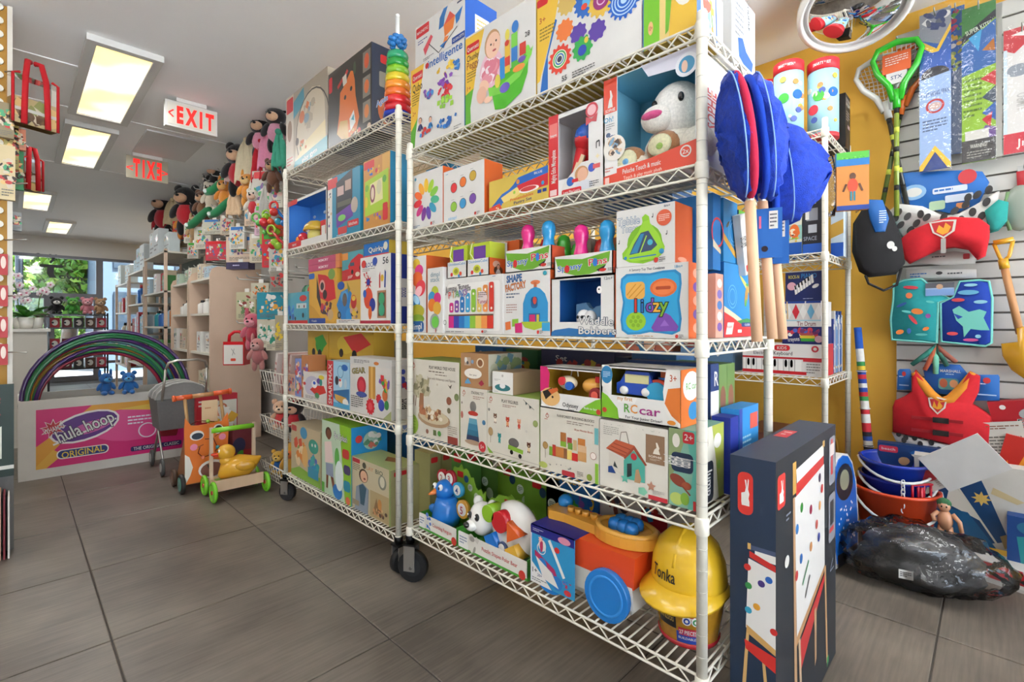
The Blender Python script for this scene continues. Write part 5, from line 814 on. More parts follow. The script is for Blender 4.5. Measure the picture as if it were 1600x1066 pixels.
CT = [('r',0,0,1,1,'39342f'), ('q',.02,.06,.10,.26,.02,RD), ('p',[(.30,.34),(.38,.30),(.55,.16),(.60,.18),(.64,.30),(.66,.50),(.74,.78),(.68,.92),(.50,.97),(.34,.94),(.22,.84),(.28,.60)],'d8702c'), ('p',[(.22,.84),(.30,.70),(.48,.74),(.50,.97),(.34,.94)],'cfa45a'), ('c',.42,.44,.03,K), ('c',.56,.38,.03,K), ('p',[(.52,.74),(.62,.66),(.66,.82),(.55,.90)],'dfe0dc'), ('p',[(.56,.76),(.62,.71),(.63,.79)],'3aa0b0'), ('l',.40,.20,.48,.12,.05,'d0342c'), ('l',.24,.26,.38,.18,.05,'b03028'), ('l',.42,.28,.40,.16,.10,'cfc8ba'), ('r',.82,.06,.98,.30,'8a8276'), ('e',.90,.18,.05,.09,'d8603a'), ('r',.82,.36,.98,.60,'8a8276'), ('e',.90,.48,.05,.08,'d8703a'), ('r',.82,.65,.98,.89,'8a8276'), ('e',.90,.77,.05,.08,'d88040'), ('c',.74,.95,.04,'c83a34'), ('e',.95,.96,.04,.04,'d0b8a0'), ('e',.64,.16,.03,.08,'4a5a44'), ('k',.5,.93,.25,.05,6,['c8a060','d8b070','e0d0b0'],43)]
pbox('toy_box', 'dark carton with an orange cat walker on the second rack top', 513, 581, 118, yA, XB, .13, '2c2e38', CT, [('r',0,0,1,1,'2c3448'), ('q',.35,.10,.7,.2,.02,RD), ('q',.3,.3,.95,.48,.02,'9a9488'), ('e',.6,.75,.35,.16,'d0703a')], cols={'side':'2c3448'})
yy0 = Yat(575, XB)
carton('toy_box', 'grey carton with a red band behind the cat walker box', 'toy box', (XF+.34, 2.52, yA), (.16,.5,.22), '8f887c', [('r',.1,0,.3,.2,RD)], cols={'top':'b03a38'})
# rainbow ring stacker with white handle
rx, ry = XF+.05, Yat(621, XF+.05)
rs = thing('ring_stacker', 'rainbow ring stacker with white handle at the corner post', 'ring stacker', (rx,ry,yA)); rs.scale = (1.22,1.22,1)
zt = Zat(621, 25, X=rx)-yA
cols = [('2238a0',.052),('c81f2a',.050),('d82a2a',.049),('e06a26',.047),('e8902c',.046),('d8c02c',.044),('7fb82c',.042),('2a9a3c',.041),('2a9a6a',.039)]
z = .0; rad = []
for i, (c, r) in enumerate(cols):
    h = .0335 if i else .022; g = G(); n = 24; prof = []
    A = []
    for k in range(5):
        f = k/4; R = []
        for j in range(n):
            a = 2*PI*j/n; rr_ = (r-.004*abs(2*f-1)**2)*(1+.03*math.cos(a*8)); R.append(g.pt((rr_*math.cos(a),rr_*math.sin(a),z+h*f)))
        A.append(R)
    for k in range(4): g.skin(A[k], A[k+1], c)
    g.face(list(reversed(A[0])), c); g.face(A[-1], c); g.obj('ring' if i else 'base', rs, PLAS); z += h
g = G(); g.cyl((0,0,z),(0,0,zt), .008, 'e6e4e0', 12); g.ell((0,0,zt), .009, 'e6e4e0'); g.obj('handle', rs, PLAS)
g = G(); zz = z+.05
for j in range(26):
    a = j*2.4; v = -.9+1.8*j/25; R = math.sqrt(max(0,1-v*v)); g.ell((.026*R*math.cos(a),.026*R*math.sin(a),zz+.026*v), .012, '2a7ac0', 8, 6)
g.obj('knobbly_ball', rs, PLAS)
g = G(); Art(g, (-.056,.05,.085), (0,-1,0), (0,0,-1), (-1,0,0), .09, .05).draw([('t','Again',.42,.4,.5,.85,'2a72c0',-.05,W)]); g.obj('sticker', rs, PRINT)
# ---- second shelf
MU = [('q',.0,.0,.30,.10,.02,RD), ('q',.06,.84,.40,.96,.03,RD), ('t','tent',.22,.9,.06,.2,W)]
mb, mdm = window_box('toy_box', 'blue window box with a red mushroom house toy', 447, 511, 318, yB, XB, .15, 'd9d4cc', .07, .98, .06, .86, MU, '4a90e0')
dx, dy, dz = mdm
g = G(); g.lathe([(.045,.02),(.05,.06),(.05,.10)], (-.02,-dy*.05,0), 'd8c86a', 16); g.lathe([(.075,.09),(.066,.12),(.04,.145),(.001,.155)], (-.02,-dy*.05,0), 'd0a83a', 18); mh = g.obj('play_house', mb, PLAS)
g = G(); g.cyl((-.078,-dy*.05,.095),(-.06,-dy*.05,.10), .018, 'e2ded6', 14); g.obj('house_window', mh, PLAS)
g = G(); g.ell((-.03,dy*.24,.055), (.035,.05,.05), 'cc2630'); r_ = g.obj('red_dome', mb, PLAS)
g = G(); g.ell((-.066,dy*.24,.05), (.006,.02,.024), 'e0822c'); g.obj('door', r_, PLAS)
g = G(); g.box((-.05,-dy*.40,.02),(.0,-dy*.26,.13),'d02c2c'); g.box((-.052,-dy*.37,.05),(-.05,-dy*.29,.10),'e8e4da'); g.obj('red_tower', mb, PLAS)
for (yy, zz) in ((.36,.75),(.1,.78),(-.05,.66),(.25,.6)):
    g = G(); g.ell((dx*.44,dy*yy,dz*zz), (.004,.018,.010), 'dfe6ee'); g.obj('cloud', mb, CARD)
OV = [('r',0,0,1,1,'2288a8'), ('r',0,0,.15,1,'dcd6cc'), ('q',.0,.02,.32,.18,.02,RD), ('k',.07,.5,.05,.3,10,['3a3a4a','7a5a8a','c8a880'],44), ('p',[(.28,.12),(.78,.0),(.78,.62),(.28,.70)],'2a2c34'), ('r',.32,.20,.52,.34,'c8a8a0'), ('r',.56,.14,.74,.30,'b89a8a'), ('r',.32,.44,.74,.52,'5a5a4a'), ('p',[(.28,.62),(.78,.52),(.80,.72),(.30,.84)],'6a3a9a'), ('e',.46,.70,.12,.05,'7ac05a'), ('e',.84,.56,.10,.12,'b8a898'), ('q',.34,.84,.62,.95,.02,'c83a3a'), ('q',.64,.78,.96,.88,.02,RD), ('t','kitchen',.80,.83,.05,.24,W), ('x',.3,.95,.8,.98,1,W)]
pbox('toy_box', 'teal play oven box on the second rack', 512, 563, 281, yB, XB, .12, '2288a8', OV)
BD = [('r',0,0,1,1,'c88a3c'), ('q',.02,.02,.42,.13,.02,RD), ('k',.36,.18,.3,.06,10,['c8333a','2a6ac0','e0a83a'],45), ('r',.72,.0,1,.25,'d8a24a'), ('p',[(.06,.30),(.94,.22),(.94,.76),(.06,.80)],'a8c82c'), ('p',[(.26,.36),(.72,.32),(.74,.62),(.28,.66)],'e2d89a'), ('e',.36,.5,.10,.13,'8a3a5a'), ('e',.36,.5,.06,.09,'e0c8b0'), ('e',.60,.44,.09,.10,'cfc8a0'), ('c',.14,.40,.05,'7ab03a'), ('c',.80,.35,.05,'5a9a3a'), ('k',.4,.84,.3,.06,8,['8a4ac0','2f7fc0','e0a03a'],46), ('q',.74,.68,.92,.92,.03,RD), ('e',.12,.60,.06,.08,'d8c02c')]
pbox('toy_box', 'lime and ochre activity board box by the second rack post', 568, 610, 254, yB, XB, .11, 'c88a3c', BD, [('r',0,0,1,1,'2a8ab4')], cols={'side':'2a8ab4'})
g = G(); tb = thing('toy_box', 'teal card with red, purple and blue knob toys between two boxes', 'toy box', (XF+.10, Yat(566,XF+.10), yB)); g.box((-.004,-.06,0),(.004,.05,.24),'2a90b0'); g.obj('backing', tb, CARD)
for (yy, zz, c) in ((.02,.215,'2a7ab0'),(.015,.155,'c82a30'),(.018,.10,'7a4aa8')):
    g = G(); g.lathe([(.022,0),(.026,.012),(.018,.03),(.010,.036)], (-.004,yy,zz), c, 14, (-1,0,0)); g.obj('knob', tb, PLAS)
for (y, wd, hh, c, lb) in ((2.85,.22,.20,'a8403a','red topped carton at the back of the second rack, second shelf'),(2.60,.2,.17,'b0aaa0','grey carton at the back of the second rack, second shelf'),(2.30,.3,.22,'7a6a5a','brown carton at the back of the second rack, second shelf'),(1.93,.2,.33,'2a86b4','tall teal carton in the corner of the second rack')):
    carton('toy_box', lb, 'toy box', (XF+.38,y,yB), (.15,wd,hh), c, [('x',.1,.2,.6,.5,3,W)], [('r',.2,.3,.8,.6,W)])
# ---- third shelf
pbox('toy_box', 'teal train box at the far end of the third shelf', 447, 481, 459, yC, XB, .15, '5fa0ac', [('p',[(0,.3),(.6,0),(1,0),(1,.9),(0,.9)],'4f9cb0'), ('k',.3,.62,.22,.2,8,['2a72c0','3a88d0','2a5aa0'],47), ('e',.8,.2,.16,.10,'c83a3a'), ('r',.5,.36,.95,.52,'c8d0cc'), ('c',.2,.8,.06,K), ('c',.45,.84,.06,K), ('c',.8,.74,.08,'3a3a3a'), ('r',0,.9,1,1,'c02a2a'), ('c',.62,.46,.05,'2a6a4a'), ('c',.85,.46,.05,'8a3a3a')])
pk = thing('toy_pack', 'dark green blister packs of toy animals on the far end of the third shelf', 'toy pack', (XB+.07, Yat(464,XB), yC+.14)); g = G(); g.box((-.06,-.10,0),(.06,.10,.004),'d8d0a0'); g.box((.05,-.10,.0),(.055,.10,.16),'2a5a44'); g.obj('tray', pk, CARD)
for i in range(5):
    g = G(); g.ell((.02,.08-.04*i,.045), (.03,.016,.05), ['2f6a4a','4a8a5a','c84a3a','e0d8b0','3a7a4a'][i]); g.obj('animal', pk, PLAS)
CA = [('r',0,0,1,1,'d8a23a'), ('p',[(.0,.62),(.2,.70),(.5,.92),(.9,.98),(1,.9),(1,1),(0,1)],'c8932c'), ('p',[(.34,.06),(.62,.10),(.92,.22),(.98,.55),(.7,.60),(.42,.52)],'cc2630'), ('c',.50,.30,.12,'d89a90'), ('c',.50,.30,.075,'3a3436'), ('c',.60,.46,.09,'3a2a2a'), ('p',[(.3,.10),(.38,.34),(.46,.62),(.7,.84),(.5,.82),(.3,.5)],'3a3034'), ('k',.66,.72,.22,.12,16,['c83038','e0c060','7a4a8a','5a3a34'],48), ('e',.8,.84,.1,.1,'c8a878'), ('q',.0,.90,.62,1,.02,'1f3f8c'), ('t','V-tech',.2,.95,.04,.3,W), ('e',.84,.10,.12,.10,'7a9a4a'), ('q',.0,.03,.22,.14,.04,'2a62b0')]
pbox('toy_box', 'ochre box with a red toy car beneath the pink flat boxes', 483, 526, 426, yC, XB, .12, 'd8a23a', CA)
GO = [('r',0,0,1,1,'caa048'), ('p',[(.0,.55),(.2,.25),(.5,.18),(.66,.30),(.56,.60),(.6,.9),(.2,.9)],'2c78b8'), ('e',.34,.36,.16,.14,'4a94c8'), ('e',.36,.44,.10,.16,'6a5a50'), ('e',.74,.50,.12,.16,'b8302c'), ('e',.74,.42,.08,.06,'d8b03a'), ('e',.55,.80,.14,.16,'2f88c8'), ('c',.12,.80,.09,'2a2a30'), ('c',.12,.80,.05,'8a8a90'), ('k',.75,.78,.16,.14,12,['d8b03a','8a6a5a','3a3a44','c8a080'],49), ('e',.2,.1,.16,.10,'1f50a0'), ('p',[(.45,.0),(.6,.2),(.52,.3)],'8a8a3a'), ('r',0,.90,1,1,'d6d0ca'), ('x',.1,.92,.8,.98,2,'4a4a5a')]
pbox('toy_box', 'box with a blue gorilla toy beside the block box', 526, 563, 441, yC, XB-.002, .12, 'caa048', GO, cols={'top':'8a5a3a'})
for k in range(2):
    carton('game_box', ['lower','upper'][k]+' pink flat game box stacked on the toy car box', 'game box', (XB+.065, (Yat(482,XB)+Yat(531,XB))/2, Zat(483,426,X=XB)+.001+.036*k), (.13, Yat(482,XB)-Yat(531,XB), .035), 'b84a68', [('t','MEMORY',.5,.5,.4,.5,'f2e0e0'), ('r',.88,0,1,1,'d8804a')], [('r',0,0,1,1,'d8803c')])
zr = Zat(533, 441, X=XB)
carton('toy_box', 'teal and red toy jeep box resting above the gorilla box', 'toy box', (XB+.06, (Yat(533,XB)+Yat(566,XB))/2, zr+.001), (.11, Yat(533,XB)-Yat(566,XB), .145), '4f98a0', [('p',[(0,.62),(1,.5),(1,1),(0,1)],'c02a2a'), ('q',.0,.02,.3,.26,.04,'d88a3a'), ('p',[(.3,.5),(.45,.3),(.8,.12),(1,.2),(1,.6),(.4,.72)],'c8262a'), ('c',.5,.70,.08,K), ('c',.88,.60,.08,K), ('r',.4,.38,.6,.5,'3a4a5a'), ('t','JEEP',.4,.86,.09,.4,W,-.06), ('e',.75,.8,.1,.08,'e0c8b0')])
B5 = [('t','BLOCKS',.34,.12,.07,.4,'2a3f8c'), ('e',.12,.10,.08,.06,'c8342c'), ('e',.50,.08,.08,.06,'2f4fa8'), ('t','56',.84,.09,.10,.18,'23232a'), ('x',.08,.17,.5,.22,2,'8a8680'), ('s',.28,.38,.11,8,'c8302c'), ('c',.28,.38,.05,'2a3a9c'), ('e',.28,.62,.15,.16,'d84a2c'), ('e',.16,.55,.06,.06,'2a5ab0'), ('e',.42,.72,.10,.10,'2a3a94'), ('e',.34,.84,.06,.10,'d8642c'), ('k',.2,.27,.1,.04,5,['c8302c','d8642c'],50), ('r',.58,.52,.86,.92,'b07a5a'), ('r',.61,.55,.83,.89,'5a4a3a'), ('e',.72,.64,.09,.09,'3a9a6a'), ('e',.72,.80,.09,.09,'3aa07a'), ('p',[(.64,.30),(.68,.24),(.68,.48),(.64,.48)],'c83a3a'), ('p',[(.82,.22),(.86,.26),(.84,.48),(.80,.48)],'2a4a9a'), ('e',.74,.34,.05,.05,'d8b03a'), ('r',0,.955,1,1,'b83040'), ('k',.45,.975,.3,.015,10,['2a3a94','d8642c'],51)]
pbox('toy_box', 'white building block box marked 56 at the post', 563, 611, 404, yC, XB, .14, 'dedad4', B5, [('r',0,0,1,1,'24368e'), ('r',.25,.35,.6,.75,W), ('t','blocks',.42,.55,.12,.3,'24368e',-PI/2)], cols={'side':'24368e'})
carton('game_box', 'blue flat game box lying above the block box', 'game box', (XB+.07, (Yat(567,XB)+Yat(606,XB))/2, Zat(563,404,X=XB)+.001), (.13, Yat(567,XB)-Yat(606,XB), .062), '1c6ab4', [('t','Quirky',.5,.5,.4,.6,'e6e2da',0,'123a6a'), ('e',.88,.4,.08,.3,'d8d4c0'), ('r',0,.9,1,1,'c83a3a')], [('r',0,0,1,1,'c8a83a')])
for (y, wd, hh, c, lb) in ((2.80,.3,.22,'6a8a7a','sage carton at the back of the third shelf'),(2.45,.3,.24,'8a7a6a','umber carton at the back of the third shelf'),(2.05,.3,.30,'c0a04a','ochre carton at the back of the third shelf')):
    carton('toy_box', lb+' of the second rack', 'toy box', (XF+.40,y,yC), (.13,wd,hh), c)
# ---- fourth shelf
for i, (L, R, T, c, lb) in enumerate(((447,461,585,'c8a08a','peach doll box at the far end of the fourth shelf'),(461,471,560,'7a8ac0','slim periwinkle doll box on the fourth shelf'),(471,482,555,'b8784a','tawny doll box beside the dump trucks'))):
    pbox('toy_box', lb, L, R, T, yD, XB, .10, c, [('k',.5,.35,.4,.22,14,['e2ddd6','c84a3a','7a5aa8','d8a880','4a6a9a'],52+i), ('k',.5,.75,.4,.2,12,['c83a4a','e0c0a0','5a7ab0','6a9a5a'],56+i)])
PL = [('e',.42,.5,.36,.38,'bcb6c4'), ('p',[(.30,.62),(.5,.45),(.9,.40),(1,.62),(.6,.80)],'d0382c'), ('e',.5,.40,.12,.14,'e2ded8'), ('e',.5,.36,.06,.06,'2a5ac0'), ('e',.7,.26,.1,.1,'6a4aa0'), ('e',.8,.12,.12,.08,'d8c03a'), ('e',.78,.3,.06,.12,'3a9a8a'), ('r',0,.80,1,1,'d2ccc4'), ('x',.1,.84,.7,.96,3,'5a5660'), ('e',.62,.78,.10,.10,'4a8a5a'), ('e',.06,.44,.06,.06,'c83a34')]
pbox('toy_box', 'white box with a red toy airplane on the fourth shelf', 474, 510, 580, yD, XB-.006, .10, 'd2ccc4', PL)
for (L, R, lb, sd) in ((481,513,'yellow dump truck box, farther of two', 60),(514,584,'yellow dump truck box, nearer of two', 61)):
    loc, dim = pdim(L, R, 516 if L < 500 else 513, yD, XB+.11, .12); hz = dim[2]
    pbox('toy_box', lb+' at the back of the fourth shelf', L, R, 516 if L < 500 else 513, yD, XB+.11, .12, 'c8a034', [('e',.4 if L > 500 else .6,.22,.2,.13,'d8b83a' if L > 500 else '3a9a3a'), ('p',[(.35,.12),(.75,.06),(.95,.2),(.6,.34)],'cf2a2a' if L > 500 else '3f9f3a'), ('c',.3,.34,.06,K), ('c',.6,.36,.07,K), ('r',.0,.42,1,.55,'b88a2c'), ('q',.05,.44,.4,.54,.02,'2a3a2a'), ('t','MEGA',.22,.49,.05,.3,W), ('q',.55,.44,.95,.54,.02,'4a7a3a')])
SM = [('r',0,0,.30,1,'c02a30'), ('t','SMARTMAX',.15,.52,.17,.86,W,-PI/2), ('r',.30,0,1,1,'9cc4d8'), ('e',.8,.12,.14,.07,'2a6ab8'), ('o',.62,.22,.14,.02,'5a8ab0'), ('e',.46,.42,.08,.10,'3a3a44'), ('e',.62,.46,.08,.10,'e2ded8'), ('e',.60,.40,.05,.03,'c83a3a'), ('e',.84,.46,.06,.10,'b8c8d0'), ('p',[(.3,.66),(1,.56),(1,.86),(.6,.92),(.3,.8)],'2f6a9a'), ('p',[(.36,.72),(.9,.76),(.7,.90),(.4,.84)],'c89a4a'), ('e',.84,.86,.12,.08,'e2ded8'), ('r',.3,.9,1,1,'4a9ac0')]
pbox('toy_box', 'red spined magnetic penguin set standing on the fourth shelf', 511, 546, 563, yD, XB-.006, .10, '9cc4d8', SM)
CL = [('r',0,0,1,.14,'c9c6c0'), ('x',.1,.04,.5,.11,3,'4a4650'), ('e',.66,.08,.06,.03,'d07a3a'), ('T','GEAR',.22,.24,.10,.34,'a89a5a',-.1,'3a3436'), ('r',.48,.14,.64,.70,'c08a3c'), ('r',.53,.14,.58,.70,'d8a85a'), ('c',.30,.50,.16,'b8283a'), ('c',.30,.50,.10,'cf3a48'), ('e',.3,.66,.14,.05,'4a5a9a'), ('x',.03,.70,.34,.92,6,'4a4640'), ('g',.52,.84,.15,12,'cf2430'), ('c',.52,.84,.07,'e2505a'), ('g',.72,.68,.09,9,'c8303a'), ('e',.86,.60,.06,.10,'c86a3a'), ('e',.78,.78,.07,.10,'3a4aa8'), ('e',.90,.76,.05,.08,'3a8a4a'), ('k',.84,.42,.10,.12,14,['c83038','3a9a4a','d8a03a','7a4aa0'],62), ('p',[(.82,1),(1,.84),(1,1)],'9aa06a')]
pbox('toy_box', 'white gear kit box with red gears by the second rack post', 547, 612, 557, yD, XB-.006, .12, 'cfcac2', CL, [('r',0,0,1,.1,W),('k',.5,.4,.3,.2,12,['c83038','3a4aa8','e2ded8'],63),('t','gears',.5,.75,.2,.4,K,-PI/2)])
carton('toy_box', 'grey boxed vehicles behind the gear kit', 'toy box', (XF+.33, Yat(600,XF+.33), yD), (.13,.34,.33), '8a8f8a', [('e',.4,.2,.2,.1,'4a4a5a'), ('k',.6,.25,.3,.08,12,['3a8a9a','c83a3a','d8d4cc'],64)])
carton('toy_box', 'white boxes of small black figures in the far corner of the fourth shelf', 'toy box', (XF+.35, 2.85, yD), (.13,.30,.36), 'c2beb6', [('k',.5,.2,.42,.15,20,['2a2a2c','5a5a5c'],65)])
# ---- bottom shelf
GN2 = 'a8b07a'
ED = [('r',0,0,1,1,'b8a888'), ('q',.02,.03,.2,.14,.03,'b03a3a'), ('e',.45,.12,.12,.11,'3a8ab0'), ('p',[(.0,.9),(.3,.78),(.8,.84),(1,.8),(1,1),(0,1)],'7fa83a'), ('k',.3,.50,.22,.2,20,['c8503a','d8803a','7a8a4a','e0c8a0'],66), ('e',.78,.30,.16,.13,'2f9a8a'), ('c',.74,.28,.03,W), ('c',.84,.27,.03,W), ('k',.76,.62,.16,.16,16,['2a8ab8','3aa0a0','5a6ab0'],67), ('r',.60,.70,.94,.88,'3a8ca8'), ('e',.5,.55,.1,.2,'d8a868')]
pbox('toy_box', 'tan box with colourful monster toys at the far end of the bottom shelf', 455, 501, 660, yE, XB, .15, 'b8a888', ED)
SP = [('r',0,0,1,1,'b8ccb0'), ('p',[(.62,0),(1,0),(1,1),(.8,1)],'8aba2c'), ('e',.24,.16,.11,.08,'4a3224'), ('e',.25,.18,.08,.07,'7a4a34'), ('p',[(.10,.30),(.34,.26),(.42,.54),(.12,.58)],'e2c8c0'), ('p',[(.14,.58),(.40,.56),(.42,.74),(.16,.74)],'8a94a8'), ('p',[(.16,.74),(.24,.74),(.22,.92),(.16,.92)],'7a4a34'), ('p',[(.32,.74),(.42,.74),(.50,.94),(.42,.94)],'7a4a34'), ('t','Spa Splash',.66,.16,.08,.44,W,.05,'3a4a6a'), ('e',.54,.46,.08,.14,'5aa84a'), ('q',.72,.30,.94,.42,.04,'c83a3a'), ('q',.76,.50,.98,.62,.05,'4a3f6a'), ('q',.76,.70,.98,.84,.05,'2f8aa0'), ('e',.56,.90,.16,.10,'2f7ac0'), ('e',.90,.95,.07,.05,'d86a4a'), ('e',.62,.68,.14,.2,'dce6e0'), ('r',0,.86,.1,1,'5aa83a')]
pbox('toy_box', 'green sprinkler box showing a child, middle of the bottom shelf', 503, 549, 655, yE, XB-.004, .20, '8aba2c', SP, [('r',0,0,1,1,'2a8ac0'), ('c',.55,.2,.12,'9ab8a8'), ('k',.55,.2,.25,.08,12,['c86a5a','5a8a6a','d8d4cc'],68), ('c',.2,.16,.05,'c83a3a'), ('x',.2,.45,.8,.6,3,'bfe0f0')], cols={'top':'8aba2c','side':'2a8ac0'})
PB2 = [('r',0,0,1,1,'c2b494'), ('q',.02,.02,.22,.10,.02,'b02a38'), ('x',.03,.12,.22,.26,4,'5a5040'), ('t','PLAY',.46,.12,.07,.24,'c8845a'), ('t','BIO',.72,.12,.08,.24,'4a5a4a'), ('e',.34,.10,.05,.06,'4a4a3a'), ('e',.32,.30,.12,.13,'4a3a2c'), ('e',.33,.31,.095,.11,'d8a888'), ('e',.35,.35,.03,.02,'8a4038'), ('p',[(.12,.56),(.30,.44),(.46,.52),(.44,1),(.08,1)],'8a94a0'), ('p',[(.20,.52),(.30,.46),(.40,.52),(.34,.86),(.24,.86)],'3a5a6a'), ('e',.80,.28,.10,.13,'8a8a7a'), ('e',.80,.27,.06,.10,'cfc8b0'), ('r',.50,.50,.96,.98,'b09a70'), ('p',[(.56,.92),(.66,.60),(.74,.92)],'8a6a44'), ('k',.74,.86,.18,.08,16,['8a5a3c','d0a878','5a4030','c89060'],69), ('e',.74,.70,.05,.10,'c88a4a'), ('r',.03,.82,.2,.92,'9a8a6c'), ('r',.0,0,.012,1,'7a9a4a'), ('r',.97,0,1,1,'8aa05a')]
pbox('toy_box', 'natural coloured construction box with a boy, by the near caster', 550, 611, 712, yE, XB, .16, 'b8ac84', PB2, [('r',0,0,1,1,'a8a070'),('q',.1,.05,.5,.13,.02,RD)], [('r',0,0,1,1,'9aa86a'), ('p',[(.4,.3),(.6,.2),(.75,.45),(.55,.6)],'7a4a2c')], cols={'top':'9aa86a'})
for i in range(2):
    carton('toy_box', ['first','second'][i]+' natural green-edged box behind the construction box', 'toy box', (XB+.18+.068*i, 1.87, yE), (.062,.12,.31), 'a09a64', None, [('q',.1,.06,.7,.14,.02,RD),('e',.5,.5,.35,.1,'8a9a4a')], None)
carton('toy_box', 'navy carton with paper tags at the back of the bottom shelf', 'toy box', (XF+.36,2.80,yE), (.12,.32,.36), '24406a', [('p',[(.2,.14),(.36,.08),(.44,.24),(.28,.32)],W), ('p',[(.62,.06),(.8,.02),(.82,.18),(.66,.2)],W), ('k',.6,.36,.3,.06,8,['4a8a7a','c86a4a','2a5a8a'],70)])
carton('toy_box', 'blue carton behind the sprinkler box', 'toy box', (XF+.38,2.2,yE), (.12,.5,.32), '1f5f9a', None)
# ================================================================ rack by the yellow wall, its goods
X3 = 2.585; w1, w2, w3 = R3Z[1]+.001, R3Z[2]+.001, R3Z[3]+.001
def tube_pack(label, x, y, h, tx, sd):
    t = thing('kit_tube', label, 'tube', (x,y,w3), 0, 'science kit tubes'); r = .066
    g = G(); g.lathe([(r,0),(r,.02)], (0,0,0), 'c8343a', 26); g.lathe([(r-.001,.02),(r-.001,h-.055)], (0,0,0), '9fcbd6', 26); g.obj('body', t, CARD)
    g = G(); g.lathe([(r+.001,h-.055),(r+.001,h-.004),(r-.004,h)], (0,0,0), 'cf2a33', 26); cap = g.obj('lid', t, CARD)
    curvetext(tx, r+.002, PI*.86, PI*1.22, h-.028, .014, 'e8dcd6', 'lid_text', cap)
    g = G(); R = random.Random(sd); rr2 = r+.0004
    for i in range(15):
        a = R.uniform(PI*.72, PI*1.42); z = R.uniform(.05, h-.09); s_ = R.uniform(.007, .015); c = R.choice(['e8dcc8','d8b04a','e8dcc8','4a5aa0','c8884a'])
        if i == 0: a, z, s_, c = PI*.98, h*.52, .030, '3fae3a'
        if i == 1: a, z, s_, c = PI*.86, h*.36, .030, 'd82c3c'
        if i == 2: a, z, s_, c = PI*1.28, h*.55, .028, '1f62b0'
        P_ = Vector((rr2*math.cos(a), rr2*math.sin(a), z)); n_ = Vector((math.cos(a),math.sin(a),0)); g.cyl(P_-n_*.004, P_+n_*(.0006+.0001*i), s_ if i > 2 else s_*.8, c, 14)
    g.obj('printed_motifs', t, PRINT, 'stuff')
tube_pack('red capped pale blue kit tube, farthest of three on the wall rack', 2.74, .845, .36, 'STRAWBEES PARTY', 1)
tube_pack('red capped pale blue kit tube, middle of three on the wall rack', 2.66, .715, .385, 'SMART * WITH *', 2)
tube_pack('red capped pale blue kit tube, nearest of three on the wall rack', 2.735, .585, .375, 'SMARTY * KIT', 3)
carton('kit_box', 'black box with white print standing on the wall rack corner', 'box', (2.962,.575,w3), (.11,.10,.27), '24201e', None, [('t','OUTDOOR',.5,.10,.06,.8,'cfcac0'),('t','EXPLORE',.5,.18,.06,.8,'cfcac0'),('x',.15,.3,.8,.5,4,'a8a29a'),('r',.4,.55,.85,.62,'b09aa0')])
def r3box(name, label, L, R, T, z0, depth, col, art, side=None, ref='L', X=X3): return pbox(name, label, L, R, T, z0, X, depth, col, art, side, ref=ref)
for i, (L, R) in enumerate(((1207,1229),(1229.5,1253))):
    r3box('puzzle_box', ['farther','nearer'][i]+' pale puzzle box marked 24 with an orange animal', L, R, 305, w2, .10, 'cdc9b4', [('x',.1,.06,.9,.14,3,'8a8676'), ('t','24',.5,.34,.09,.4,'3a3834',PI/2), ('r',0,.52,1,.75,'8ab4a8'), ('e',.5,.62,.34,.12,'d8682c'), ('k',.5,.62,.3,.1,9,['e8d8b8','d8682c','4a3a30'],71+i), ('k',.5,.76,.45,.04,8,['c83a3a','8ab43a','d8a83a'],73+i), ('r',0,.80,1,1,'1f4f9c')])
r3box('kit_box', 'black space kit box beside the puzzle boxes', 1254, 1284, 292, w2, .12, '26262e', [('k',.5,.10,.44,.09,14,['c83a3a','dcd8d0','3a3a44'],75), ('r',.2,.34,.8,.52,'8a8c94'), ('l',.1,.3,.7,.26,.03,'b8bcc4'), ('r',.3,.58,.75,.70,'b8bcc4'), ('t','SPACE',.4,.78,.06,.7,'9aa0b0'), ('r',0,.86,1,1,'2a5ab4'), ('r',.15,.36,.35,.50,'dcd8d0')], [('r',0,0,1,1,'2a2a32')])
carton('book', 'colourful picture book upright behind the puzzle boxes', 'book', (X3+.18, Yat(1225,X3+.18), w2), (.02,.22,.37), '2a6ab0', [('k',.5,.4,.45,.35,40,MULTI+['e6e2da'],76)])
r3box('toy_box', 'white and blue box with an orange digger at the wall rack end', 1298, 1318, 330, w2, .10, 'c8d4dc', [('p',[(0,.3),(1,.2),(1,.5),(0,.6)],'d8a84a'),('r',0,.7,1,1,'2a5ab4')], None, X=2.80)
KBD = [('r',0,0,1,1,'dfdad4'), ('q',.42,.04,.62,.22,.08,RD), ('t','KIDS',.52,.13,.1,.12,W), ('t','Electronic Keyboard',.40,.30,.12,.5,'4a4a4e'), ('r',0,.42,1,.48,'c02a30'), ('r',.02,.50,.76,.86,'ece8e2'), ('r',0,.86,.82,.96,'c8262c'), ('o',.92,.14,.1,.05,'c83a44')]
for i in range(10): KBD += [('l',.05+.07*i,.50,.05+.07*i,.86,.015,'8a8680')]
for i in (0,1,3,4,5,7,8): KBD += [('q',.035+.07*i+.03,.50,.035+.07*i+.062,.74,.06,K)]
KBD += [('r',.78,.46,1,.54,'c83038'), ('x',.82,.58,.98,.92,4,'8a8680')]
kb = r3box('toy_box', 'red and white toy keyboard box on the wall rack', 1160, 1285, 539, w1, .22, 'dfdad4', KBD, [('r',0,0,1,1,'c83038')], ref='R')
kz = Zat(1285, 539, X=X3)
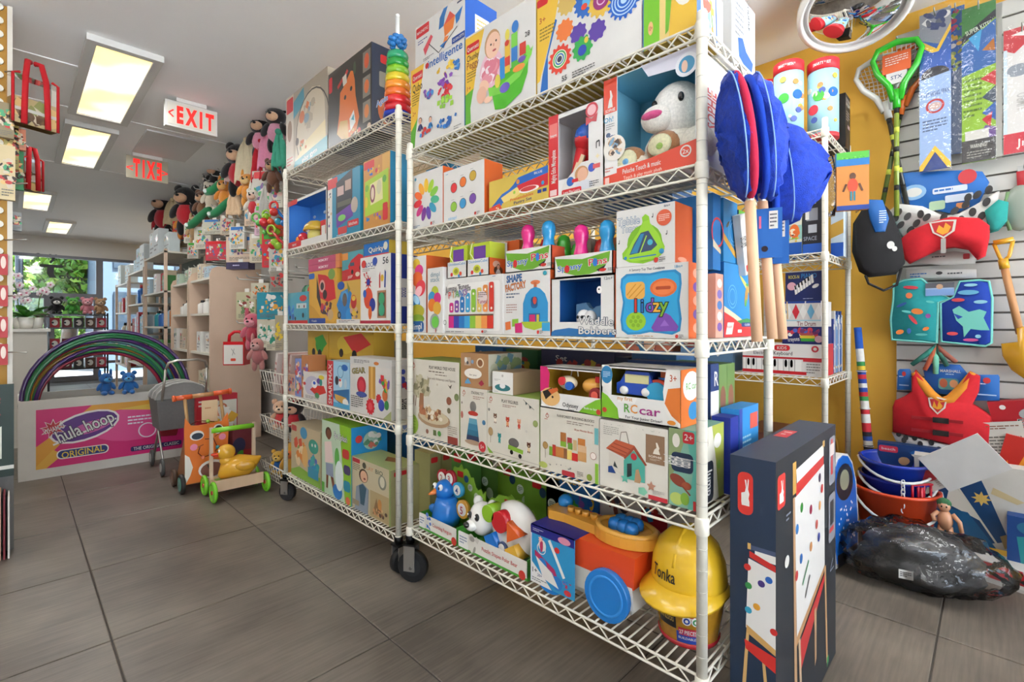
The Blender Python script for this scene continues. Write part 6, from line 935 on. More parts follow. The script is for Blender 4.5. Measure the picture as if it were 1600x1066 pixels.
PC2 = [('r',0,0,1,1,'232c6a'), ('k',.5,.35,.46,.25,26,['c83a4a','e6e2da','4a6ac0','7a3a6a'],77), ('t','crayons',.3,.72,.24,.3,W,-.1), ('q',.46,.5,.84,.66,.06,'d8b83a'), ('q',.48,.66,.84,.84,.06,'3aa03a'), ('q',.46,.36,.8,.5,.06,'a84a4a'), ('c',.93,.7,.2,'c8a0a8')]
b2 = r3box('game_box', 'navy crayon box on top of the toy keyboard box', 1222, 1284, 511, kz+.001, .20, '232c6a', PC2, ref='R'); z2 = Zat(1284, 511, X=X3)
TD = [('r',0,0,1,1,'cfc9c4')]+[('p',[(.14+.2*i,.1),(.24+.2*i,.42),(.14+.2*i,.72),(.04+.2*i,.42)],['e2ded8','c8303c','e2ded8','6aa8c8','e2ded8'][i]) for i in range(5)]+[('r',0,0,1,.08,'1f3f8c'), ('p',[(.0,.1),(.1,.42),(.0,.72)],'6aa8c8'), ('l',.10,.0,.12,.7,.04,'d8b070'), ('l',.60,0,.58,.35,.04,'d8d4cc'), ('r',0,.74,1,1,'d8d4ce'), ('t','Tin Drum',.62,.88,.18,.5,'7a2a34'), ('r',0,.74,1,.78,'8ac0d0')]
r3box('toy_box', 'tin drum box with diamond pattern on the wall rack', 1224, 1283, 470, z2+.001, .20, 'cfc9c4', TD, ref='R'); z3 = Zat(1283, 470, X=X3)
RP = [('r',0,0,1,1,'1c2a5c'), ('t','ROCK-N',.24,.16,.12,.3,'d8c83a'), ('t','PIANO',.66,.14,.16,.42,'2f7fb8'), ('c',.18,.48,.14,'d8a0a8')]+[('p',[(.28+.075*i,.78-.06*i),(.345+.075*i,.74-.06*i),(.315+.075*i,.46-.06*i),(.25+.075*i,.50-.06*i)],'e4e0da') for i in range(7)]+[('l',.30+.09*i,.60-.07*i,.275+.09*i,.46-.07*i,.05,K) for i in range(5)]+[('e',.84,.5,.1,.06,'d8d4cc',-.5), ('x',.5,.9,.95,.95,1,'a8b0c8')]
r3box('toy_box', 'navy rock piano box at the top of the wall rack stack', 1227, 1284, 423, z3+.001, .12, '1c2a5c', RP, [('r',0,0,1,1,'1c2a5c')], ref='R')
BK = ['3a4a8a','c8c4b8','2a62a8','8ab0c8','2a4a8a','d0ccc0','3a6ab0','1f3f7a','a8b8c0']
for i, c in enumerate(BK):
    h = .27+.02*((i*5) % 3); carton('book', '%s upright %s book on the wall rack, counted from the post' % (['first','second','third','fourth','fifth','sixth','seventh','eighth','ninth'][i], {'c8c4b8':'cream','d0ccc0':'ivory','8ab0c8':'pale blue','a8b8c0':'grey'}.get(c,'blue')), 'book', (2.835+.0225*i,.66,w1), (.0205,.20,h), c, None, [('r',.1,.1,.9,.2,'d8d4c8'),('t','story',.5,.55,.6 if False else .1,.5,'e0dcd0',PI/2),('r',.1,.88,.9,.92,'d8a83a' if i % 2 else 'b8c8d0')], group='upright books on the wall rack')
for (y, wd, hh, c, lb) in ((.80,.3,.28,'7a4a3a','brown crate-like carton on the low wall rack shelf'),(1.20,.3,.36,'6a7a8a','slate carton on the low wall rack shelf'),(1.56,.3,.33,'8a5a4a','rust carton on the low wall rack shelf')):
    carton('toy_box', lb, 'toy box', (2.85,y,R3Z[0]+.001), (.34,wd,hh), c, [('k',.5,.4,.4,.25,26,['c8a080','3a6a8a','d8d4cc','8a3a34'],int(y*100))])
for (y, c, lb) in ((1.10,'5a7a9a','dusty blue carton on the middle wall rack shelf'),(1.45,'a8604a','brick red carton on the middle wall rack shelf')):
    carton('toy_box', lb, 'toy box', (2.75,y,w1), (.30,.28,.34), c, [('k',.5,.4,.4,.3,26,['c8a080','3a6a8a','d8d4cc','8a3a34'],int(y*100))])
carton('toy_box', 'pale teal carton on the upper wall rack shelf', 'toy box', (2.75,1.25,w2), (.30,.4,.36), '6aa0a4', [('k',.5,.4,.4,.3,26,['c8a080','3a6a8a','d8d4cc','8a3a34'],5)])
hp = thing('hoop_coil', 'small coil of tan rings on the low wall rack shelf', 'hoops', (2.78,.60,R3Z[0]))
for i in range(4):
    g = G(); R_ = .13+.010*i; g.tube([(R_*math.cos(2*PI*k/28), .02*i-.04, .165+R_*math.sin(2*PI*k/28)) for k in range(28)], .006, ['b8873a','c89a4a','a8742c','96682c'][i], 6, True); g.obj('hoop', hp, PLAS)
# ---------------------------------------------------------------- facing helper for hung things
def facing(px, d):   # a point at depth d on image column px and the turn that makes local -x look at the aisle
    a, b = ray(px); return (a*d, b*d)
def puff(g, pts, x0, th, col, inset=.92, n=1):
    """soft slab: outline in (y, z), lying against x0, bulging toward -x"""
    cy = sum(p[0] for p in pts)/len(pts); cz = sum(p[1] for p in pts)/len(pts)
    def lv(k, x): return [g.pt((x, cy+(p[0]-cy)*k, cz+(p[1]-cz)*k)) for p in pts]
    A = lv(.985, x0); B = lv(1, x0-th*.45); C = lv((1+inset)/2, x0-th*.85); D = lv(inset, x0-th)
    for P_, Q in ((A,B),(B,C),(C,D)): g.skin(Q, P_, col)
    g.face(list(reversed(A)), col); 
    mid = g.pt((x0-th*1.04, cy, cz)); g.face(D[::-1], col, True)
def px2(pts, X): return [(Yat(p[0], X), Zat(p[0], p[1], X=X)) for p in pts]
def decal(parent, name, X, L, T, R, B, items, m=None, dx=0.0):
    """print panel in the plane x=X spanning image box"""
    y1, y0 = Yat(L, X), Yat(R, X); zt, zb = Zat((L+R)/2, T, X=X), Zat((L+R)/2, B, X=X); g = G()
    Art(g, (X,y1,zt), (0,-1,0), (0,0,-1), (-1,0,0), y1-y0, zt-zb).draw(items); return g.obj(name, parent, m or PRINT)
SX = WALLX-.024
def hook(parent, y, z, L=.10, r=.003):
    g = G(); g.cyl((SX,y,z),(SX-L,y,z), r, 'b8b8b6', 8); g.cyl((SX-L,y,z),(SX-L-.004,y,z+.012), r, 'b8b8b6', 8); g.box((SX-.004,y-.02,z-.03),(SX,y+.02,z+.01),'b8b8b6'); return g.obj('hook', parent, MET)
# lacrosse sticks
def stick(label, pxs, pys, pxe, pye, X, head, mesh_c, shaft, rot):
    y0, z0 = Yat(pxs, X), Zat(pxs, pys, X=X); y1, z1 = Yat(pxe, X), Zat(pxe, pye, X=X)
    t = thing('lacrosse_stick', label, 'lacrosse stick', (X, y0, z0), 0, 'toy lacrosse sticks', rot=(rot, 0, 0)); L = math.hypot(y1-y0, z1-z0)
    g = G(); g.cyl((0,0,-.02),(0,0,-L), .0105, shaft, 10); s_ = g.obj('shaft', t, PLAS)
    for k in range(5): 
        g = G(); g.cyl((0,0,-.06-L*.16*k),(0,0,-.085-L*.16*k), .0108, ['23231f','c8d04a'][k % 2], 10); g.obj('grip_band', s_, RUB)
    g = G(); pts = [(0,-.012,-.02),(0,-.03,.06),(0,-.075,.13),(0,-.095,.20),(0,-.075,.245),(0,0,.262),(0,.075,.245),(0,.095,.20),(0,.075,.13),(0,.03,.06),(0,.012,-.02)]
    g.tube(pts, [.014,.015,.014,.012,.014,.016,.014,.012,.014,.015,.014], head, 8); g.cyl((0,0,-.06),(0,0,.03), .016, head, 10); g.obj('head_frame', t, PLAS)
    g = G()
    for k in range(-4, 5):
        y = k*.018; zb = .02+abs(y)*1.1; g.tube([(0,y,zb+.02),(.03,y*.9,(zb+.25)/2),(0,y,.245-abs(y)*.25)], .0022, mesh_c, 5)
    for k in range(9):
        z = .06+.021*k; hw = min(.085, .03+(z-.06)*.62); g.tube([(0,-hw,z),(.03,0,z-.01),(0,hw,z)], .0022, mesh_c, 5)
    g.obj('netting', t, FAB, 'stuff'); return t
stick('white lacrosse stick with netted pocket, left of the green one', 1385, 168, 1394, 335, SX-.05, 'd8d6d0', 'e2ded8', '3a3a34', -.16)
stick('orange headed lacrosse stick behind the green one', 1410, 160, 1408, 335, SX-.03, 'e0702c', 'c8b8a8', '5a6a2c', .16)
gs = stick('green headed lacrosse stick hanging on the slatwall', 1401, 150, 1401, 338, SX-.09, '35b82c', 'c8c4c0', '8a9a3c', 0)
g = G(); g.box((-.008,-.055,.115),(-.004,.055,.21),'d8602c'); g.box((-.008,-.04,.06),(-.004,.04,.115),'cfccc8'); cd = g.obj('card', gs, CARD)
g = G(); Art(g, (-.0085,.055,.21), (0,-1,0), (0,0,-1), (-1,0,0), .11, .15).draw([('x',.1,.1,.9,.4,4,'f0d8c8'), ('t','STX',.5,.8,.12,.4,'2a3a6a')]); g.obj('print', cd, PRINT)
g = G(); g.cyl((-.01,0,.285),(.09,0,.285), .003, 'b8b8b6', 8); g.obj('hook', gs, MET)
# kite packs
def pack(name, label, L, R, T, B, X, col, art, cat='kite pack'):
    y1, y0 = Yat(L, X), Yat(R, X); zt, zb = Zat((L+R)/2, T, X=X), Zat((L+R)/2, B, X=X); w_, h_ = y1-y0, zt-zb
    t = thing(name, label, cat, (X,(y0+y1)/2,zb)); g = G(); g.box((-.006,-w_/2,0),(.006,w_/2,h_),col); cd = g.obj('card', t, CARD)
    g = G(); Art(g, (-.0062,w_/2,h_), (0,-1,0), (0,0,-1), (-1,0,0), w_, h_).draw(art); g.obj('print', cd, PRINT)
    g = G(); n = 10; A = []; 
    for i in range(n+1):
        f = i/n; A.append([g.pt((-.018-.008*math.sin(i*1.7+j*2.1)-.012*math.sin(PI*j/4), w_*(.53-1.06*j/4), h_*(-.02+1.04*f))) for j in range(5)])
    for i in range(n):
        for j in range(4): g.face((A[i][j],A[i+1][j],A[i+1][j+1],A[i][j+1]), 'ffffff', True)
    g.obj('plastic_sleeve', t, FILM)
    g = G(); g.cyl((.006,0,h_-.02),(-.06,0,h_-.02), .003, 'b8b8b6', 8); g.cyl((-.06,0,h_-.02),(-.066,0,h_-.008), .003, 'b8b8b6', 8); g.obj('hook', t, MET); return t
pack('kite_pack', 'blue and white kite pack nearest the lacrosse sticks', 1437, 1486, 18, 265, SX-.06, '2a5aa8', [('p',[(0,0),(1,0),(1,.12),(.7,.22),(0,.16)],'8a8c94'), ('k',.5,.06,.4,.05,12,['2a3a6a','e2e0dc','5a5c68'],81), ('p',[(0,.16),(.55,.24),(1,.10),(1,.14),(.55,.28),(0,.20)],YE), ('r',0,.26,1,.40,'2a5ab0'), ('e',.5,.40,.45,.05,'23232a'), ('p',[(0,.42),(1,.40),(1,1),(0,1)],'9ab4dc'), ('t','5.5 FT WING SPAN',.5,.52,.03,.9,'1f3a80',-.08), ('o',.5,.60,.045,.012,'c0302c'), ('e',.5,.60,.2,.025,'c8a8a0'), ('x',.1,.68,.9,.76,4,'4a5a80'), ('p',[(0,.97),(.5,.85),(1,.97),(1,1),(0,1)],YE), ('p',[(.1,1),(.5,.89),(.9,1)],'1f3a80')])
pack('kite_pack', 'dark blue glider pack behind the two kite packs', 1480, 1507, 12, 240, SX-.03, '2a62b0', [('k',.5,.15,.4,.13,18,['e0b03a','c83a5a','4a9a3a','e2ded8'],82), ('k',.5,.36,.4,.08,14,['8a9a3a','2a3a6a','d8c83a'],83), ('p',[(0,.45),(1,.42),(1,1),(0,1)],'5a6a8a')])
pack('kite_pack', 'lime and blue stunt kite pack in the middle', 1503, 1556, 8, 252, SX-.05, '8fb82c', [('p',[(0,0),(1,0),(1,.08),(0,.2)],'3a7a3a'), ('p',[(0,.18),(1,.06),(1,.11),(0,.23)],'23262c'), ('t','SUPER KITES',.5,.15,.03,.8,'d8e0c8',-.25), ('p',[(0,.24),(1,.12),(1,.40),(0,.44)],'2a62a8'), ('p',[(.2,.2),(.6,.16),(.5,.3)],'3aa0d0'), ('x',.05,.46,.6,.72,8,'5a7a20'), ('p',[(.6,.3),(.95,.24),(.98,.32)],'b8702c'), ('p',[(.55,.48),(1,.44),(1,.54)],'c8282c'), ('p',[(.6,.60),(1,.54),(1,.66)],'3a4a5a'), ('p',[(.6,.70),(1,.64),(1,.76)],'2a5aa8'), ('p',[(.6,.74),(.9,.70),(.85,.80)],'c8282c'), ('p',[(.45,.86),(.7,.78),(1,.8),(1,.86)],'6a4a8a'), ('r',0,.86,1,1,'3a3634'), ('t','WARNING!',.5,.90,.025,.5,'cfcac0'), ('x',.15,.93,.85,.98,3,'9a968c'), ('r',.1,.80,.8,.86,'cfcac0')])
pack('kite_pack', 'white and red plane pack at the right edge', 1568, 1626, 42, 238, SX-.05, 'd8d4ce', [('p',[(0,0),(1,0),(1,.16),(.6,.14),(.3,.2),(0,.16)],'c8343c'), ('p',[(.2,.05),(.7,.03),(.6,.08)],'e8e4de'), ('e',.4,.34,.35,.05,'8a9098'), ('t','JUMBO',.5,.6,.06,.7,'b8b4ae',-PI/2), ('r',0,.84,1,1,'c8283a'), ('t','Jr',.5,.92,.06,.3,W), ('r',0,.16,.1,.84,'c8d8e0')])
for (L, R_) in ((1555,1562),):
    g = G(); y = Yat(1560, SX-.02); g.box((SX-.03,y-.012,1.80),(SX,y+.012,2.48),'b8b6b0'); tag(g.obj('metal_upright', None, MET), 'grey metal upright on the slatwall between kite packs', 'upright')
# red float vest with spotted arm bands
fv = thing('float_vest', 'red child float vest with black spotted collar on blue card', 'float vest', (0,0,0)); FX = SX-.03
g = G(); puff(g, px2([(1402,285),(1412,270),(1445,268),(1500,266),(1535,268),(1546,285),(1530,318),(1490,335),(1410,318)], FX-.01), FX-.005, .008, '2368b4', .97); bc = g.obj('header_card', fv, CARD)
decal(bc, 'print', FX-.016, 1404, 268, 1545, 330, [('e',.18,.42,.15,.2,'8ab4d8'), ('e',.18,.42,.1,.12,'d8d4cc'), ('q',.40,.40,.78,.55,.04,'cfd8e4'), ('x',.42,.42,.76,.53,1,'2368b4'), ('q',.54,.62,.84,.80,.03,'cfd8e4'), ('q',.36,.72,.54,.95,.05,'a8c4a0'), ('e',.78,.22,.1,.18,'c8343a'), ('q',.66,.84,.80,.98,.03,'d88a4a')])
SPOT = [(1390,328),(1402,318),(1440,322),(1475,338),(1500,334),(1540,312),(1562,298),(1556,330),(1546,352),(1540,372),(1480,360),(1410,372),(1400,355)]
g = G(); puff(g, px2(SPOT, FX-.04), FX-.012, .035, 'dad6d0', .95); sp = g.obj('spotted_collar', fv, FAB)
R = random.Random(5)
decal(sp, 'spots', FX-.052, 1392, 305, 1560, 368, [('e',u,v,.034,.105,'33302f',R.random()*.6) for (u, v) in ((.08,.28),(.17,.42),(.26,.62),(.10,.62),(.20,.78),(.36,.50),(.30,.40),(.52,.55),(.62,.42),(.72,.30),(.82,.10),(.78,.50),(.90,.30),(.92,.02),(.86,.62),(.95,.50),(.68,.66),(.05,.42),(.74,.14))])
REDP = [(1403,376),(1422,360),(1455,346),(1485,338),(1530,340),(1547,352),(1546,372),(1540,400),(1528,406),(1514,390),(1490,386),(1465,390),(1440,402),(1420,412),(1412,404)]
g = G(); puff(g, px2(REDP, FX-.08), FX-.045, .05, 'd01f2a', .93); rp = g.obj('chest_pad', fv, FAB)
decal(rp, 'badge', FX-.099, 1403, 338, 1547, 410, [('p',[(.36,.10),(.52,.08),(.66,.10),(.64,.34),(.52,.48),(.40,.34)],'cfc8bc'), ('p',[(.385,.13),(.52,.11),(.63,.13),(.61,.33),(.52,.44),(.42,.33)],'c02a2c'), ('p',[(.44,.32),(.47,.18),(.52,.26),(.54,.14),(.60,.24),(.57,.36),(.51,.40)],'e8a02c'), ('r',.49,.48,.545,.80,'a8a09a')], PRINT)
for (A_, nm) in (([(1538,330),(1560,312),(1576,316),(1574,345),(1560,360),(1545,364)], 'arm_band'), ([(1388,340),(1402,352),(1408,385),(1402,408),(1392,380)], 'arm_band')):
    g = G(); puff(g, px2(A_, FX-.04), FX-.012, .06, '2a9a90', .9); g.obj(nm, fv, FAB)
g = G(); puff(g, px2([(1418,410),(1440,400),(1490,392),(1525,396),(1524,412),(1470,414)], FX-.03), FX-.01, .012, 'c9c5be', .97); cb = g.obj('care_card', fv, CARD); decal(cb, 'print', FX-.0235, 1430, 396, 1520, 410, [('x',.3,.2,.7,.5,1,'4a4a4a'), ('q',.84,.2,.95,.8,.1,'c02a34')])
# teal and blue shark swim vest
sv = thing('swim_vest', 'teal and blue swim vest with sharks and white header card', 'swim vest', (0,0,0)); VX = SX-.02
g = G(); puff(g, px2([(1416,421),(1526,421),(1526,434),(1416,436)], VX), VX, .008, 'cfcbc4', .98); hc = g.obj('header_card', sv, CARD); decal(hc, 'print', VX-.010, 1418, 422, 1525, 435, [('x',.04,.2,.3,.8,2,'2a6ab0'), ('x',.6,.3,.95,.7,1,'5a5a5a'), ('e',.48,.35,.05,.2,'3a3634')])
LP_ = [(1397,444),(1413,438),(1440,436),(1468,460),(1484,466),(1466,472),(1464,536),(1440,534),(1394,531),(1392,500),(1396,470)]
g = G(); puff(g, px2(LP_, VX-.05), VX-.01, .05, '2a9c9c', .94); lp = g.obj('teal_panel', sv, FAB)
RP_ = [(1470,474),(1490,464),(1500,440),(1530,438),(1545,440),(1550,466),(1549,536),(1540,541),(1471,534)]
g = G(); puff(g, px2(RP_, VX-.05), VX-.01, .05, '1c3fa0', .94); rp = g.obj('blue_panel', sv, FAB)
decal(lp, 'fish_print', VX-.064, 1397, 440, 1464, 530, [('e',.4,.10,.18,.03,'c83a44',.1), ('e',.36,.24,.08,.05,'e07a4a'), ('e',.55,.52,.14,.05,'e0803a',.2), ('e',.45,.66,.05,.10,'c83a44',-.6), ('e',.18,.40,.14,.025,'2a5a9a',-.5), ('e',.80,.60,.06,.04,'8a4a8a'), ('e',.75,.82,.08,.03,'e0803a',-.5), ('e',.14,.88,.1,.04,'e0803a',-.4), ('e',.36,.86,.05,.05,'2a5a9a'), ('e',.85,.36,.1,.02,'5fc0b8',.2), ('e',.3,.52,.12,.02,'5fc0b8',.2), ('e',.65,.92,.14,.02,'5fc0b8')])
decal(rp, 'shark_print', VX-.064, 1472, 440, 1548, 535, [('p',[(.22,.46),(.36,.40),(.56,.50),(.78,.46),(.92,.50),(.86,.60),(.98,.80),(.80,.80),(.60,.78),(.46,.92),(.44,.74),(.30,.64)],'6fc0b0'), ('p',[(.24,.52),(.44,.58),(.34,.62)],'1c3fa0'), ('e',.34,.30,.14,.03,'c8444a'), ('e',.55,.18,.22,.04,'5fa0c0'), ('e',.60,.06,.14,.025,'8ac0d0'), ('e',.80,.34,.14,.03,'8ac0d0'), ('e',.22,.86,.12,.03,'c8444a'), ('e',.60,.96,.16,.025,'c8508a'), ('e',.75,.90,.06,.03,'8ac0d0')])
for Q_, par in ((LP_, lp), (RP_, rp)):
    g = G(); g.tube([(VX-.055,)+p for p in px2(Q_, VX-.05)], .005, '7fd0c4', 6, True); g.obj('binding', par, FAB)
decal(sv, 'photo_card', VX-.066, 1446, 442, 1491, 462, [('r',0,0,1,1,'9ab0cc'), ('r',0,0,1,.4,'5a5a60'), ('e',.5,.3,.12,.2,'c8a080'), ('r',0,.5,1,1,'7a9ac8')])
for k, (a, b) in enumerate(((1425,570),(1445,578),(1462,584),(1480,572),(1494,566))):
    p0 = (VX-.03,)+px2([(1464,538)], VX-.03)[0]; p2 = (VX-.04,)+px2([(a,b)], VX-.04)[0]; mid = tuple((p0[i]+p2[i])/2 for i in range(3)); mid = (mid[0]-.02, mid[1]+.008*(k-2), mid[2]+.01)
    g = G(); g.tube([p0, mid, p2], [.005,.012,.010], ['3a8a7a','c86a4a','7fd0b0','3a6a5a','9a5a4a'][k], 6); g.obj('strap', sv, FAB)
# red life jacket
lj = thing('life_jacket', 'red child life jacket with orange collar and black buckles', 'life jacket', (0,0,0)); JX = SX-.02
RJ = [(1394,636),(1398,626),(1412,620),(1424,612),(1424,588),(1430,578),(1440,590),(1452,610),(1466,624),(1484,622),(1504,600),(1516,580),(1532,588),(1530,612),(1520,632),(1534,640),(1550,652),(1551,670),(1548,700),(1500,700),(1460,690),(1394,676)]
g = G(); puff(g, px2(RJ, JX-.05), JX-.01, .06, 'c81d26', .94); jb = g.obj('body', lj, FAB)
g = G(); puff(g, px2([(1393,676),(1440,686),(1500,698),(1548,699),(1547,712),(1500,712),(1440,700),(1400,690)], JX-.03), JX-.005, .05, 'd4d0ca', .95); sb = g.obj('spotted_hem', lj, FAB)
decal(sb, 'spots', JX-.058, 1396, 676, 1546, 712, [('e',u,v,.03,.13,'33302f') for (u, v) in ((.06,.3),(.14,.42),(.24,.38),(.30,.62),(.12,.55),(.42,.5),(.5,.75),(.9,.8),(.78,.7),(.2,.2),(.36,.3))])
g = G(); pts = px2([(1428,582),(1440,598),(1454,616),(1470,627),(1486,624),(1506,604),(1520,582)], JX-.05); g.tube([(JX-.055,)+p for p in pts], [.012,.020,.022,.020,.022,.020,.012], 'e0902c', 8); g.obj('collar', lj, FAB)
g = G(); puff(g, px2([(1442,574),(1456,568),(1500,570),(1512,584),(1500,606),(1484,617),(1456,614),(1446,596)], JX-.02), JX-.02, .008, '1f5fae', .97); cd = g.obj('hang_card', lj, CARD)
decal(cd, 'print', JX-.03, 1446, 570, 1510, 614, [('t','MARSHALL',.62,.22,.10,.5,W), ('x',.5,.3,.85,.38,1,'a8c8e4'), ('q',.32,.48,.82,.88,.1,'5a9a9a'), ('e',.45,.66,.1,.16,'b05a3c'), ('e',.7,.66,.1,.14,'d89a6a')])
for (L, T, R_, B) in ((1402,577,1423,610),(1522,586,1562,627)):
    g = G(); puff(g, px2([(L,T+3),(L+3,T),(R_-2,T),(R_,T+4),(R_,B),(L-1,B)], JX-.05), JX-.03, .006, '2468b4', .97); tg = g.obj('shoulder_tag', lj, CARD); decal(tg, 'print', JX-.037, L+1, T+1, R_-1, B-1, [('e',.5,.2,.16,.12,'c83a3a'), ('r',.1,.75,.9,.80,'a8c8e4'), ('x',.1,.30,.7,.4,1,'cfe0f0')])
decal(jb, 'badge', JX-.073, 1448, 620, 1482, 648, [('p',[(.06,.10),(.5,.02),(.94,.10),(.86,.6),(.5,1),(.14,.6)],'d8cfc0'), ('p',[(.14,.17),(.5,.10),(.86,.17),(.78,.56),(.5,.9),(.22,.56)],'c02a2c'), ('p',[(.26,.6),(.34,.25),(.48,.62),(.56,.24),(.74,.5),(.66,.66),(.5,.72)],'e8a02c')])
for T in (657, 677):
    g = G(); y0, z0 = px2([(1470,T)], JX-.08)[0]; g.box((JX-.088,y0-.028,z0-.012),(JX-.068,y0+.028,z0+.012),'2a2726'); b_ = g.obj('buckle', lj, PLAS); b_['label'] = 'black plastic buckle'
    g = G(); ya, yb = Yat(1424, JX-.07), Yat(1505, JX-.07); g.box((JX-.075,yb,z0-.007),(JX-.070,ya,z0+.007),'9a1820'); g.obj('strap', lj, FAB)
# sand shovel with wooden shaft
sh = thing('sand_shovel', 'toy shovel with wooden shaft and yellow blade', 'shovel', (0,0,0)); HX = SX-.06
def P3(px, py, X): return (X, Yat(px, X), Zat(px, py, X=X))
g = G(); g.cyl(P3(1567,408,HX), P3(1594,522,HX), .0135, 'c08a5a', 12); g.obj('shaft', sh, WOOD)
g = G(); a, b, c, d = P3(1552,380,HX), P3(1584,374,HX), P3(1557,397,HX), P3(1579,393,HX); g.tube([a,b], .012, 'd8a028', 10); g.tube([P3(1553,381,HX),P3(1562,402,HX),P3(1567,410,HX)], .007, 'd8a028', 8); g.tube([P3(1583,375,HX),P3(1577,400,HX),P3(1567,410,HX)], .007, 'd8a028', 8); g.cyl(P3(1567,405,HX), P3(1570,420,HX), .017, 'd8a028', 12); g.obj('grip', sh, PLAS)
g = G(); puff(g, px2([(1588,512),(1602,510),(1630,530),(1636,560),(1622,592),(1600,592),(1580,578),(1566,556),(1564,537),(1590,534)], HX), HX+.01, .03, 'd8a028', .94); g.obj('blade', sh, PLAS)
# snorkel goggles pack
gp = thing('goggles', 'clear swim goggles in a pack at the right edge', 'goggles', (0,0,0)); g = G()
g.ell(P3(1594,325,SX-.05), (.03,.055,.10), 'a8b0a0', 16, 10); g.obj('lens_cup', gp, mat('smoky_clear', 'b4bcae', rough=.15, trans=.5)); g = G(); g.tube([P3(1575,300,SX-.06),P3(1570,330,SX-.06),P3(1578,360,SX-.06)], .007, '7a9a6a', 8); g.obj('seal', gp, RUB)
g = G(); puff(g, px2([(1588,268),(1620,262),(1622,296),(1590,300)], SX-.02), SX-.01, .006, 'c8303a', .98); h_ = g.obj('header_card', gp, CARD); hook(gp, Yat(1600,SX), Zat(1600,262,X=SX), .08)
# black drawstring bag and orange craft bag on the rack end
def place_face(t, px, py, d):
    a, b = ray(px); t.location = (a*d, b*d, CAMZ+(HOR-py)/FPX*d); t.rotation_euler = (0,0,math.atan2(b, a)+.25)
bb2 = thing('drawstring_bag', 'black drawstring bag with blue tag hanging on the yellow wall edge', 'bag', (0,0,0)); place_face(bb2, 1368, 430, 2.34)
g = G(); puff(g, [(.085,.26),(.03,.36),(-.02,.355),(-.06,.30),(-.10,.17),(-.115,.05),(-.08,.0),(.02,-.01),(.06,.02),(.09,.12)], .03, .06, '211f20', .88); g.obj('bag_body', bb2, FAB)
g = G(); g.tube([(.0,.04,.0),(-.01,.03,-.04),(-.01,-.03,-.075),(-.01,-.08,-.05),(0,-.10,.03)], .006, '23201f', 6); g.obj('strap', bb2, FAB)
g = G(); g.cyl((.0,.02,.355),(.25,.02,.355), .004, 'b8b8b6', 8); g.obj('hook', bb2, MET)
g = G(); puff(g, [(.045,.36),(-.02,.35),(-.045,.26),(-.03,.20),(.01,.20),(.03,.26)], -.025, .012, '1f5fa4', .94); tg = g.obj('blue_tag', bb2, CARD)
g = G(); Art(g, (-.040,.0,.31), (0,-1,0), (0,0,-1), (-1,0,0), .04, .09).draw([('x',.1,.1,.8,.8,6,'cfe0f0')]); g.obj('print', tg, PRINT)
g = G(); Art(g, (-.034,-.03,.16), (0,-1,0), (0,0,-1), (-1,0,0), .05, .06).draw([('e',.4,.4,.3,.3,'d0ccc4'), ('e',.7,.7,.2,.2,'d0ccc4')]); g.obj('logo', bb2, PRINT)
ob = thing('craft_bag', 'orange craft bag with green and blue top on the wall rack end', 'bag', (0,0,0)); place_face(ob, 1331, 329, 2.22)
g = G(); g.box((-.012,-.062,.0),(.012,.062,.20),'c8803c'); g.box((-.013,-.064,.20),(.013,.064,.262),'2a72b0'); bd_ = g.obj('pouch', ob, CARD)
g = G(); Art(g, (-.0132,.062,.262), (0,-1,0), (0,0,-1), (-1,0,0), .124, .262).draw([('r',0,0,1,.12,'4fa83a'), ('k',.5,.10,.5,.03,12,['6fc04a','3a8a3a'],88), ('e',.5,.42,.1,.06,'5a3a2a'), ('e',.5,.58,.16,.12,'d8482c'), ('r',.42,.68,.48,.84,'2a7a8a'), ('r',.52,.68,.58,.84,'2a7a8a'), ('r',0,.92,1,1,'1f3f8c'), ('l',.3,.55,.2,.68,.03,'5a3a2a'), ('l',.7,.55,.8,.68,.03,'5a3a2a')]); g.obj('print', bd_, PRINT)
g = G(); g.lathe([(.02,-.02),(.026,.05),(.024,.18),(.012,.26)], (.0,.085,0), 'b09468', 12); g.obj('wrapped_stick', ob, FILM)
# ---------------------------------------------------------------- security mirror in the ceiling corner
mr = thing('security_mirror', 'round convex security mirror with white rim by the ceiling', 'mirror', (2.66,.45,2.50)); nrm = Vector((-.42,-.08,-.90)).normalized()
g = G(); g.lathe([(.215,-.01),(.222,.0),(.222,.035),(.206,.045),(.196,.036),(.196,.02)], (0,0,0), 'dcd9d2', 40, nrm); g.obj('rim', mr, PLAS)
g = G(); g.lathe([(.196,.022),(.17,.040),(.12,.062),(.06,.076),(.002,.080)], (0,0,0), 'ffffff', 40, nrm); g.obj('mirror_dome', mr, mat('mirror', 'e8e8e8', rough=.02, metal=1.0))
g = G(); g.cyl(-nrm*.01, Vector((.03,0,.10)), .02, 'cfccc6', 10); g.obj('bracket', mr, PLAS)
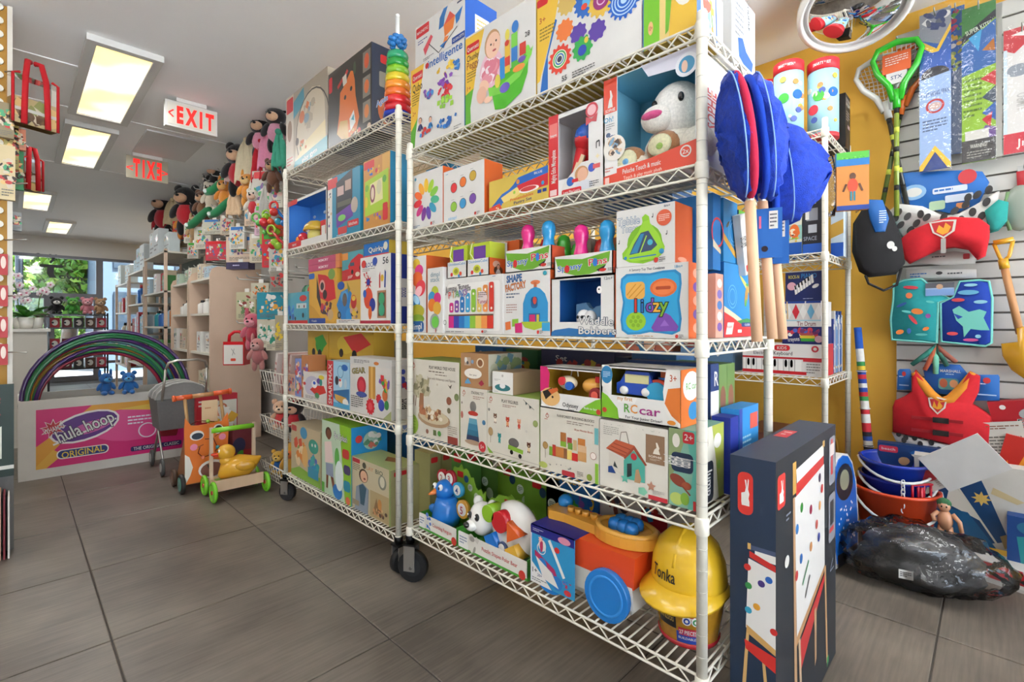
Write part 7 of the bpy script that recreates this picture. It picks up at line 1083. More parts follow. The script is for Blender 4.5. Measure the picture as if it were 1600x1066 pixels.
# ---------------------------------------------------------------- butterfly nets at the end of the near rack
NETM = mat('blue_mesh', '123fb8', rough=.6, noise=.25, nscale=90, bump=.8, bscale=500)
def net(label, px, d, pyb, tilt, sc_, flare, hem='c01f44', drop=.0):
    a, b = ray(px); t = thing('butterfly_net', label, 'net', (a*d, b*d, CAMZ+(HOR-pyb)/FPX*d), 0, 'butterfly nets', rot=(0,0,math.atan2(b,a)))
    k = math.tan(tilt); L = .335*sc_
    g = G(); g.cyl((0,0,0),(0,k*L,L), .0115, 'e2b48e', 14); g.obj('handle', t, WOOD)
    g = G(); g.cyl((0,k*L*.97,L*.97),(0,k*L*1.06,L*1.06), .009, 'c8c6c2', 10); g.obj('ferrule', t, MET)
    z0 = L*1.03; ring = []
    for i in range(28):
        p = 2*PI*i/28; ring.append((.085*sc_*math.sin(p), k*L+.022*sc_*math.sin(p)+.018*(1-math.cos(p)), z0+.148*sc_*(1-math.cos(p))))
    g = G(); g.tube(ring, .0085, hem, 6, True); g.obj('hem', t, FAB)
    g = G(); rows = [[g.pt(Vector(p)) for p in ring]]; n = 8
    for j in range(1, n+1):
        f = j/n; row = []
        for i, p in enumerate(ring):
            cy, cz = k*L+.018, z0+.148*sc_; s_ = (1+.10*math.sin(f*PI))*(1-.80*f**2.2)
            row.append(g.pt((p[0]*s_+.006*math.sin(i*1.3+j), cy+(p[1]-cy)*s_-flare*f+.006*math.sin(i*2.1+j*1.7), cz+(p[2]-cz)*s_-drop*f+.007*math.sin(i*1.1+j*2))))
        rows.append(row)
    for j in range(n): g.skin(rows[j], rows[j+1], '1747bd')
    g.face(rows[-1], '1747bd'); g.obj('net_bag', t, NETM)
    g = G(); g.tube([rows_pt for rows_pt in [g2 for g2 in seam(ring, flare, k, L, z0, sc_)]], .0016, '8ab0e8', 5); g.obj('seam', t, FAB); return t
def seam(ring, flare, k, L, z0, sc_):
    return [(p[0]*1.06-.004, p[1]-flare*.28, z0+.148*sc_+(p[2]-z0-.148*sc_)*1.06) for p in ring[15:28]]
n1 = net('blue butterfly net with red hem, leftmost wooden handle', 1183, 1.08, 534, .045, .93, -.045)
n2 = net('blue butterfly net, middle wooden handle with a blue card', 1207, 1.15, 530, .065, .97, .065, '1747bd')
n3 = net('blue butterfly net, rightmost wooden handle with a blue card', 1223, 1.24, 530, .075, .86, .135, '1747bd', .0)
for n_, y in ((n2,.010),(n3,.016)):
    g = G(); g.box((-.016,y-.030,.19),(-.012,y+.030,.305),'1f62b0'); c_ = g.obj('hang_card', n_, CARD); g = G(); Art(g, (-.0165,y+.03,.305), (0,-1,0), (0,0,-1), (-1,0,0), .06, .115).draw([('r',.55,.06,.85,.42,'dcd8d0'), ('x',.58,.1,.82,.4,4,'3a3a4a'), ('c',.4,.82,.06,'2a1a24'), ('r',.2,.15,.28,.4,'e06a8a')]); g.obj('print', c_, PRINT)
# ---------------------------------------------------------------- things on the floor by the slatwall
g = G(); nd = thing('foam_noodle', 'slim multicoloured patterned tube leaning on the yellow wall', 'tube', (0,0,0)); p0, p1 = Vector(P3(1361,745,3.0)), Vector(P3(1340,512,3.06)); R = random.Random(9); N = 34
segs = [p0.lerp(p1, i/N) for i in range(N+1)]
for i in range(N):
    c = '2a5ab0' if i > N*.84 else ('dcd8d0' if i > N*.76 else R.choice(['c83038','2a4a9a','dcd8d0','3a8a4a','d8b83a','2a2a30','c83038','dcd8d0'])); g.cyl(segs[i], segs[i+1], .021-.004*i/N, c, 8, cap=(i in (0, N-1)))
g.obj('patterned_sleeve', nd, FAB)
for k in range(3):
    g = G(); q = p0.lerp(p1, .2+.25*k); g.tube([q+Vector((.022*math.cos(a),.022*math.sin(a),0)) for a in [2*PI*i/12 for i in range(12)]], .002, 'dcd8d0', 5, True); g.obj('band', nd, FAB)
# boogie board
bo = thing('body_board', 'white edged blue body board standing on end by the rack', 'body board', (0,0,0)); a, b = ray(1324); bo.location = (a*2.14, b*2.14, 0); bo.rotation_euler = (0,.04,1.42)
out = [(.13,.02),(.15,.18),(.145,.34),(.11,.43),(.06,.475),(0,.487),(-.06,.475),(-.11,.43),(-.145,.34),(-.15,.18),(-.13,.02)]
g = G(); g.prism([(0,y,z) for y, z in out], (.035,0,0), 'd5d2cb'); g.obj('foam_core', bo, PLAS)
g = G(); g.prism([(-.004,y*.86,.02+z*.94) for y, z in out], (.004,0,0), '1f62b8'); dk = g.obj('blue_deck', bo, PLAS)
g = G(); R = random.Random(4); Art(g, (-.0042,.13,.46), (0,-1,0), (0,0,-1), (-1,0,0), .26, .44).draw([('e',.5,.22,.36,.18,'23242c'), ('e',.5,.20,.2,.1,'8a8a72'), ('r',.08,.88,.92,1,'2a2a30')]+[('c',R.uniform(.15,.85),R.uniform(.42,.85),.012,'d8e0ee') for i in range(26)]); g.obj('print', dk, PRINT)
# nested buckets
def bucket(label, px, py, d, r, h, col, tilt=(0,0,0), grp='toy buckets', handle='d8d6d2', chain=False):
    a, b = ray(px); zz = CAMZ+(HOR-py)/FPX*d
    t = thing('toy_bucket', label, 'bucket', (a*d, b*d, max(zz, 0)), 0, grp, rot=tilt)
    g = G(); g.lathe([(r*.72,0),(r*.74,.004),(r*.98,h-.01),(r*1.05,h-.008),(r*1.05,h+.004),(r*.95,h+.004),(r*.93,h-.01),(r*.68,.012)], (0,0,0), col, 28); g.obj('pail', t, PLAS)
    g = G(); g.tube([(r*1.05*math.cos(p), r*1.05*math.sin(p), h*(1-.42*math.sin(p-PI*.6)**1)) for p in [PI*.6+PI*i/14 for i in range(15)]], .006, handle, 8); g.obj('bail_handle', t, PLAS); return t
bucket('orange toy bucket in front of the blue ones', 1398, 870, 2.27, .160, .30, 'dd4a24', grp='toy buckets')
bucket('lower deep blue bucket nested behind the orange bucket', 1400, 800, 2.27, .138, .17, '1c2f94')
bucket('upper deep blue bucket with white handle', 1400, 770, 2.27, .136, .16, '1f3aa4', (0,-.05,0))
ch = thing('toy_chain', 'white plastic chain hanging beside the blue bucket', 'chain', (0,0,0))
for i in range(7):
    g = G(); a, b = ray(1411); d = 2.14; cz = CAMZ+(HOR-(755+i*7))/FPX*d; c = Vector((a*d, b*d, cz)); q = Vector((_c,-_s,0)) if i % 2 == 0 else Vector((_s,_c,0))
    g.tube([c+q*(.008*math.cos(p))+Vector((0,0,.014*math.sin(p))) for p in [2*PI*k/10 for k in range(10)]], .0025, 'dcd9d4', 5, True); g.obj('chain_link', ch, PLAS)
g = G(); pk = thing('sand_rake', 'red plastic rake standing in the orange bucket', 'rake', (0,0,0)); a, b = ray(1440); d = 2.13; zt = CAMZ+(HOR-762)/FPX*d
q = Vector((_c,-_s,0)); c = Vector((a*d,b*d,zt)); g.tube([c+Vector((0,0,-.12)), c], .006, 'c02034', 8); g.tube([c-q*.04+Vector((0,0,.01)), c+q*.05+Vector((0,0,.014))], .006, 'c02034', 8)
for k in (-.04, -.015, .01, .04): g.tube([c+q*k+Vector((0,0,.01)), c+q*k+Vector((0,0,-.045))], .005, 'c02034', 6)
g.obj('rake_head', pk, PLAS)
# crumpled black bag under clear film
bgx = thing('plastic_sack', 'dark grey goods in a crumpled clear plastic sack on the floor', 'sack', (0,0,0)); a, b = ray(1432); d = 1.99; bgx.location = (a*d, b*d, 0); bgx.rotation_euler = (0,0,-PI/2+math.atan2(b,a)+.15)
def lump(g, rx, ry, rz, cz, col, amp, sd, n=40, m=22):
    from mathutils import noise as N
    rows = []
    for i in range(m+1):
        th_ = PI*i/m; row = []
        for k in range(n):
            p = Vector((math.sin(th_)*math.cos(2*PI*k/n), math.sin(th_)*math.sin(2*PI*k/n), math.cos(th_)))
            w_ = 1+amp*(N.noise(p*2.1+Vector((sd,0,0)))+.7*abs(N.noise(p*5+Vector((0,sd,0))))+.35*abs(N.noise(p*11)))
            row.append(g.pt((p.x*rx*w_, p.y*ry*w_, max(.003, cz+p.z*rz*w_))))
        rows.append(row)
    for i in range(m): g.skin(rows[i+1], rows[i], col)
g = G(); lump(g, .19, .115, .12, .10, '3a3a3d', .22, 3.0); g.obj('dark_goods', bgx, mat('dark_liner', '38383a', rough=.35, coat=.4, bump=.7, bscale=25))
g = G(); lump(g, .24, .14, .13, .105, 'ffffff', .30, 7.0); g.obj('clear_film', bgx, FILM)
g = G(); Art(g, (-.075,-.135,.10), (1,0,0), (0,0,-1), (0,-1,0), .045, .035).draw([('r',0,0,1,1,'dcd9d4'), ('x',.1,.2,.9,.8,3,'3a3a3a')]); g.obj('sticker', bgx, PRINT)
# white board, navy towel box, doll, car box
def leaning(name, label, cat, px, py, d, w_, h_, th_, col, art, rz=0.0, roll=0.0, lean=-.12, grp=None):
    a, b = ray(px); t = thing(name, label, cat, (a*d, b*d, CAMZ+(HOR-py)/FPX*d)); t.rotation_euler = (roll, lean, math.atan2(b, a)+rz)
    g = G(); g.box((-th_/2,-w_/2,-h_/2),(th_/2,w_/2,h_/2),col); o = g.obj('panel', t, CARD)
    if art: g = G(); Art(g, (-th_/2-.0003,w_/2,h_/2), (0,-1,0), (0,0,-1), (-1,0,0), w_, h_).draw(art); g.obj('print', o, PRINT)
    return t
leaning('white_board', 'blank white card leaning diagonally below the life jacket', 'card', 1505, 724, 2.02, .235, .165, .006, 'cfcbc6', None, .0, -.66, -.2)
leaning('towel_box', 'white box with navy beach towel behind the white card', 'box', 1512, 782, 2.16, .36, .37, .05, 'c9c4ba', [('p',[(.05,.05),(.55,.02),(.66,.30),(.86,.88),(.60,1),(.05,.95)],'17406e'), ('p',[(.35,.25),(.62,.70),(.30,.55)],'d0cabc'), ('p',[(.02,.6),(.5,.62),(.75,1),(.0,1)],'1d5a86'), ('l',.34,.2,.76,.95,.02,'cfc8b8'), ('s',.62,.42,.09,8,'d0ac5a'), ('p',[(.78,.84),(.92,.74),(.94,.90),(.82,.98)],'a88a54'), ('p',[(.72,.26),(.98,.38),(.92,.42),(.70,.34)],'c8b488')], 0, 0, -.15)
leaning('paper_card', 'white printed care card under the white board', 'card', 1475, 745, 2.10, .20, .08, .004, 'cbc4bb', [('e',.3,.2,.2,.3,'b8303a'), ('x',.3,.5,.9,.9,4,'a89a90')], 0, -.62, -.1)
leaning('papers', 'printed paper sheets hanging right of the life jacket', 'paper', 1572, 690, 2.12, .13, .17, .006, 'c4bfb4', [('x',.1,.08,.9,.2,2,'7a4a30'), ('x',.1,.35,.9,.85,6,'6a6660')], 0, -.2, -.05)
leaning('float_ring_pack', 'red inflatable pack with grey letters at the right edge', 'pack', 1606, 655, 2.10, .22, .17, .05, 'ab1a24', [('c',.2,.15,.06,W), ('e',.6,.35,.2,.16,'9a9c9c'), ('t','E',.4,.55,.16,None,'2a2a2a',0,W), ('r',.5,.45,1,.65,'cfccc8'), ('k',.75,.6,.2,.2,14,['d8d4cc','e06a2a','c83a2a','8a8c90'],91)], 0, -.2, -.05)
leaning('float_pack', 'orange and red flame float pack at the lower right edge', 'pack', 1594, 722, 2.10, .13, .22, .05, 'c02a20', [('p',[(.1,1),(.2,.5),(.4,.8),(.55,.3),(.75,.7),(1,.4),(1,1)],'e8902c')], 0, .2, -.05)
dl = thing('doll', 'small bare baby doll with green cap beside the towel box', 'doll', (0,0,0)); a, b = ray(1477); d = 2.08; dl.location = (a*d,b*d,CAMZ+(HOR-826)/FPX*d); dl.rotation_euler = (0,0,math.atan2(b,a))
g = G(); g.tube([(0,0,.0),(0,0,.03),(0,.002,.06),(0,.002,.078)], [.02,.026,.024,.011], 'c8906c', 10); g.tube([(0,-.022,.066),(-.01,-.045,.04),(-.015,-.052,.0)], [.010,.009,.008], 'c8906c', 8); g.tube([(0,.022,.066),(-.012,.04,.05),(-.02,.034,.03)], [.010,.009,.008], 'c8906c', 8); g.ell((-.002,.004,.096), (.023,.022,.026), 'd09a78', 12, 10); g.tube([(0,-.012,.01),(-.012,-.018,-.03),(-.012,-.018,-.06)], [.013,.011,.008], 'c8906c', 8); g.tube([(0,.012,.01),(-.012,.018,-.03),(-.012,.018,-.06)], [.013,.011,.008], 'c8906c', 8); db = g.obj('body', dl, PLAS)
g = G(); g.ell((.003,.004,.106), (.025,.025,.022), '3a6a44', 12, 8); g.obj('cap', dl, FAB)
for y in (-.004, .012):
    g = G(); g.ell((-.0235,y,.098), (.003,.003,.004), '201818', 8, 6); g.obj('eye', dl, PLAS)
cb = carton('toy_box', 'red and white toy car blister box on the floor', 'toy box', (0,0,0), (.12,.28,.085), 'c4bfb8', [('p',[(0,.1),(.8,0),(.9,.8),(.0,.7)],'b8202c'), ('e',.45,.4,.34,.18,'cc2a34'), ('e',.5,.3,.16,.1,'3a3a40'), ('c',.62,.7,.14,'2a2a2c'), ('c',.62,.7,.08,'a8a8a8'), ('q',.02,.7,.22,.9,.04,'d84a3a'), ('r',.68,.66,.86,.84,'d8d4cc'), ('p',[(.75,.5),(1,.1),(1,.8)],'2a2c2e')]); a, b = ray(1560); cb.location = (a*2.02,b*2.02,0); cb.rotation_euler = (0,0,math.atan2(b,a)-.25)
tb_ = carton('toy_box', 'dark blue box with teal picture at the lower right edge', 'toy box', (0,0,0), (.10,.14,.27), '15407e', [('p',[(.2,.3),(1,.2),(1,.7),(.3,.75)],'2a8a90'), ('t','2+',.3,.85,.08,.4,W), ('e',.5,.15,.3,.1,'2a6a8a')]); a, b = ray(1612); tb_.location = (a*2.0,b*2.0,0); tb_.rotation_euler = (0,0,math.atan2(b,a))
lb_ = carton('toy_box', 'long dark blue toy box behind the white board', 'toy box', (0,0,0), (.06,.26,.12), '173a70', [('q',.02,.1,.3,.35,.06,'d0304a'), ('t','beach',.16,.22,.1,.2,W), ('k',.6,.5,.3,.3,12,['dcd8d0','2a6ab0','c8a070'],92)]); a, b = ray(1425); lb_.location = (a*2.33,b*2.33,.36); lb_.rotation_euler = (0,0,math.atan2(b,a))
# ================================================================ aisle end: hula hoop crate, walkers, plush wall
HYB = 4.62
hb = thing('hoop_crate', 'long white crate with pink hoop advert across the aisle', 'crate', (.50,HYB,0)); hw_, hh_ = .48, .535
for p_, q_ in (((-hw_,0,0),(hw_,.012,hh_)),((-hw_,.52,0),(hw_,.532,hh_)),((-hw_,.012,0),(-hw_+.012,.52,hh_)),((hw_-.012,.012,0),(hw_,.52,hh_)),((-hw_+.012,.012,0),(hw_-.012,.52,.02))): g = G(); g.box(p_, q_, 'd9d4ca'); g.obj('board', hb, mat('white_board_paint', 'd2ccc1', rough=.6, noise=.05, nscale=6))
g = G(); Art(g, (-hw_+.085,-.0005,hh_-.065), (1,0,0), (0,0,-1), (0,-1,0), 2*hw_-.11, hh_-.13).draw([('r',0,0,1,1,'cf1f6b'), ('p',[(0,.62),(.10,.45),(.28,.12),(.34,0),(1,0),(1,.22),(.62,.10),(.42,.16),(.22,.42),(.08,.78),(0,.95)],'dc9a2c'), ('p',[(0,.95),(.1,.7),(.16,.8),(.06,1),(0,1)],'e0a83a'), ('e',.62,.42,.30,.30,'dc4a86'), ('p',[(.5,.12),(.8,.06),(1,.3),(1,.42),(.8,.2)],'e0b84a'),
   ('e',.30,.36,.23,.25,'e8dcd8',-.28), ('e',.30,.36,.215,.215,'5a2478',-.28), ('e',.34,.38,.14,.10,'c85a9a',-.28), ('l',.10,.62,.50,.28,.03,'e6e0da'), ('s',.10,.34,.17,9,'e2d4cc'), ('s',.10,.34,.145,9,'b3242c'), ('t','WHAM-O',.105,.345,.09,.13,W,-.3), ('t','hula hoop',.30,.36,.22,.38,W,-.36,'2a1430'),
   ('q',.12,.72,.45,.88,.07,'e6dfd2'), ('q',.128,.735,.442,.865,.06,'1f2c6a'), ('t','ORIGINAL',.285,.80,.11,.27,'e0bc3c',-.06), ('x',.58,.26,.76,.44,3,'e8e0ea'), ('o',.72,.56,.14,.02,'e8dce4'), ('q',.60,.84,.98,.93,.03,'2a1f5a'), ('t','THE ORIGINAL CLASSIC',.79,.885,.06,.34,W), ('e',.87,.24,.045,.13,'2c1c1a'), ('e',.865,.25,.028,.09,'b8785a'), ('p',[(.82,.50),(.9,.42),(.96,.56),(.94,.74),(.80,.72)],'8e1420'), ('l',.82,.12,.88,.2,.05,'c89a7a')]); g.obj('advert_print', hb, PRINT)
HC = ['3f1f5c','2c7a4a','2f8f52','4a2468','2a6a6a','a82a2c','c8a02c','2f9050','542a70','b8862c','2a7a70','3a9a4a','471f64','aa2c44']
for i, c in enumerate(HC):
    R = random.Random(i); r = .475-.006*i+R.uniform(-.01,.01); cx, cz = .50+R.uniform(-.03,.03), .475+R.uniform(-.02,.03)-.006*i
    g = G(); y = 4.67+.032*i; g.tube([(r*math.cos(2*PI*k/40), .03*math.sin(2*PI*k/40+i), r*math.sin(2*PI*k/40)) for k in range(40)], .0135, c, 8, True)
    o = g.obj('hula_hoop', None, mat('hoop_plastic', None, rough=.22, coat=.5)); o.location = (cx,y,max(cz, r+.035)); o.rotation_euler = (0,0,R.uniform(-.04,.04))
    nm = {'3f1f5c':'deep purple','2c7a4a':'bottle green','2f8f52':'bright green','4a2468':'plum','2a6a6a':'dark teal','a82a2c':'red','c8a02c':'yellow','2f9050':'leaf green','542a70':'violet','b8862c':'ochre','2a7a70':'sea green','3a9a4a':'light green','471f64':'aubergine','aa2c44':'crimson'}[c]
    tag(o, '%s hula hoop standing in the white crate, %s from the front' % (nm, ['first','second','third','fourth','fifth','sixth','seventh','eighth','ninth','tenth','eleventh','twelfth','thirteenth','last'][i]), 'hula hoop', 'hula hoops in the crate')
# ---- plush maker: soft toy of plain kind, parts of its own colours
def plush(label, loc, s, fur, face, shirt, rz=0.0, ear='round', extra=None, seat=True, group='plush toys', foot=None):
    t = thing('plush_toy', label, 'plush toy', loc, rz, group)
    def E(nm, c, r, col, par=t, n=12, m=8, M=None):
        g = G(); g.ell(tuple(s*v for v in c), tuple(s*v for v in r), col, n, m, M); return g.obj(nm, par, FUR)
    E('body', (0,0,.30), (.20,.22,.28), shirt)
    h = E('head', (-.04,0,.70), (.22,.25,.23), fur, n=14, m=10); E('muzzle', (-.22,0,.64), (.11,.15,.11), face, h); E('nose', (-.33,0,.68), (.035,.045,.03), '1c1817', h, 8, 6)
    for sy in (-1, 1):
        E('ear', (.0,sy*.20,.90), (.06,.10,.10) if ear == 'round' else (.05,.06,.20), fur, h)
        E('eye', (-.235,sy*.08,.76), (.02,.025,.035), '1a1616', h, 8, 6)
        E('arm', (-.08,sy*.24,.36), (.075,.09,.19), fur, M=Matrix.Rotation(sy*.5, 3, 'X'))
        E('leg', (-.20 if seat else -.02,sy*.13,.08 if seat else .0), (.20,.10,.10) if seat else (.09,.09,.20), foot or fur)
    return t
def at_wall(px, py, X): return (X, Yat(px, X), Zat(px, py, X=X))
# ---- items on the floor
plush('round blue plush animal on the crate edge, nearer one', (.60,4.60,.536), .17, '1f62a4', '4a94c4', '2468a8', 1.45)
plush('blue plush animal lying behind on the crate edge', (.47,4.64,.536), .17, '1f5a98', '3a84b8', '1f5a98', 1.9, 'long')
pr = thing('doll_pram', 'toy pram with chrome frame and grey basket', 'pram', (.86,4.28,0))
g = G()
for x in (-.13, .13):
    g.tube([(x,.18,.06),(x,.0,.30),(x,-.16,.60),(x*.95,-.20,.74)], .008, 'b8b4aa', 8); g.tube([(x,-.18,.06),(x,.0,.28),(x,.16,.42)], .007, 'b8b4aa', 8)
g.tube([(-.1235,-.20,.74),(-.11,-.215,.785),(-.06,-.225,.80),(.06,-.225,.80),(.11,-.215,.785),(.1235,-.20,.74)], .009, 'c4c0b4', 8); g.obj('frame', pr, MET)
g = G(); taper(g, -.14,.14,-.10,.16,.30,.52,1.15,'6f6d6a'); g.obj('basket', pr, FAB)
g = G(); pts = []
for i in range(9):
    a = PI*i/8; pts.append((-.165*math.cos(a), -.10, .52+.11*math.sin(a)))
g.prism(pts, (0,.26,0), '8c8a86'); hd = g.obj('hood', pr, FAB)
for i in range(3):
    g = G(); g.tube([(-.168*math.cos(PI*k/8), -.10+.12*i, .52+.114*math.sin(PI*k/8)) for k in range(9)], .005, 'b8b5ae', 6); g.obj('hood_rib', hd, FAB)
for x in (-.14, .14):
    for y in (-.18, .18):
        g = G(); g.lathe([(.05,-.010),(.06,-.006),(.06,.006),(.05,.010)], (x,y,.06), '4a4a48', 20, (1,0,0)); w_ = g.obj('wheel', pr, RUB); g = G(); g.cyl((x-.013,y,.06),(x+.013,y,.06), .03, 'a8a6a0', 14); g.obj('hub', w_, PLAS)
# cat activity walker
cw = thing('cat_walker', 'wooden walker with orange cat face panel and bead wires', 'push walker', (.86,3.56,0))
cat_o = [(-.115,.06),(.115,.06),(.12,.30),(.125,.40),(.118,.475),(.085,.425),(.045,.42),(-.045,.415),(-.085,.42),(-.118,.47),(-.122,.40)]
g = G(); g.prism([(x,0,z) for x, z in reversed(cat_o)], (0,.014,0), 'e0762a'); pn_ = g.obj('face_panel', cw, WOOD)
g = G(); Art(g, (-.12,-.0005,.475), (1,0,0), (0,0,-1), (0,-1,0), .24, .415).draw([('e',.27,.29,.16,.075,'e6e0d8'), ('e',.28,.30,.13,.05,'2c3a48'), ('e',.76,.23,.12,.075,'e6e0d8'), ('e',.77,.23,.09,.055,'3a2a24'), ('e',.20,.46,.085,.05,'e88aa4'), ('e',.86,.36,.085,.05,'e88aa4'), ('p',[(.0,.55),(.10,.60),(.18,.76),(.12,.88),(.02,.99),(.0,.99)],'e4ddd0'), ('l',.45,.36,.62,.37,.014,'5a3020'), ('l',.42,.44,.28,.47,.01,'5a3020'), ('l',.68,.34,.86,.28,.01,'5a3020'), ('e',.62,.83,.32,.14,'e4ddd4'), ('e',.62,.84,.27,.11,'8a5a4a'), ('p',[(.50,.76),(.62,.76),(.55,.84)],'3a3634'), ('e',.86,.70,.06,.05,'e4ddd4'), ('e',.58,.60,.04,.03,'3a9aa0')]); g.obj('painted_face', pn_, PRINT)
for x in (-.112, .100): g = G(); g.prism([(x,.02,.06),(x,.25,.06),(x,.02,.40)], (.012,0,0), '8a5a34'); g.obj('side_panel', cw, WOOD)
g = G(); g.box((-.11,.02,.05),(.11,.25,.0595),'9a6a40'); g.obj('base_board', cw, WOOD)
for x in (-.135, .125):
    for y, r in ((.03,.060),(.24,.055)):
        g = G(); g.lathe([(r*.9,-.012),(r,-.008),(r,.008),(r*.9,.012)], (x+.005,y,r), '4f3a2a' if y > .1 else '2c2826', 22, (1,0,0)); w_ = g.obj('wheel', cw, WOOD); g = G(); g.cyl((x-.009,y,r),(x+.019,y,r), r*.72, '6a4a30' if y > .1 else '3f8a7a', 18); g.obj('hub', w_, PLAS)
for x in (-.10, .10):
    g = G(); g.cyl((x,.012,.40),(x,.10,.585), .010, 'b08a5a', 8); g.obj('handle_post', cw, WOOD)
g = G(); g.cyl((-.155,.10,.585),(-.06,.10,.590), .016, 'd8582a', 12); g.cyl((-.06,.10,.590),(.06,.10,.596), .014, 'c08a5c', 12); g.cyl((.06,.10,.596),(.155,.10,.602), .016, 'd8582a', 12); g.cyl((-.165,.10,.585),(-.15,.10,.586), .020, 'd8582a', 12); g.cyl((.15,.10,.602),(.165,.10,.603), .020, 'd8582a', 12); g.obj('handle_bar', cw, PLAS)
g = G(); g.box((-.015,.06,.42),(.075,.064,.56),'d3b48c'); tg = g.obj('price_tag', cw, CARD); g = G(); Art(g, (-.015,.0598,.56), (1,0,0), (0,0,-1), (0,-1,0), .09, .14).draw([('x',.2,.3,.8,.42,1,'b06a44')]); g.obj('print', tg, PRINT)
for k, (pts, bc) in enumerate((([(-.04,-.002,.28),(-.055,-.03,.25),(-.03,-.035,.22),(.0,-.03,.225),(.02,-.002,.23)],'d87a5a'),([(.03,-.002,.34),(.035,-.03,.31),(.05,-.035,.27),(.045,-.002,.24)],'3a9aa0'),([(-.09,-.002,.43),(-.05,-.02,.45),(.0,-.02,.44),(.04,-.002,.43)],'8ab43a'))):
    g = G(); g.tube(pts, .0028, '6a2a20', 6); wr_ = g.obj('bead_wire', cw, MET); g = G(); g.ell(pts[2], .012, bc, 10, 8); g.obj('bead', wr_, PLAS)
# green walker carrying a rubber duck
dw = thing('block_walker', 'pale wooden walker with lime handle and lime wheels', 'push walker', (.965,3.30,0))
g = G(); g.box((-.13,-.02,.085),(.13,.17,.10),'c8a888',{'top':'c8b088'}); g.box((-.135,-.03,.06),(.135,-.016,.125),'cfae8c'); bs = g.obj('base_tray', dw, WOOD)
g = G(); Art(g, (-.13,.17,.1005), (1,0,0), (0,-1,0), (0,0,1), .26, .19).draw([('r',0,.6,.25,1,'e08a4a'),('r',.25,.6,.45,1,'5ab0a8'),('r',.45,.6,.7,1,'d8c04a'),('r',.7,.6,1,1,'2a2a34'),('r',.1,.3,.6,.6,'7ab83a')]); g.obj('coloured_blocks', bs, PRINT)
for x in (-.128, .112):
    g = G(); g.box((x,.10,.03),(x+.018,.118,.42),'cbb498'); g.obj('post', dw, WOOD)
g = G(); g.cyl((-.12,.109,.40),(.12,.109,.40), .016, '7cc42a', 12); g.obj('handle_bar', dw, PLAS)
for x in (-.142, .150):
    for y in (-.03, .16):
        r = .062; g = G(); g.tube([(x,y+(r-.010)*math.cos(2*PI*k/24),r+(r-.010)*math.sin(2*PI*k/24)) for k in range(24)], .011, '74c42c', 8, True); w_ = g.obj('wheel', dw, PLAS); g = G(); g.cyl((x-.006,y,r),(x+.006,y,r), r*.78, '86ce3a', 20); g.obj('wheel_disc', w_, PLAS); g = G(); g.cyl((x-.012,y,r),(x+.012,y,r), .012, 'b0402c', 10); g.obj('hub', w_, PLAS)
dk_ = thing('rubber_duck', 'large yellow rubber duck sitting on the lime walker', 'rubber duck', (.985,3.35,.101), -.25)
g = G(); rows = []
prof = [(-.115,.008,.03),(-.10,.055,.052),(-.05,.080,.066),(.0,.085,.072),(.05,.075,.070),(.09,.045,.085),(.115,.018,.105),(.122,.003,.112)]
for (x, r, zc) in prof: rows.append([g.pt((x, r*math.cos(2*PI*k/16), max(0,zc+r*.82*math.sin(2*PI*k/16)))) for k in range(16)])
for i in range(len(rows)-1): g.skin(rows[i], rows[i+1], 'd9a02c')
g.obj('body', dk_, PLAS)
g = G(); g.ell((-.070,0,.165), (.050,.046,.048), 'dca530', 16, 12); g.ell((-.065,0,.115), (.042,.040,.035), 'dca530'); hd = g.obj('head', dk_, PLAS)
g = G(); g.ell((-.125,0,.158), (.028,.026,.009), 'd8401f'); g.ell((-.120,0,.148), (.022,.022,.007), 'c8381c'); g.obj('bill', hd, PLAS)
for sy in (-1, 1):
    g = G(); g.ell((-.108,sy*.024,.180), (.006,.008,.011), 'f0ece0', 8, 6); g.ell((-.113,sy*.026,.179), (.003,.005,.007), '201a18', 8, 6); g.obj('eye', hd, PLAS)
    g = G(); g.ell((.03,sy*.078,.085), (.055,.014,.030), 'd39a28'); g.obj('wing', dk_, PLAS)
# red framed picture box behind the walkers
carton('toy_box', 'red edged box with flower picture behind the walkers', 'toy box', (1.02,3.98,0), (.26,.05,.55), 'a81c28', None, [('r',.26,.08,.98,.7,'cfc9b8'), ('k',.62,.36,.30,.2,30,['d8a83a','7a9a6a','c87a5a','8ab0b8','e2ddd2'],95), ('x',.05,.06,.2,.16,2,W)])
carton('toy_box', 'dark red and green toy boxes heap behind the duck walker', 'toy box', (1.06,3.62,0), (.14,.12,.36), '6a2a30', None, [('e',.3,.3,.3,.14,'2a2c4a'), ('e',.4,.6,.3,.2,'3f8a2c'), ('r',.5,.4,1,1,'8a1c26')], rz=.2)
# wire baskets at the end of the second rack
def basket(label, x0, x1, y0, y1, z0, z1):
    t = thing('wire_basket', label, 'wire basket', ((x0+x1)/2,(y0+y1)/2,z0), 0, 'white wire baskets'); a, b, h = (x1-x0)/2, (y1-y0)/2, z1-z0; g = G(); k = .86
    for z, s_ in ((0,k),(h*.5,(1+k)/2),(h,1)): g.tube([(-a*s_,-b*s_,z),(a*s_,-b*s_,z),(a*s_,b*s_,z),(-a*s_,b*s_,z)], .004 if z == h else .0025, 'dcd8d0', 6, True)
    for i in range(11):
        f = -1+2*i/10
        for q in (-1, 1):
            g.tube([(a*f*k,q*b*k,0),(a*f,q*b,h)], .002, 'dcd8d0', 5); g.tube([(q*a*k,b*f*k,0),(q*a,b*f,h)], .002, 'dcd8d0', 5)
        g.tube([(a*f*k,-b*k,0),(a*f*k,b*k,0)], .002, 'dcd8d0', 5)
    g.obj('wire_mesh', t, EPOXY, 'stuff'); return t
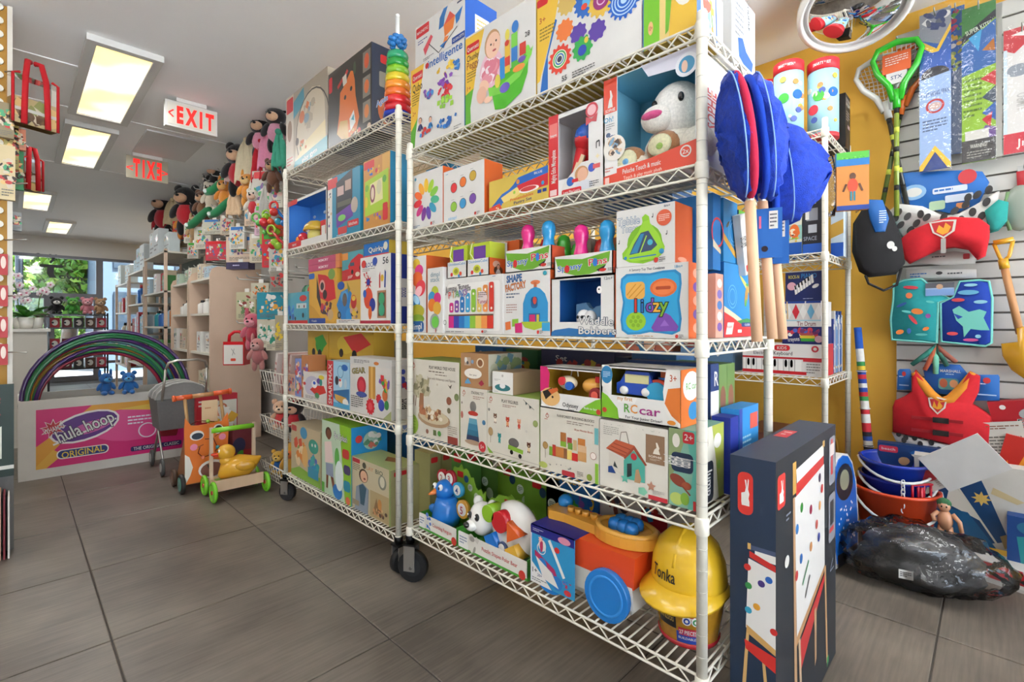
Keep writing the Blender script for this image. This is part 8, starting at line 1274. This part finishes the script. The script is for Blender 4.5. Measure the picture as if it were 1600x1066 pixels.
basket('top white wire basket hooked on the second rack', 1.17, 1.50, 3.06, 3.55, .60, .74); basket('middle white wire basket holding plush toys', 1.17, 1.50, 3.06, 3.55, .33, .44); basket('bottom white wire basket with yellow plush duck', 1.17, 1.50, 3.06, 3.55, .03, .14)
for i, (y, c, lb) in enumerate(((3.15,'c8b0a8','pinkish bagged book standing in the top basket, nearest'),(3.26,'b8847c','rose coloured book standing in the top basket'),(3.38,'d0c4bc','cream book standing in the top basket'))):
    carton('book', lb, 'book', (1.32,y,.61), (.24,.03,.26), c, [('x',.1,.2,.9,.8,4,'b06a60')], [('e',.5,.4,.3,.25,'b86a64'),('x',.2,.7,.8,.9,3,'8a5a54')], rot=(.22,0,0))
plush('plush toy with red polka dot bow in the middle basket', (1.30,3.28,.345), .235, '2a2224', 'd8a888', 'c02a34', .75); pb3 = thing('toy_bow', 'red polka dot bow resting on the dark plush head', 'bow', (1.27,3.26,.345+.215))
for sy in (-1, 1):
    g = G(); g.ell((0,sy*.055,.03), (.03,.055,.04), 'c0202c'); w_ = g.obj('bow_loop', pb3, FAB); g = G(); 
    for k in range(5): g.ell((-.028,sy*(.03+.012*k),.03+.016*math.sin(k*2.2)), (.004,.007,.007), 'eae4dc', 8, 6)
    g.obj('white_dots', w_, FAB, 'stuff')
g = G(); g.ell((0,0,.03), (.02,.018,.022), 'a81a26'); g.obj('knot', pb3, FAB)
plush('tan plush lying at the front of the middle basket', (1.28,3.47,.345), .20, 'd0a484', 'e0c0a0', 'c83a3a', 1.0)
plush('yellow duck-like plush standing in the bottom basket', (1.30,3.30,.045), .25, 'c8922c', 'd8702c', 'cf9a34', .7, 'long'); plush('small yellow and blue plush in the bottom basket', (1.26,3.46,.045), .16, 'd0a03a', 'e0b85a', '2a62a8', .9)
# ================================================================ peg wall with plush toys and hanging packs
wc = bpy.data.objects['wall_center']; g = G(); g.cyl((0,0,0),(-.36,0,0), .005, 'c0beb8', 6); g.cyl((-.36,0,0),(-.375,0,.02), .005, 'c0beb8', 6); PEG = g.mesh('peg_hook'); PEG.materials.append(MET)
for z in (2.50, 2.36, 2.20, 2.02, 1.84, 1.66):
    for i in range(19):
        o = link('peg_hook', PEG, wc); o.location = (1.72, 3.35+.22*i+.05*(int(z*50) % 3), z)
for z in (1.44, 1.24, 1.06):
    for i in range(6): o = link('peg_hook', PEG, wc); o.location = (1.72, 3.40+.25*i, z)
def hang(name, label, cat, px, py, w_, h_, col, art=None, X=1.36, th_=.03, rz=.62, grp='packs hanging on the peg wall', film=False):
    x, y, z = at_wall(px, py, X); t = thing(name, label, cat, (x,y,z-h_/2), rz, grp); g = G(); g.box((-th_/2,-w_/2,0),(th_/2,w_/2,h_),col); o = g.obj('pack_body', t, CARD)
    if art: g = G(); Art(g, (-th_/2,w_/2,h_), (0,-1,0), (0,0,-1), (-1,0,0), w_, h_).draw(art); g.obj('print', o, PRINT)
    g = G(); g.box((-.001,-.02,h_),(.001,.02,h_+.03),'dcd8d0'); g.obj('hang_tab', t, CARD); return t
def cloth(label, px, py, w_, h_, col, X=1.33, grp='comforter cloths'):
    x, y, z = at_wall(px, py, X); t = thing('comforter_cloth', label, 'cloth', (x,y,z+h_/2), .6, grp); g = G(); A = []; n, m = 10, 9
    for i in range(n+1):
        f = i/n; A.append([g.pt((.022*math.sin(j*1.9+i*.35)*(.3+f), w_*(j/m-.5)*(.25+.95*f**.6), -h_*f+.015*math.cos(j*1.9))) for j in range(m+1)])
    for i in range(n):
        for j in range(m): g.face((A[i][j],A[i+1][j],A[i+1][j+1],A[i][j+1]), col, True)
    o = g.obj('folds', t, FAB); sm_ = o.modifiers.new('thickness', 'SOLIDIFY'); sm_.thickness = .008
    g = G(); g.ell((-.01,0,.0), (.022,.022,.022), col); g.obj('knot', t, FAB); return t
def roll(label, px, py, L, r, col, X=1.30, tilt=.5):
    x, y, z = at_wall(px, py, X); t = thing('plush_roll', label, 'plush toy', (x,y,z), .6, 'green plush rolls', rot=(tilt,0,.6)); g = G(); g.tube([(0,L*(k/6-.5),.01*math.sin(k)) for k in range(7)], [r*.6,r,r*.92,r,r*.95,r,r*.6], col, 10); b_ = g.obj('roll_body', t, FUR)
    g = G(); g.ell((-r*.8,L*.42,0), (r*.4,r*.5,r*.5), 'dfe6e0', 8, 6); g.obj('white_emblem', b_, FUR); return t
def pl(lb, px, py, hpx, fur, face, shirt, rz=.75, ear='round', X=1.34, foot=None):
    x, y, z = at_wall(px, py, X); d = _s*x+_c*y; s_ = hpx/FPX*d; plush(lb, (x,y,z-s_*.5), s_, fur, face, shirt, rz, ear, None, False, 'plush toys on the peg wall', foot)
pl('black plush toy with red trousers high on the peg wall, far one', 292, 322, 66, '1d1a1b', 'd0a27e', 'b81f2a'); pl('black plush toy with red trousers near the ceiling, middle one', 374, 258, 72, '1f1b1c', 'd8ac88', 'b8202c', foot='1d1a1b'); pl('black eared plush with pink dress at the top of the peg wall', 408, 210, 60, '221e20', 'd8ac88', 'd88aa0'); pl('black eared plush in mint dress beside the second rack', 432, 196, 62, '221e20', 'd8ac88', 'cf8fa4'); pl('small black plush with red body at the far end of the peg wall', 256, 330, 60, '231d1d', 'd0a27e', 'b01f2a')
pl('brown monkey-like plush hanging below the far black plush', 318, 318, 44, '6a4630', 'c89a74', '7a5234'); pl('orange plush animal hanging under the middle black plush', 352, 300, 44, 'd0802c', 'e0a860', 'd88a34', ear='long'); pl('orange plush animal beside the clear garment packs', 388, 292, 46, 'd8903a', 'e8c080', 'd0852c', ear='long'); pl('orange plush animal low at the far end of the peg wall', 287, 346, 40, 'd08030', 'e0b070', 'c87428', ear='long'); pl('dark brown plush under the pink dressed plush', 427, 270, 46, '5a3826', 'b88a64', '6a4430')
cloth('beige comforter cloth draped beside the far black plush', 270, 332, .26, .30, 'c9b48e'); cloth('red comforter cloth at the far end of the peg wall', 250, 338, .24, .32, 'b3202a'); cloth('cream comforter cloth left of the red one', 386, 252, .22, .34, 'd3c4a4'); cloth('red comforter cloth under the pink plush', 408, 252, .16, .30, 'b81d2a'); cloth('pink comforter cloth hanging beside the second rack', 422, 232, .20, .30, 'd98aa4'); cloth('mint green comforter cloth beside the second rack post', 436, 235, .10, .26, '4aa88a'); cloth('pale pink comforter cloth below the black plush', 362, 268, .12, .20, 'd8b4b0')
roll('green plush roll with white emblem, topmost', 342, 290, .30, .038, '1f7f4a', tilt=-.4); roll('green plush roll with white emblem, middle one', 350, 322, .34, .036, '1f7a48', tilt=-.5); roll('green plush roll with white emblem, farthest', 312, 340, .34, .040, '1d7444', tilt=-.55); roll('thin mint plush roll near the ceiling pegs', 357, 262, .2, .018, '3fa888', tilt=-.7)
CL_ = ['c8c4ba','c83a40','4a9a5a','d8a83a','7a5a8a','3a8aa8','d8b8a8']
def tidy(sd, n=14, cs=None): return [('k',.5,.36,.30,.22,4,cs or CL_,sd), ('k',.5,.34,.42,.12,n//2,cs or CL_,sd+300), ('k',.5,.62,.42,.14,n,cs or CL_,sd+500), ('x',.12,.80,.88,.95,3,'6a6660')]
HL = [(412,305,.12,.26,'bcb6aa','clear garment pack hanging under the cream cloth'),(430,296,.10,.20,'c0b8a8','clear garment pack beside the rack post'),(436,352,.10,.12,'c8482c','red and teal rattle pack near the rack post'),(413,345,.10,.16,'c8a0b0','pink toy pack with orange parts'),(424,360,.12,.15,'8aa850','green and red rattle pack'),(396,335,.10,.14,'d0b49a','peach toy pack below the orange plush'),
 (318,372,.13,.16,'c9c0ae','cream toy pack above the bookcase'),(300,362,.12,.18,'cfc8b8','white toy pack above the bookcase'),(284,372,.12,.16,'a8906a','tan toy pack above the bookcase'),(335,355,.16,.10,'b8b4a0','wide clear tool pack on the peg wall'),(268,384,.11,.2,'b8a894','brown toy pack at the far end of the pegs'),(262,366,.12,.14,'b83a30','red toy pack above the far bookcase'),(280,360,.10,.15,'cf4a3c','red and white toy pack above the far bookcase'),(372,372,.10,.14,'d0ccc0','white card of small toys in the middle of the pegs'),(357,352,.10,.13,'c8b8a0','beige bead pack in the middle of the pegs'),(303,392,.09,.12,'b0a89a','grey toy pack in a low row'),
 (341,392,.17,.13,'c83a4a','pink and red craft box above the bookcase end'),(376,390,.18,.16,'d0b8a0','ruffled cream gift pack above the bookcase end'),(408,388,.12,.16,'c0b49c','striped pack above the sock cards'),(425,392,.10,.18,'c82a34','white and red pack beside the rack post'),(436,405,.10,.16,'b8b4aa','silver wire pack beside the rack post')]
for i, (px, py, w_, h_, c, lb) in enumerate(HL):
    hang('toy_pack', lb, 'toy pack', px, py, w_*1.45, h_*1.4, c, tidy(100+i, 18)+[('q',.1,.02,.9,.16,.02,[RD,'2a6ab0','dcd8d0',GN][i % 4])], X=1.34+.03*(i % 3))
hang('toy_pack', 'dark purple flat box hanging at the bookcase corner', 'toy pack', 376, 416, .20, .055, '3a3450', [('x',.3,.3,.8,.7,1,'b8b4d0')], X=1.3, th_=.08)
HL2 = [(386,478,.14,.18,'b8b08e','brown duck toy card hanging by the bookcase panel',['e2ddd6','8a3a34','6a8a5a']),(425,478,.18,.16,'2a8a9c','teal tool set card hanging by the rack post',['d89a3a','2a6a8a','dcd8d0']),(412,520,.07,.18,'c8c0a8','card of mint baby socks',['2f8a72','dcd8d0']),(426,524,.07,.18,'c4bca4','second card of mint baby socks nearer the rack',['2f8a72','dcd8d0']),(438,520,.05,.2,'a89c84','striped sock card at the rack post',['8a7a5a','d8b83a']),(408,455,.12,.10,'c0b8a0','card with small orange animals near the sock cards',['d8702c','3a6a4a']),(436,440,.10,.12,'8a8478','grey blister pack by the rack post',['4a4a4a','c83a3a'])]
for i, (px, py, w_, h_, c, lb, cs) in enumerate(HL2): hang('toy_pack', lb, 'toy pack', px, py, w_*1.25, h_*1.25, c, tidy(150+i, 14, cs), X=1.345)
pl('pink plush bunny hanging by the bookcase panel', 396, 512, 52, 'c05a6a', 'd88a94', 'b03a4a', ear='long', X=1.32); pl('rose plush bunny lower by the rack post', 404, 548, 46, 'b87a74', 'c89a94', 'b06a6a', ear='long', X=1.32)
pl('cream plush lamb hanging between the green rolls', 331, 305, 44, 'd8ccb8', 'c8a888', 'cfc0a8', X=1.38); pl('grey plush mouse under the topmost green roll', 328, 288, 40, '8a8480', 'cfc4b8', '7a5a4a', X=1.42); pl('red and white plush toy beside the garment packs', 398, 316, 44, 'cfc4b4', 'd8b098', 'b8262e', X=1.30); pl('tan plush rabbit low over the bookcase', 306, 356, 40, 'b8946c', 'd8bc98', 'a8845c', ear='long', X=1.36); pl('black plush bear between the two green rolls', 336, 276, 44, '221e20', 'c89a78', '2a2628', X=1.44)
cloth('white muslin cloth hanging over the middle pegs', 402, 300, .16, .34, 'd6d0c2'); cloth('grey striped cloth hanging beside the garment packs', 418, 318, .14, .30, 'b4b0a6'); cloth('peach comforter cloth under the orange plush', 366, 318, .14, .22, 'd8b894')
def rattle(label, px, py, cs, X=1.29):
    x, y, z = at_wall(px, py, X); t = thing('rattle', label, 'rattle', (x,y,z), .6, 'baby rattles on the peg wall'); R = random.Random(px)
    g = G(); g.tube([(0,-.05,-.05),(0,0,-.01),(0,.05,.05)], .010, cs[0], 8); g.obj('bar', t, PLAS)
    g = G(); g.tube([(0,.06+.03*math.cos(a),.06+.03*math.sin(a)) for a in [2*PI*k/14 for k in range(14)]], .008, cs[1], 8, True); g.obj('ring', t, PLAS)
    for k in range(5): g = G(); g.ell((R.uniform(-.03,.01),R.uniform(-.07,.07),R.uniform(-.08,.05)), R.uniform(.02,.032), cs[k % len(cs)], 10, 8); g.obj('ball', t, PLAS)
rattle('orange and green rattle near the rack post', 428, 348, ['e0582a','8ab82c','d02c34']); rattle('red and lime rattle under the orange one', 436, 372, ['c82a2c','9ac43a','e0702c']); rattle('pink and green rattle left of the orange one', 411, 352, ['c83a8a','5aa84a','e0dcd2']); rattle('blue and red rattle beside the rack post', 440, 335, ['2a72b8','d0342c','3aa0b0'])
rb = thing('toy_satchel', 'red and white toy satchel hanging on the bookcase panel', 'bag', at_wall(370, 570, 1.28), .9); g = G(); g.box((-.06,-.08,0),(.06,.08,.19),'c81f28'); b_ = g.obj('case', rb, PLAS); g = G(); g.box((-.066,-.072,.01),(-.060,.072,.165),'dcd6cc'); f_ = g.obj('white_front', rb, PLAS); g = G(); Art(g, (-.0664,.07,.165), (0,-1,0), (0,0,-1), (-1,0,0), .14, .155).draw([('l',.4,.2,.6,.5,.03,'8a8680'), ('l',.55,.2,.45,.55,.03,'8a8680'), ('q',.36,.7,.64,.84,.04,'d0482c')]); g.obj('print', f_, PRINT)
g = G(); g.tube([(0,-.06,.19),(0,-.055,.24),(0,-.02,.27),(0,.02,.27),(0,.055,.24),(0,.06,.19)], .013, 'c81f28', 8); g.obj('handle', rb, PLAS)
# ================================================================ beige bookcases
BEI = mat('beige_laminate', 'd2b59c', rough=.55, noise=.04, nscale=8); SHW = mat('pale_shelf_edge', 'd8d0c0', rough=.5)
def bookcase(label, y0, y1, H, x0=1.20, x1=1.62):
    t = thing('bookcase', label, 'bookcase', (x0,y0,0), 0, 'beige bookcases'); D, L = x1-x0, y1-y0
    for y in (0, L-.02):
        pts = [(0,y,0),(D,y,0),(D,y,H),(.06,y,H),(.02,y,H-.02),(0,y,H-.07)]; g = G(); g.prism(pts, (0,.02,0), 'c09a7a'); g.obj('side_panel', t, BEI)
    g = G(); g.box((D-.01,.02,0),(D,L-.02,H),'a8866a'); g.obj('back_panel', t, BEI)
    for z in (.08,.43,.79,1.15,1.47):
        g = G(); g.box((.012,.02,z-.02),(D-.01,L-.02,z),'cfc2ae'); g.obj('shelf', t, SHW)
    return t
bookcase('beige bookcase nearest, with broad end panel toward the camera', 4.88, 5.62, 1.56); bookcase('beige bookcase farther along the aisle', 5.66, 6.40, 1.54)
GC = [('white','dcd8d0'),('cream','d0c4ac'),('grey','9a9690'),('silver','b8b8b8'),('pale green','a8b8a0'),('beige','c8b49a'),('red','b83034'),('pale blue','a8bcc8')]
ORD = ['first','second','third','fourth','fifth','sixth','seventh','eighth']
def goods(x, y0, y1, z, n, where, sd, cs, hmax, kind):
    R = random.Random(sd); w_ = (y1-y0)/n
    for i in range(n):
        nm, c = cs[R.randrange(len(cs))]; h = hmax*R.uniform(.55, 1.0); y = y1-w_*(i+.5); lb = '%s %s, %s along the %s' % (nm, {'b':'box','j':'bottle'}[kind], ORD[i], where); q = w_*.40
        if kind == 'b': carton('boxed_item', lb, 'box', (x+R.uniform(.04,.10),y,z), (.10,q*2,h), c, [('x',.15,.55,.85,.85,2,'7a7670'), ('k',.5,.3,.35,.2,6,['b83034','4a6a8a','d8a83a','6a8a5a','dcd8d0'],sd*10+i)])
        else:
            t = thing('bottle', lb, 'bottle', (x+R.uniform(.05,.12),y,z)); g = G(); r = min(q,.045); g.lathe([(r*.95,0),(r,.005),(r,h*.68),(r*.5,h*.80),(r*.42,h*.82)], (0,0,0), c, 12); g.obj('bottle_body', t, PLAS); g = G(); g.lathe([(r*.45,h*.82),(r*.45,h*.98),(r*.3,h)], (0,0,0), R.choice(['dcd8d0','2a2a2c','b83034']), 10); g.obj('cap', t, PLAS)
for k, (y0, y1, nm) in enumerate(((4.92,5.58,'nearest beige bookcase'),(5.70,6.36,'farther beige bookcase'))):
    goods(1.22, y0, y1, 1.471, 4, 'top of the %s' % nm, 11+k, [GC[0],GC[7],GC[4],GC[1]], .17, 'b'); goods(1.22, y0, y1, 1.151, 6, 'second shelf of the %s' % nm, 21+k, [GC[0],GC[0],GC[3],GC[6]], .18, 'j'); goods(1.22, y0, y1, .791, 4, 'third shelf of the %s' % nm, 31+k, [GC[0],GC[2],GC[5]], .22, 'b'); goods(1.22, y0, y1, .431, 3, 'fourth shelf of the %s' % nm, 41+k, [GC[5],GC[1],GC[2]], .24, 'b')
# ---- farther gondola shelving
def gondola(label, y0, y1, H, zs, x0=1.16):
    t = thing('gondola_shelf', label, 'shelf', (x0,y0,0), 0, 'far gondola shelves'); L = y1-y0
    for y in (0, L-.03):
        for x in (0, .38):
            g = G(); g.box((x,y,0),(x+.03,y+.03,H),'b8b09a'); g.obj('upright', t, BEI)
    for z in zs:
        g = G(); g.box((0,0,z-.02),(.41,L,z),'b4b4a6'); g.obj('shelf', t, SHW)
    g = G(); g.box((.40,0,0),(.41,L,H),'8f9a94'); g.obj('back_panel', t, mat('grey_green_panel', '7a8680', rough=.6)); return t
ZS = (.12,.62,1.02,1.42,1.86)
for k, (y0, y1, nm) in enumerate(((6.5,7.7,'near'),(7.75,8.95,'middle'),(9.0,10.2,'far'))):
    gondola('grey green gondola shelving, %s bay beyond the bookcases' % nm, y0, y1, 1.88-.10*k, ZS if k == 0 else tuple(z-.10*k for z in ZS))
    dz = -.10*k; C2 = GC+[('teal','2f8a94'),('orange','c8702c'),('blue','2a62a8'),('green','4a8a4a')]
    goods(1.18, y0+.05, y1-.05, 1.861+dz, 3, 'top of the %s gondola bay' % nm, 51+k, [('white','d0d4d2'),('pale blue','a8bcc4'),('frosted','c4ccca')], .34, 'b')
    for j, z in enumerate((1.421,1.021,.621)): goods(1.18, y0+.05, y1-.05, z+dz, 6, '%s row of the %s gondola bay' % (['upper','middle','lower'][j], nm), 61+k*3+j, C2, .30, 'b' if (j+k) % 2 == 0 else 'j')
# ================================================================ left display: panel edge, bags, cards
g = G(); g.box((-.9,3.40,0),(-.022,3.44,CEIL-.01),'b8862c'); dp = tag(g.obj('display_panel', None, mat('ochre_panel', 'a87a2a', rough=.6)), 'ochre display panel at the left edge of the picture', 'panel')
g = G(); g.box((-.022,3.385,0),(-.004,3.45,CEIL-.01),'cfc8ba'); g.obj('metal_upright', dp, CARD)
for i in range(26):
    g = G(); z = .95+.065*i; g.cyl((-.05,3.398,z),(-.05,3.385,z), .016, 'dcd6c8', 12); g.obj('round_tag', dp, CARD)
for i in range(6):
    g = G(); z = .92+.27*i; g.cyl((-.03,3.39,z),(.045,3.30,z), .003, 'b8b6b0', 6); g.obj('peg_hook', dp, MET)
def vinyl_bag(label, px0, px1, py0, py1, Y, sd):
    x0, x1 = Xat(px0, Y), Xat(px1, Y); z1, z0 = Zat((px0+px1)/2, py0, Y=Y), Zat((px0+px1)/2, py1, Y=Y); w_, h_ = x1-x0, (z1-z0)*.72
    t = thing('vinyl_bag', label, 'bag', ((x0+x1)/2,Y,z0), .35, 'clear bags with red straps'); g = G(); g.box((-w_/2,-.03,0),(w_/2,.03,h_*.55),'b8a070'); g.obj('contents', t, CARD); g = G(); Art(g, (-w_/2,-.0305,h_*.55), (1,0,0), (0,0,-1), (0,-1,0), w_, h_*.55).draw([('k',.5,.5,.45,.42,30,['3a2a20','d8b070','8a8a4a','c8b8a0','6a4a2c'],sd), ('r',0,.40,1,.52,'c8c2b8')]); g.obj('contents_print', t, PRINT)
    g = G(); g.box((-w_/2-.004,-.034,0),(w_/2+.004,.034,h_),'ffffff'); g.obj('clear_shell', t, CLEAR)
    if Y > 3.5: g = G(); g.cyl((0,0,h_*1.36),(-.267,-.382,h_*1.36), .004, 'b8b6b0', 6); g.obj('peg', t, MET)
    for q in (-1, 1):
        g = G(); g.tube([(q*w_*.28,-.036,.0),(q*w_*.26,-.036,h_*.6),(q*w_*.24,-.034,h_),(q*w_*.16,-.02,h_*1.36),(q*w_*.06,.0,h_*1.38)], .012, 'b3161e', 8); g.obj('red_strap', t, FAB)
        g = G(); g.tube([(q*(w_/2+.004),-.034,0),(q*(w_/2+.004),-.034,h_),(q*(w_/2-.02),-.034,h_+.01)], .006, 'b3161e', 6); g.obj('red_piping', t, FAB)
vinyl_bag('large clear bag with red straps near the ceiling on the left', 14, 86, 98, 200, 3.25, 3); vinyl_bag('smaller clear bag with red straps below the large one', 32, 62, 232, 298, 3.9, 4)
for i, (px, py, w_, h_, c, lb) in enumerate(((10,195,.05,.16,'8a7a5a','clear pack of brown toys at the left edge'),(18,225,.05,.22,'a89a5a','green and yellow toy pack at the left edge'),(26,255,.05,.2,'3a8a5a','green toy pack on the left display'),(12,275,.05,.25,'c8b48a','beige toy pack on the left display'),(30,215,.045,.1,'c87a5a','orange card on the left display'),(26,340,.035,.09,'8a8c8a','small grey card on a left peg'))):
    x = Xat(px, 3.3+.1*(i % 3)); t = thing('toy_pack', lb, 'toy pack', (x,3.3+.1*(i % 3)-.06,Zat(px,py,Y=3.3)-h_/2), 0, 'packs on the left display'); g = G(); g.box((-w_/2,-.015,0),(w_/2,.015,h_),c); g.obj('pack_body', t, CARD); g = G(); Art(g, (-w_/2,-.0155,h_), (1,0,0), (0,0,-1), (0,-1,0), w_, h_).draw(tidy(200+i, 18, ['3a2a20','d8b070','4a9a6a','c8b8a0','b83a34'])); g.obj('print', t, PRINT)
for i, z in enumerate((1.35,1.2,1.05,.92)):
    t = carton('greeting_card', 'red patterned card strip on the left display, %s from the top' % ORD[i], 'card', (-.035,3.372,z-.06), (.03,.006,.10), 'b02a2c', None, [('e',.5,.4,.3,.3,'e0c8b8')], group='red cards on the left display')
x = Xat(12, 3.2); carton('poster_box', 'dark green poster box with red pattern at the lower left', 'box', (x-.045,3.22,.36), (.13,.02,.42), '203028', None, [('k',.45,.25,.4,.18,16,['c83a44','cfc4b4','8a2a34'],210), ('p',[(.3,.5),(.7,.45),(.7,.8),(.35,.8)],'cfcabf'), ('r',0,.88,1,.92,'cfcabf')])
for i in range(7):
    carton('magazine', 'thin magazine leaning at the lower left, %s from the left' % ORD[i], 'magazine', (-.10+.014*i,3.24,.0), (.006,.16,.34-.01*i), ['8a6a4a','b83a34','cfc4b4','4a6a5a','c8a080','7a2a30','d8d0c4'][i], group='magazines at the lower left')
carton('card_rack', 'grey plinth under the dark poster box', 'plinth', (-.10,3.30,0), (.20,.05,.36), '6a6660')
# ================================================================ far end: counter, orchid, plush shelf
g = G(); g.box((-.9,5.9,0),(.205,6.5,.985),'d8d4ca'); ct = tag(g.obj('counter', None, mat('counter_laminate', 'd0cbc0', rough=.5)), 'white counter block behind the hoop crate on the left', 'counter'); g = G(); g.box((-.92,5.88,.985),(.225,6.52,1.01),'e0dcd2'); g.obj('worktop', ct, mat('counter_top', 'dcd8ce', rough=.4))
def plant(label, x, y, z, pot_r, pot_h, n, L, leafc, flower, sd, cat='potted plant'):
    t = thing('potted_plant', label, cat, (x,y,z)); R = random.Random(sd); g = G(); g.lathe([(pot_r*.75,0),(pot_r,pot_h),(pot_r*.9,pot_h),(pot_r*.85,pot_h-.02)], (0,0,0), 'e6e2da', 18); g.obj('pot', t, PLAS)
    for i in range(n):
        a = 2*PI*i/n+R.uniform(-.3,.3); l = L*R.uniform(.7,1.1); up = R.uniform(.5,1.1); wd = l*.16; g = G(); A = []
        for k in range(6):
            f = k/5; q = wd*math.sin(PI*min(.98,f*.9+.1)); c = Vector((math.cos(a)*l*f*.8, math.sin(a)*l*f*.8, pot_h+l*up*f-l*.55*f*f)); s_ = Vector((-math.sin(a),math.cos(a),0)); A.append((g.pt(c-s_*q), g.pt(c+Vector((0,0,-q*.4))), g.pt(c+s_*q)))
        for k in range(5):
            for j in range(2): g.face((A[k][j],A[k+1][j],A[k+1][j+1],A[k][j+1]), leafc[i % len(leafc)], True)
        g.obj('leaf', t, mat('leaf', None, rough=.4))
    for i in range(flower):
        a = R.uniform(-1.2,1.2)-PI/2; top = Vector((math.cos(a)*L*R.uniform(.3,1.1), math.sin(a)*L*.4, pot_h+L*R.uniform(1.6,2.9))); g = G(); g.tube([(0,0,pot_h),(top.x*.3,top.y*.3,top.z*.7),tuple(top)], .004, '5a7a3a', 5); st_ = g.obj('stem', t, RUB)
        g = G()
        for k in range(5):
            c = top+Vector((R.uniform(-.05,.05),R.uniform(-.05,.05),R.uniform(-.12,.03)))
            for p in range(5): q = 2*PI*p/5; g.ell((c.x+.017*math.cos(q),c.y,c.z+.017*math.sin(q)), (.014,.005,.014), ['e8dfe2','dcd0d4'][p % 2], 8, 5)
            g.ell(tuple(c+Vector((0,-.008,0))), .008, 'c86a8a', 6, 5)
        g.obj('blossoms', st_, mat('petal', None, rough=.6), 'stuff')
    return t
GL = ['3f8a2c','5aa83a','2f7024']
plant('leafy green plant in a round white pot on the counter', Xat(41,6.05), 6.05, 1.011, .055, .10, 18, .20, GL, 0, 1); plant('white orchid on the counter behind the leafy plant', Xat(30,6.32), 6.32, 1.011, .05, .10, 8, .13, ['2f6a28','4a8a34'], 3, 2); plant('pale flowering plant beside the orchid on the counter', Xat(58,6.4), 6.4, 1.011, .05, .10, 12, .16, ['4a6a3a','7a4a44','5a8a3a'], 1, 3)
bs = thing('black_shelf', 'black tiered shelf stand in front of the window', 'shelf', (Xat(122,9.0),9.0,0)); w_ = .62
for x in (-w_/2, w_/2-.02):
    for y in (-.15, .15):
        g = G(); g.box((x,y,0),(x+.02,y+.02,1.20),'2a2624'); g.obj('upright', bs, PLAS)
for z in (.45,.72,1.0,1.18):
    g = G(); g.box((-w_/2,-.15,z-.02),(w_/2,.17,z),'2c2826'); g.obj('tier', bs, PLAS)
bx0 = bs.location.x
for i, (dx_, fur, fc, lb) in enumerate(((-.22,'1d1b1c','dcd8d4','black and white plush on the black shelf'),(-.06,'4a9a3a','8ac05a','green plush frog on the black shelf'),(.09,'d88a94','e8b0b4','pink plush pig on the black shelf'),(.23,'b08a64','cfb090','tan plush dog on the black shelf'))):
    plush(lb, (bx0+dx_,8.93,1.181), .24, fur, fc, fur, PI/2)
for j, z in enumerate((1.001,.721,.451)):
    for i in range(5): carton('boxed_toy', '%s boxed toy, %s along the %s tier of the black shelf' % (['red','maroon','charcoal','brown','crimson'][i], ORD[i], ['upper','middle','lower'][j]), 'toy box', (bx0-.24+.12*i,8.95,z), (.10,.12,.13), ['b02a34','6a1f28','3a3634','5a3a2c','c83a4a'][i], None, [('e',.5,.5,.3,.3,'dcd4c8'),('c',.3,.5,.1,K)])
# ================================================================ street outside
g = G(); g.box((-30,12.3,-.25),(40,60,-.15),'8a8a88'); struct(g.obj('street_ground', None, mat('asphalt', '7a7a78', rough=.9)))
LEAF = mat('sunlit_leaves', None, rough=.5, noise=.2, nscale=3)
def tree(label, x, y, h, r, sd):
    t = thing('street_tree', label, 'tree', (x,y,-.15)); R = random.Random(sd); g = G(); g.tube([(0,0,0),(.1,.05,h*.3),(0,0,h*.6),(.1,0,h*.9)], [.22,.18,.14,.06], '5a4a3a', 8)
    for k in range(6): a = R.uniform(0,6.28); g.tube([(0,0,h*.4),(math.cos(a)*r*.4,math.sin(a)*r*.4,h*.6),(math.cos(a)*r*.8,math.sin(a)*r*.8,h*.75)], [.09,.06,.03], '5a4a3a', 6)
    g.obj('trunk', t, WOOD); g = G()
    for i in range(5200):
        a, b_ = R.uniform(0,6.28), math.acos(R.uniform(-1,1)); q = r*(R.uniform(.35,1)**.5)*(1+.22*math.sin(a*5)*math.sin(b_*4)); c = Vector((q*math.sin(b_)*math.cos(a), q*math.sin(b_)*math.sin(a), h*.62+q*.85*math.cos(b_))); u = Vector((R.uniform(-1,1),R.uniform(-1,1),R.uniform(-1,1))).normalized(); v = u.cross(Vector((R.uniform(-1,1),R.uniform(-1,1),R.uniform(-1,1)))).normalized(); s_ = R.uniform(.07,.16)
        g.poly([c-u*s_, c+v*s_*.5, c+u*s_, c-v*s_*.5], R.choice(['4a7a1c','5f8626','3d6a16','72932f','325e12']))
    g.obj('crown', t, LEAF, 'stuff'); return t
tree('sunlit green street tree seen through the shop window', Xat(104,19.5), 19.5, 4.0, 1.45, 1); tree('second green street tree lower behind the window', Xat(132,24), 24, 3.2, 1.9, 2); tree('low green tree at the left of the window view', Xat(78,30), 30, 2.4, 1.9, 3)
bl = thing('street_building', 'blue grey building across the street right of the window frame', 'building', (Xat(153,15.8)+2.6,15.8,-.15)); g = G(); g.box((-2.6,0,0),(4,3,7),'8aa4b4'); wl_ = g.obj('walls', bl, mat('blue_grey_render', '3a4a58', rough=.7))
for k in range(4):
    for j in range(3):
        g = G(); g.box((-2.3+1.3*k,-.05,.6+2*j),(-1.5+1.3*k,.02,2.0+2*j),'5a7488'); g.obj('window', bl, mat('dark_glass', '222e38', rough=.2))
g = G(); g.cyl((0,0,0),(0,0,6), .07, '3a4048', 8); g.box((-.02,-.02,4.4),(.9,.02,4.46),'3a4048'); pl_ = tag(g.obj('lamp_post', None, MET), 'dark street pole at the left of the window view', 'pole'); pl_.location = (Xat(30,16),16,-.15)
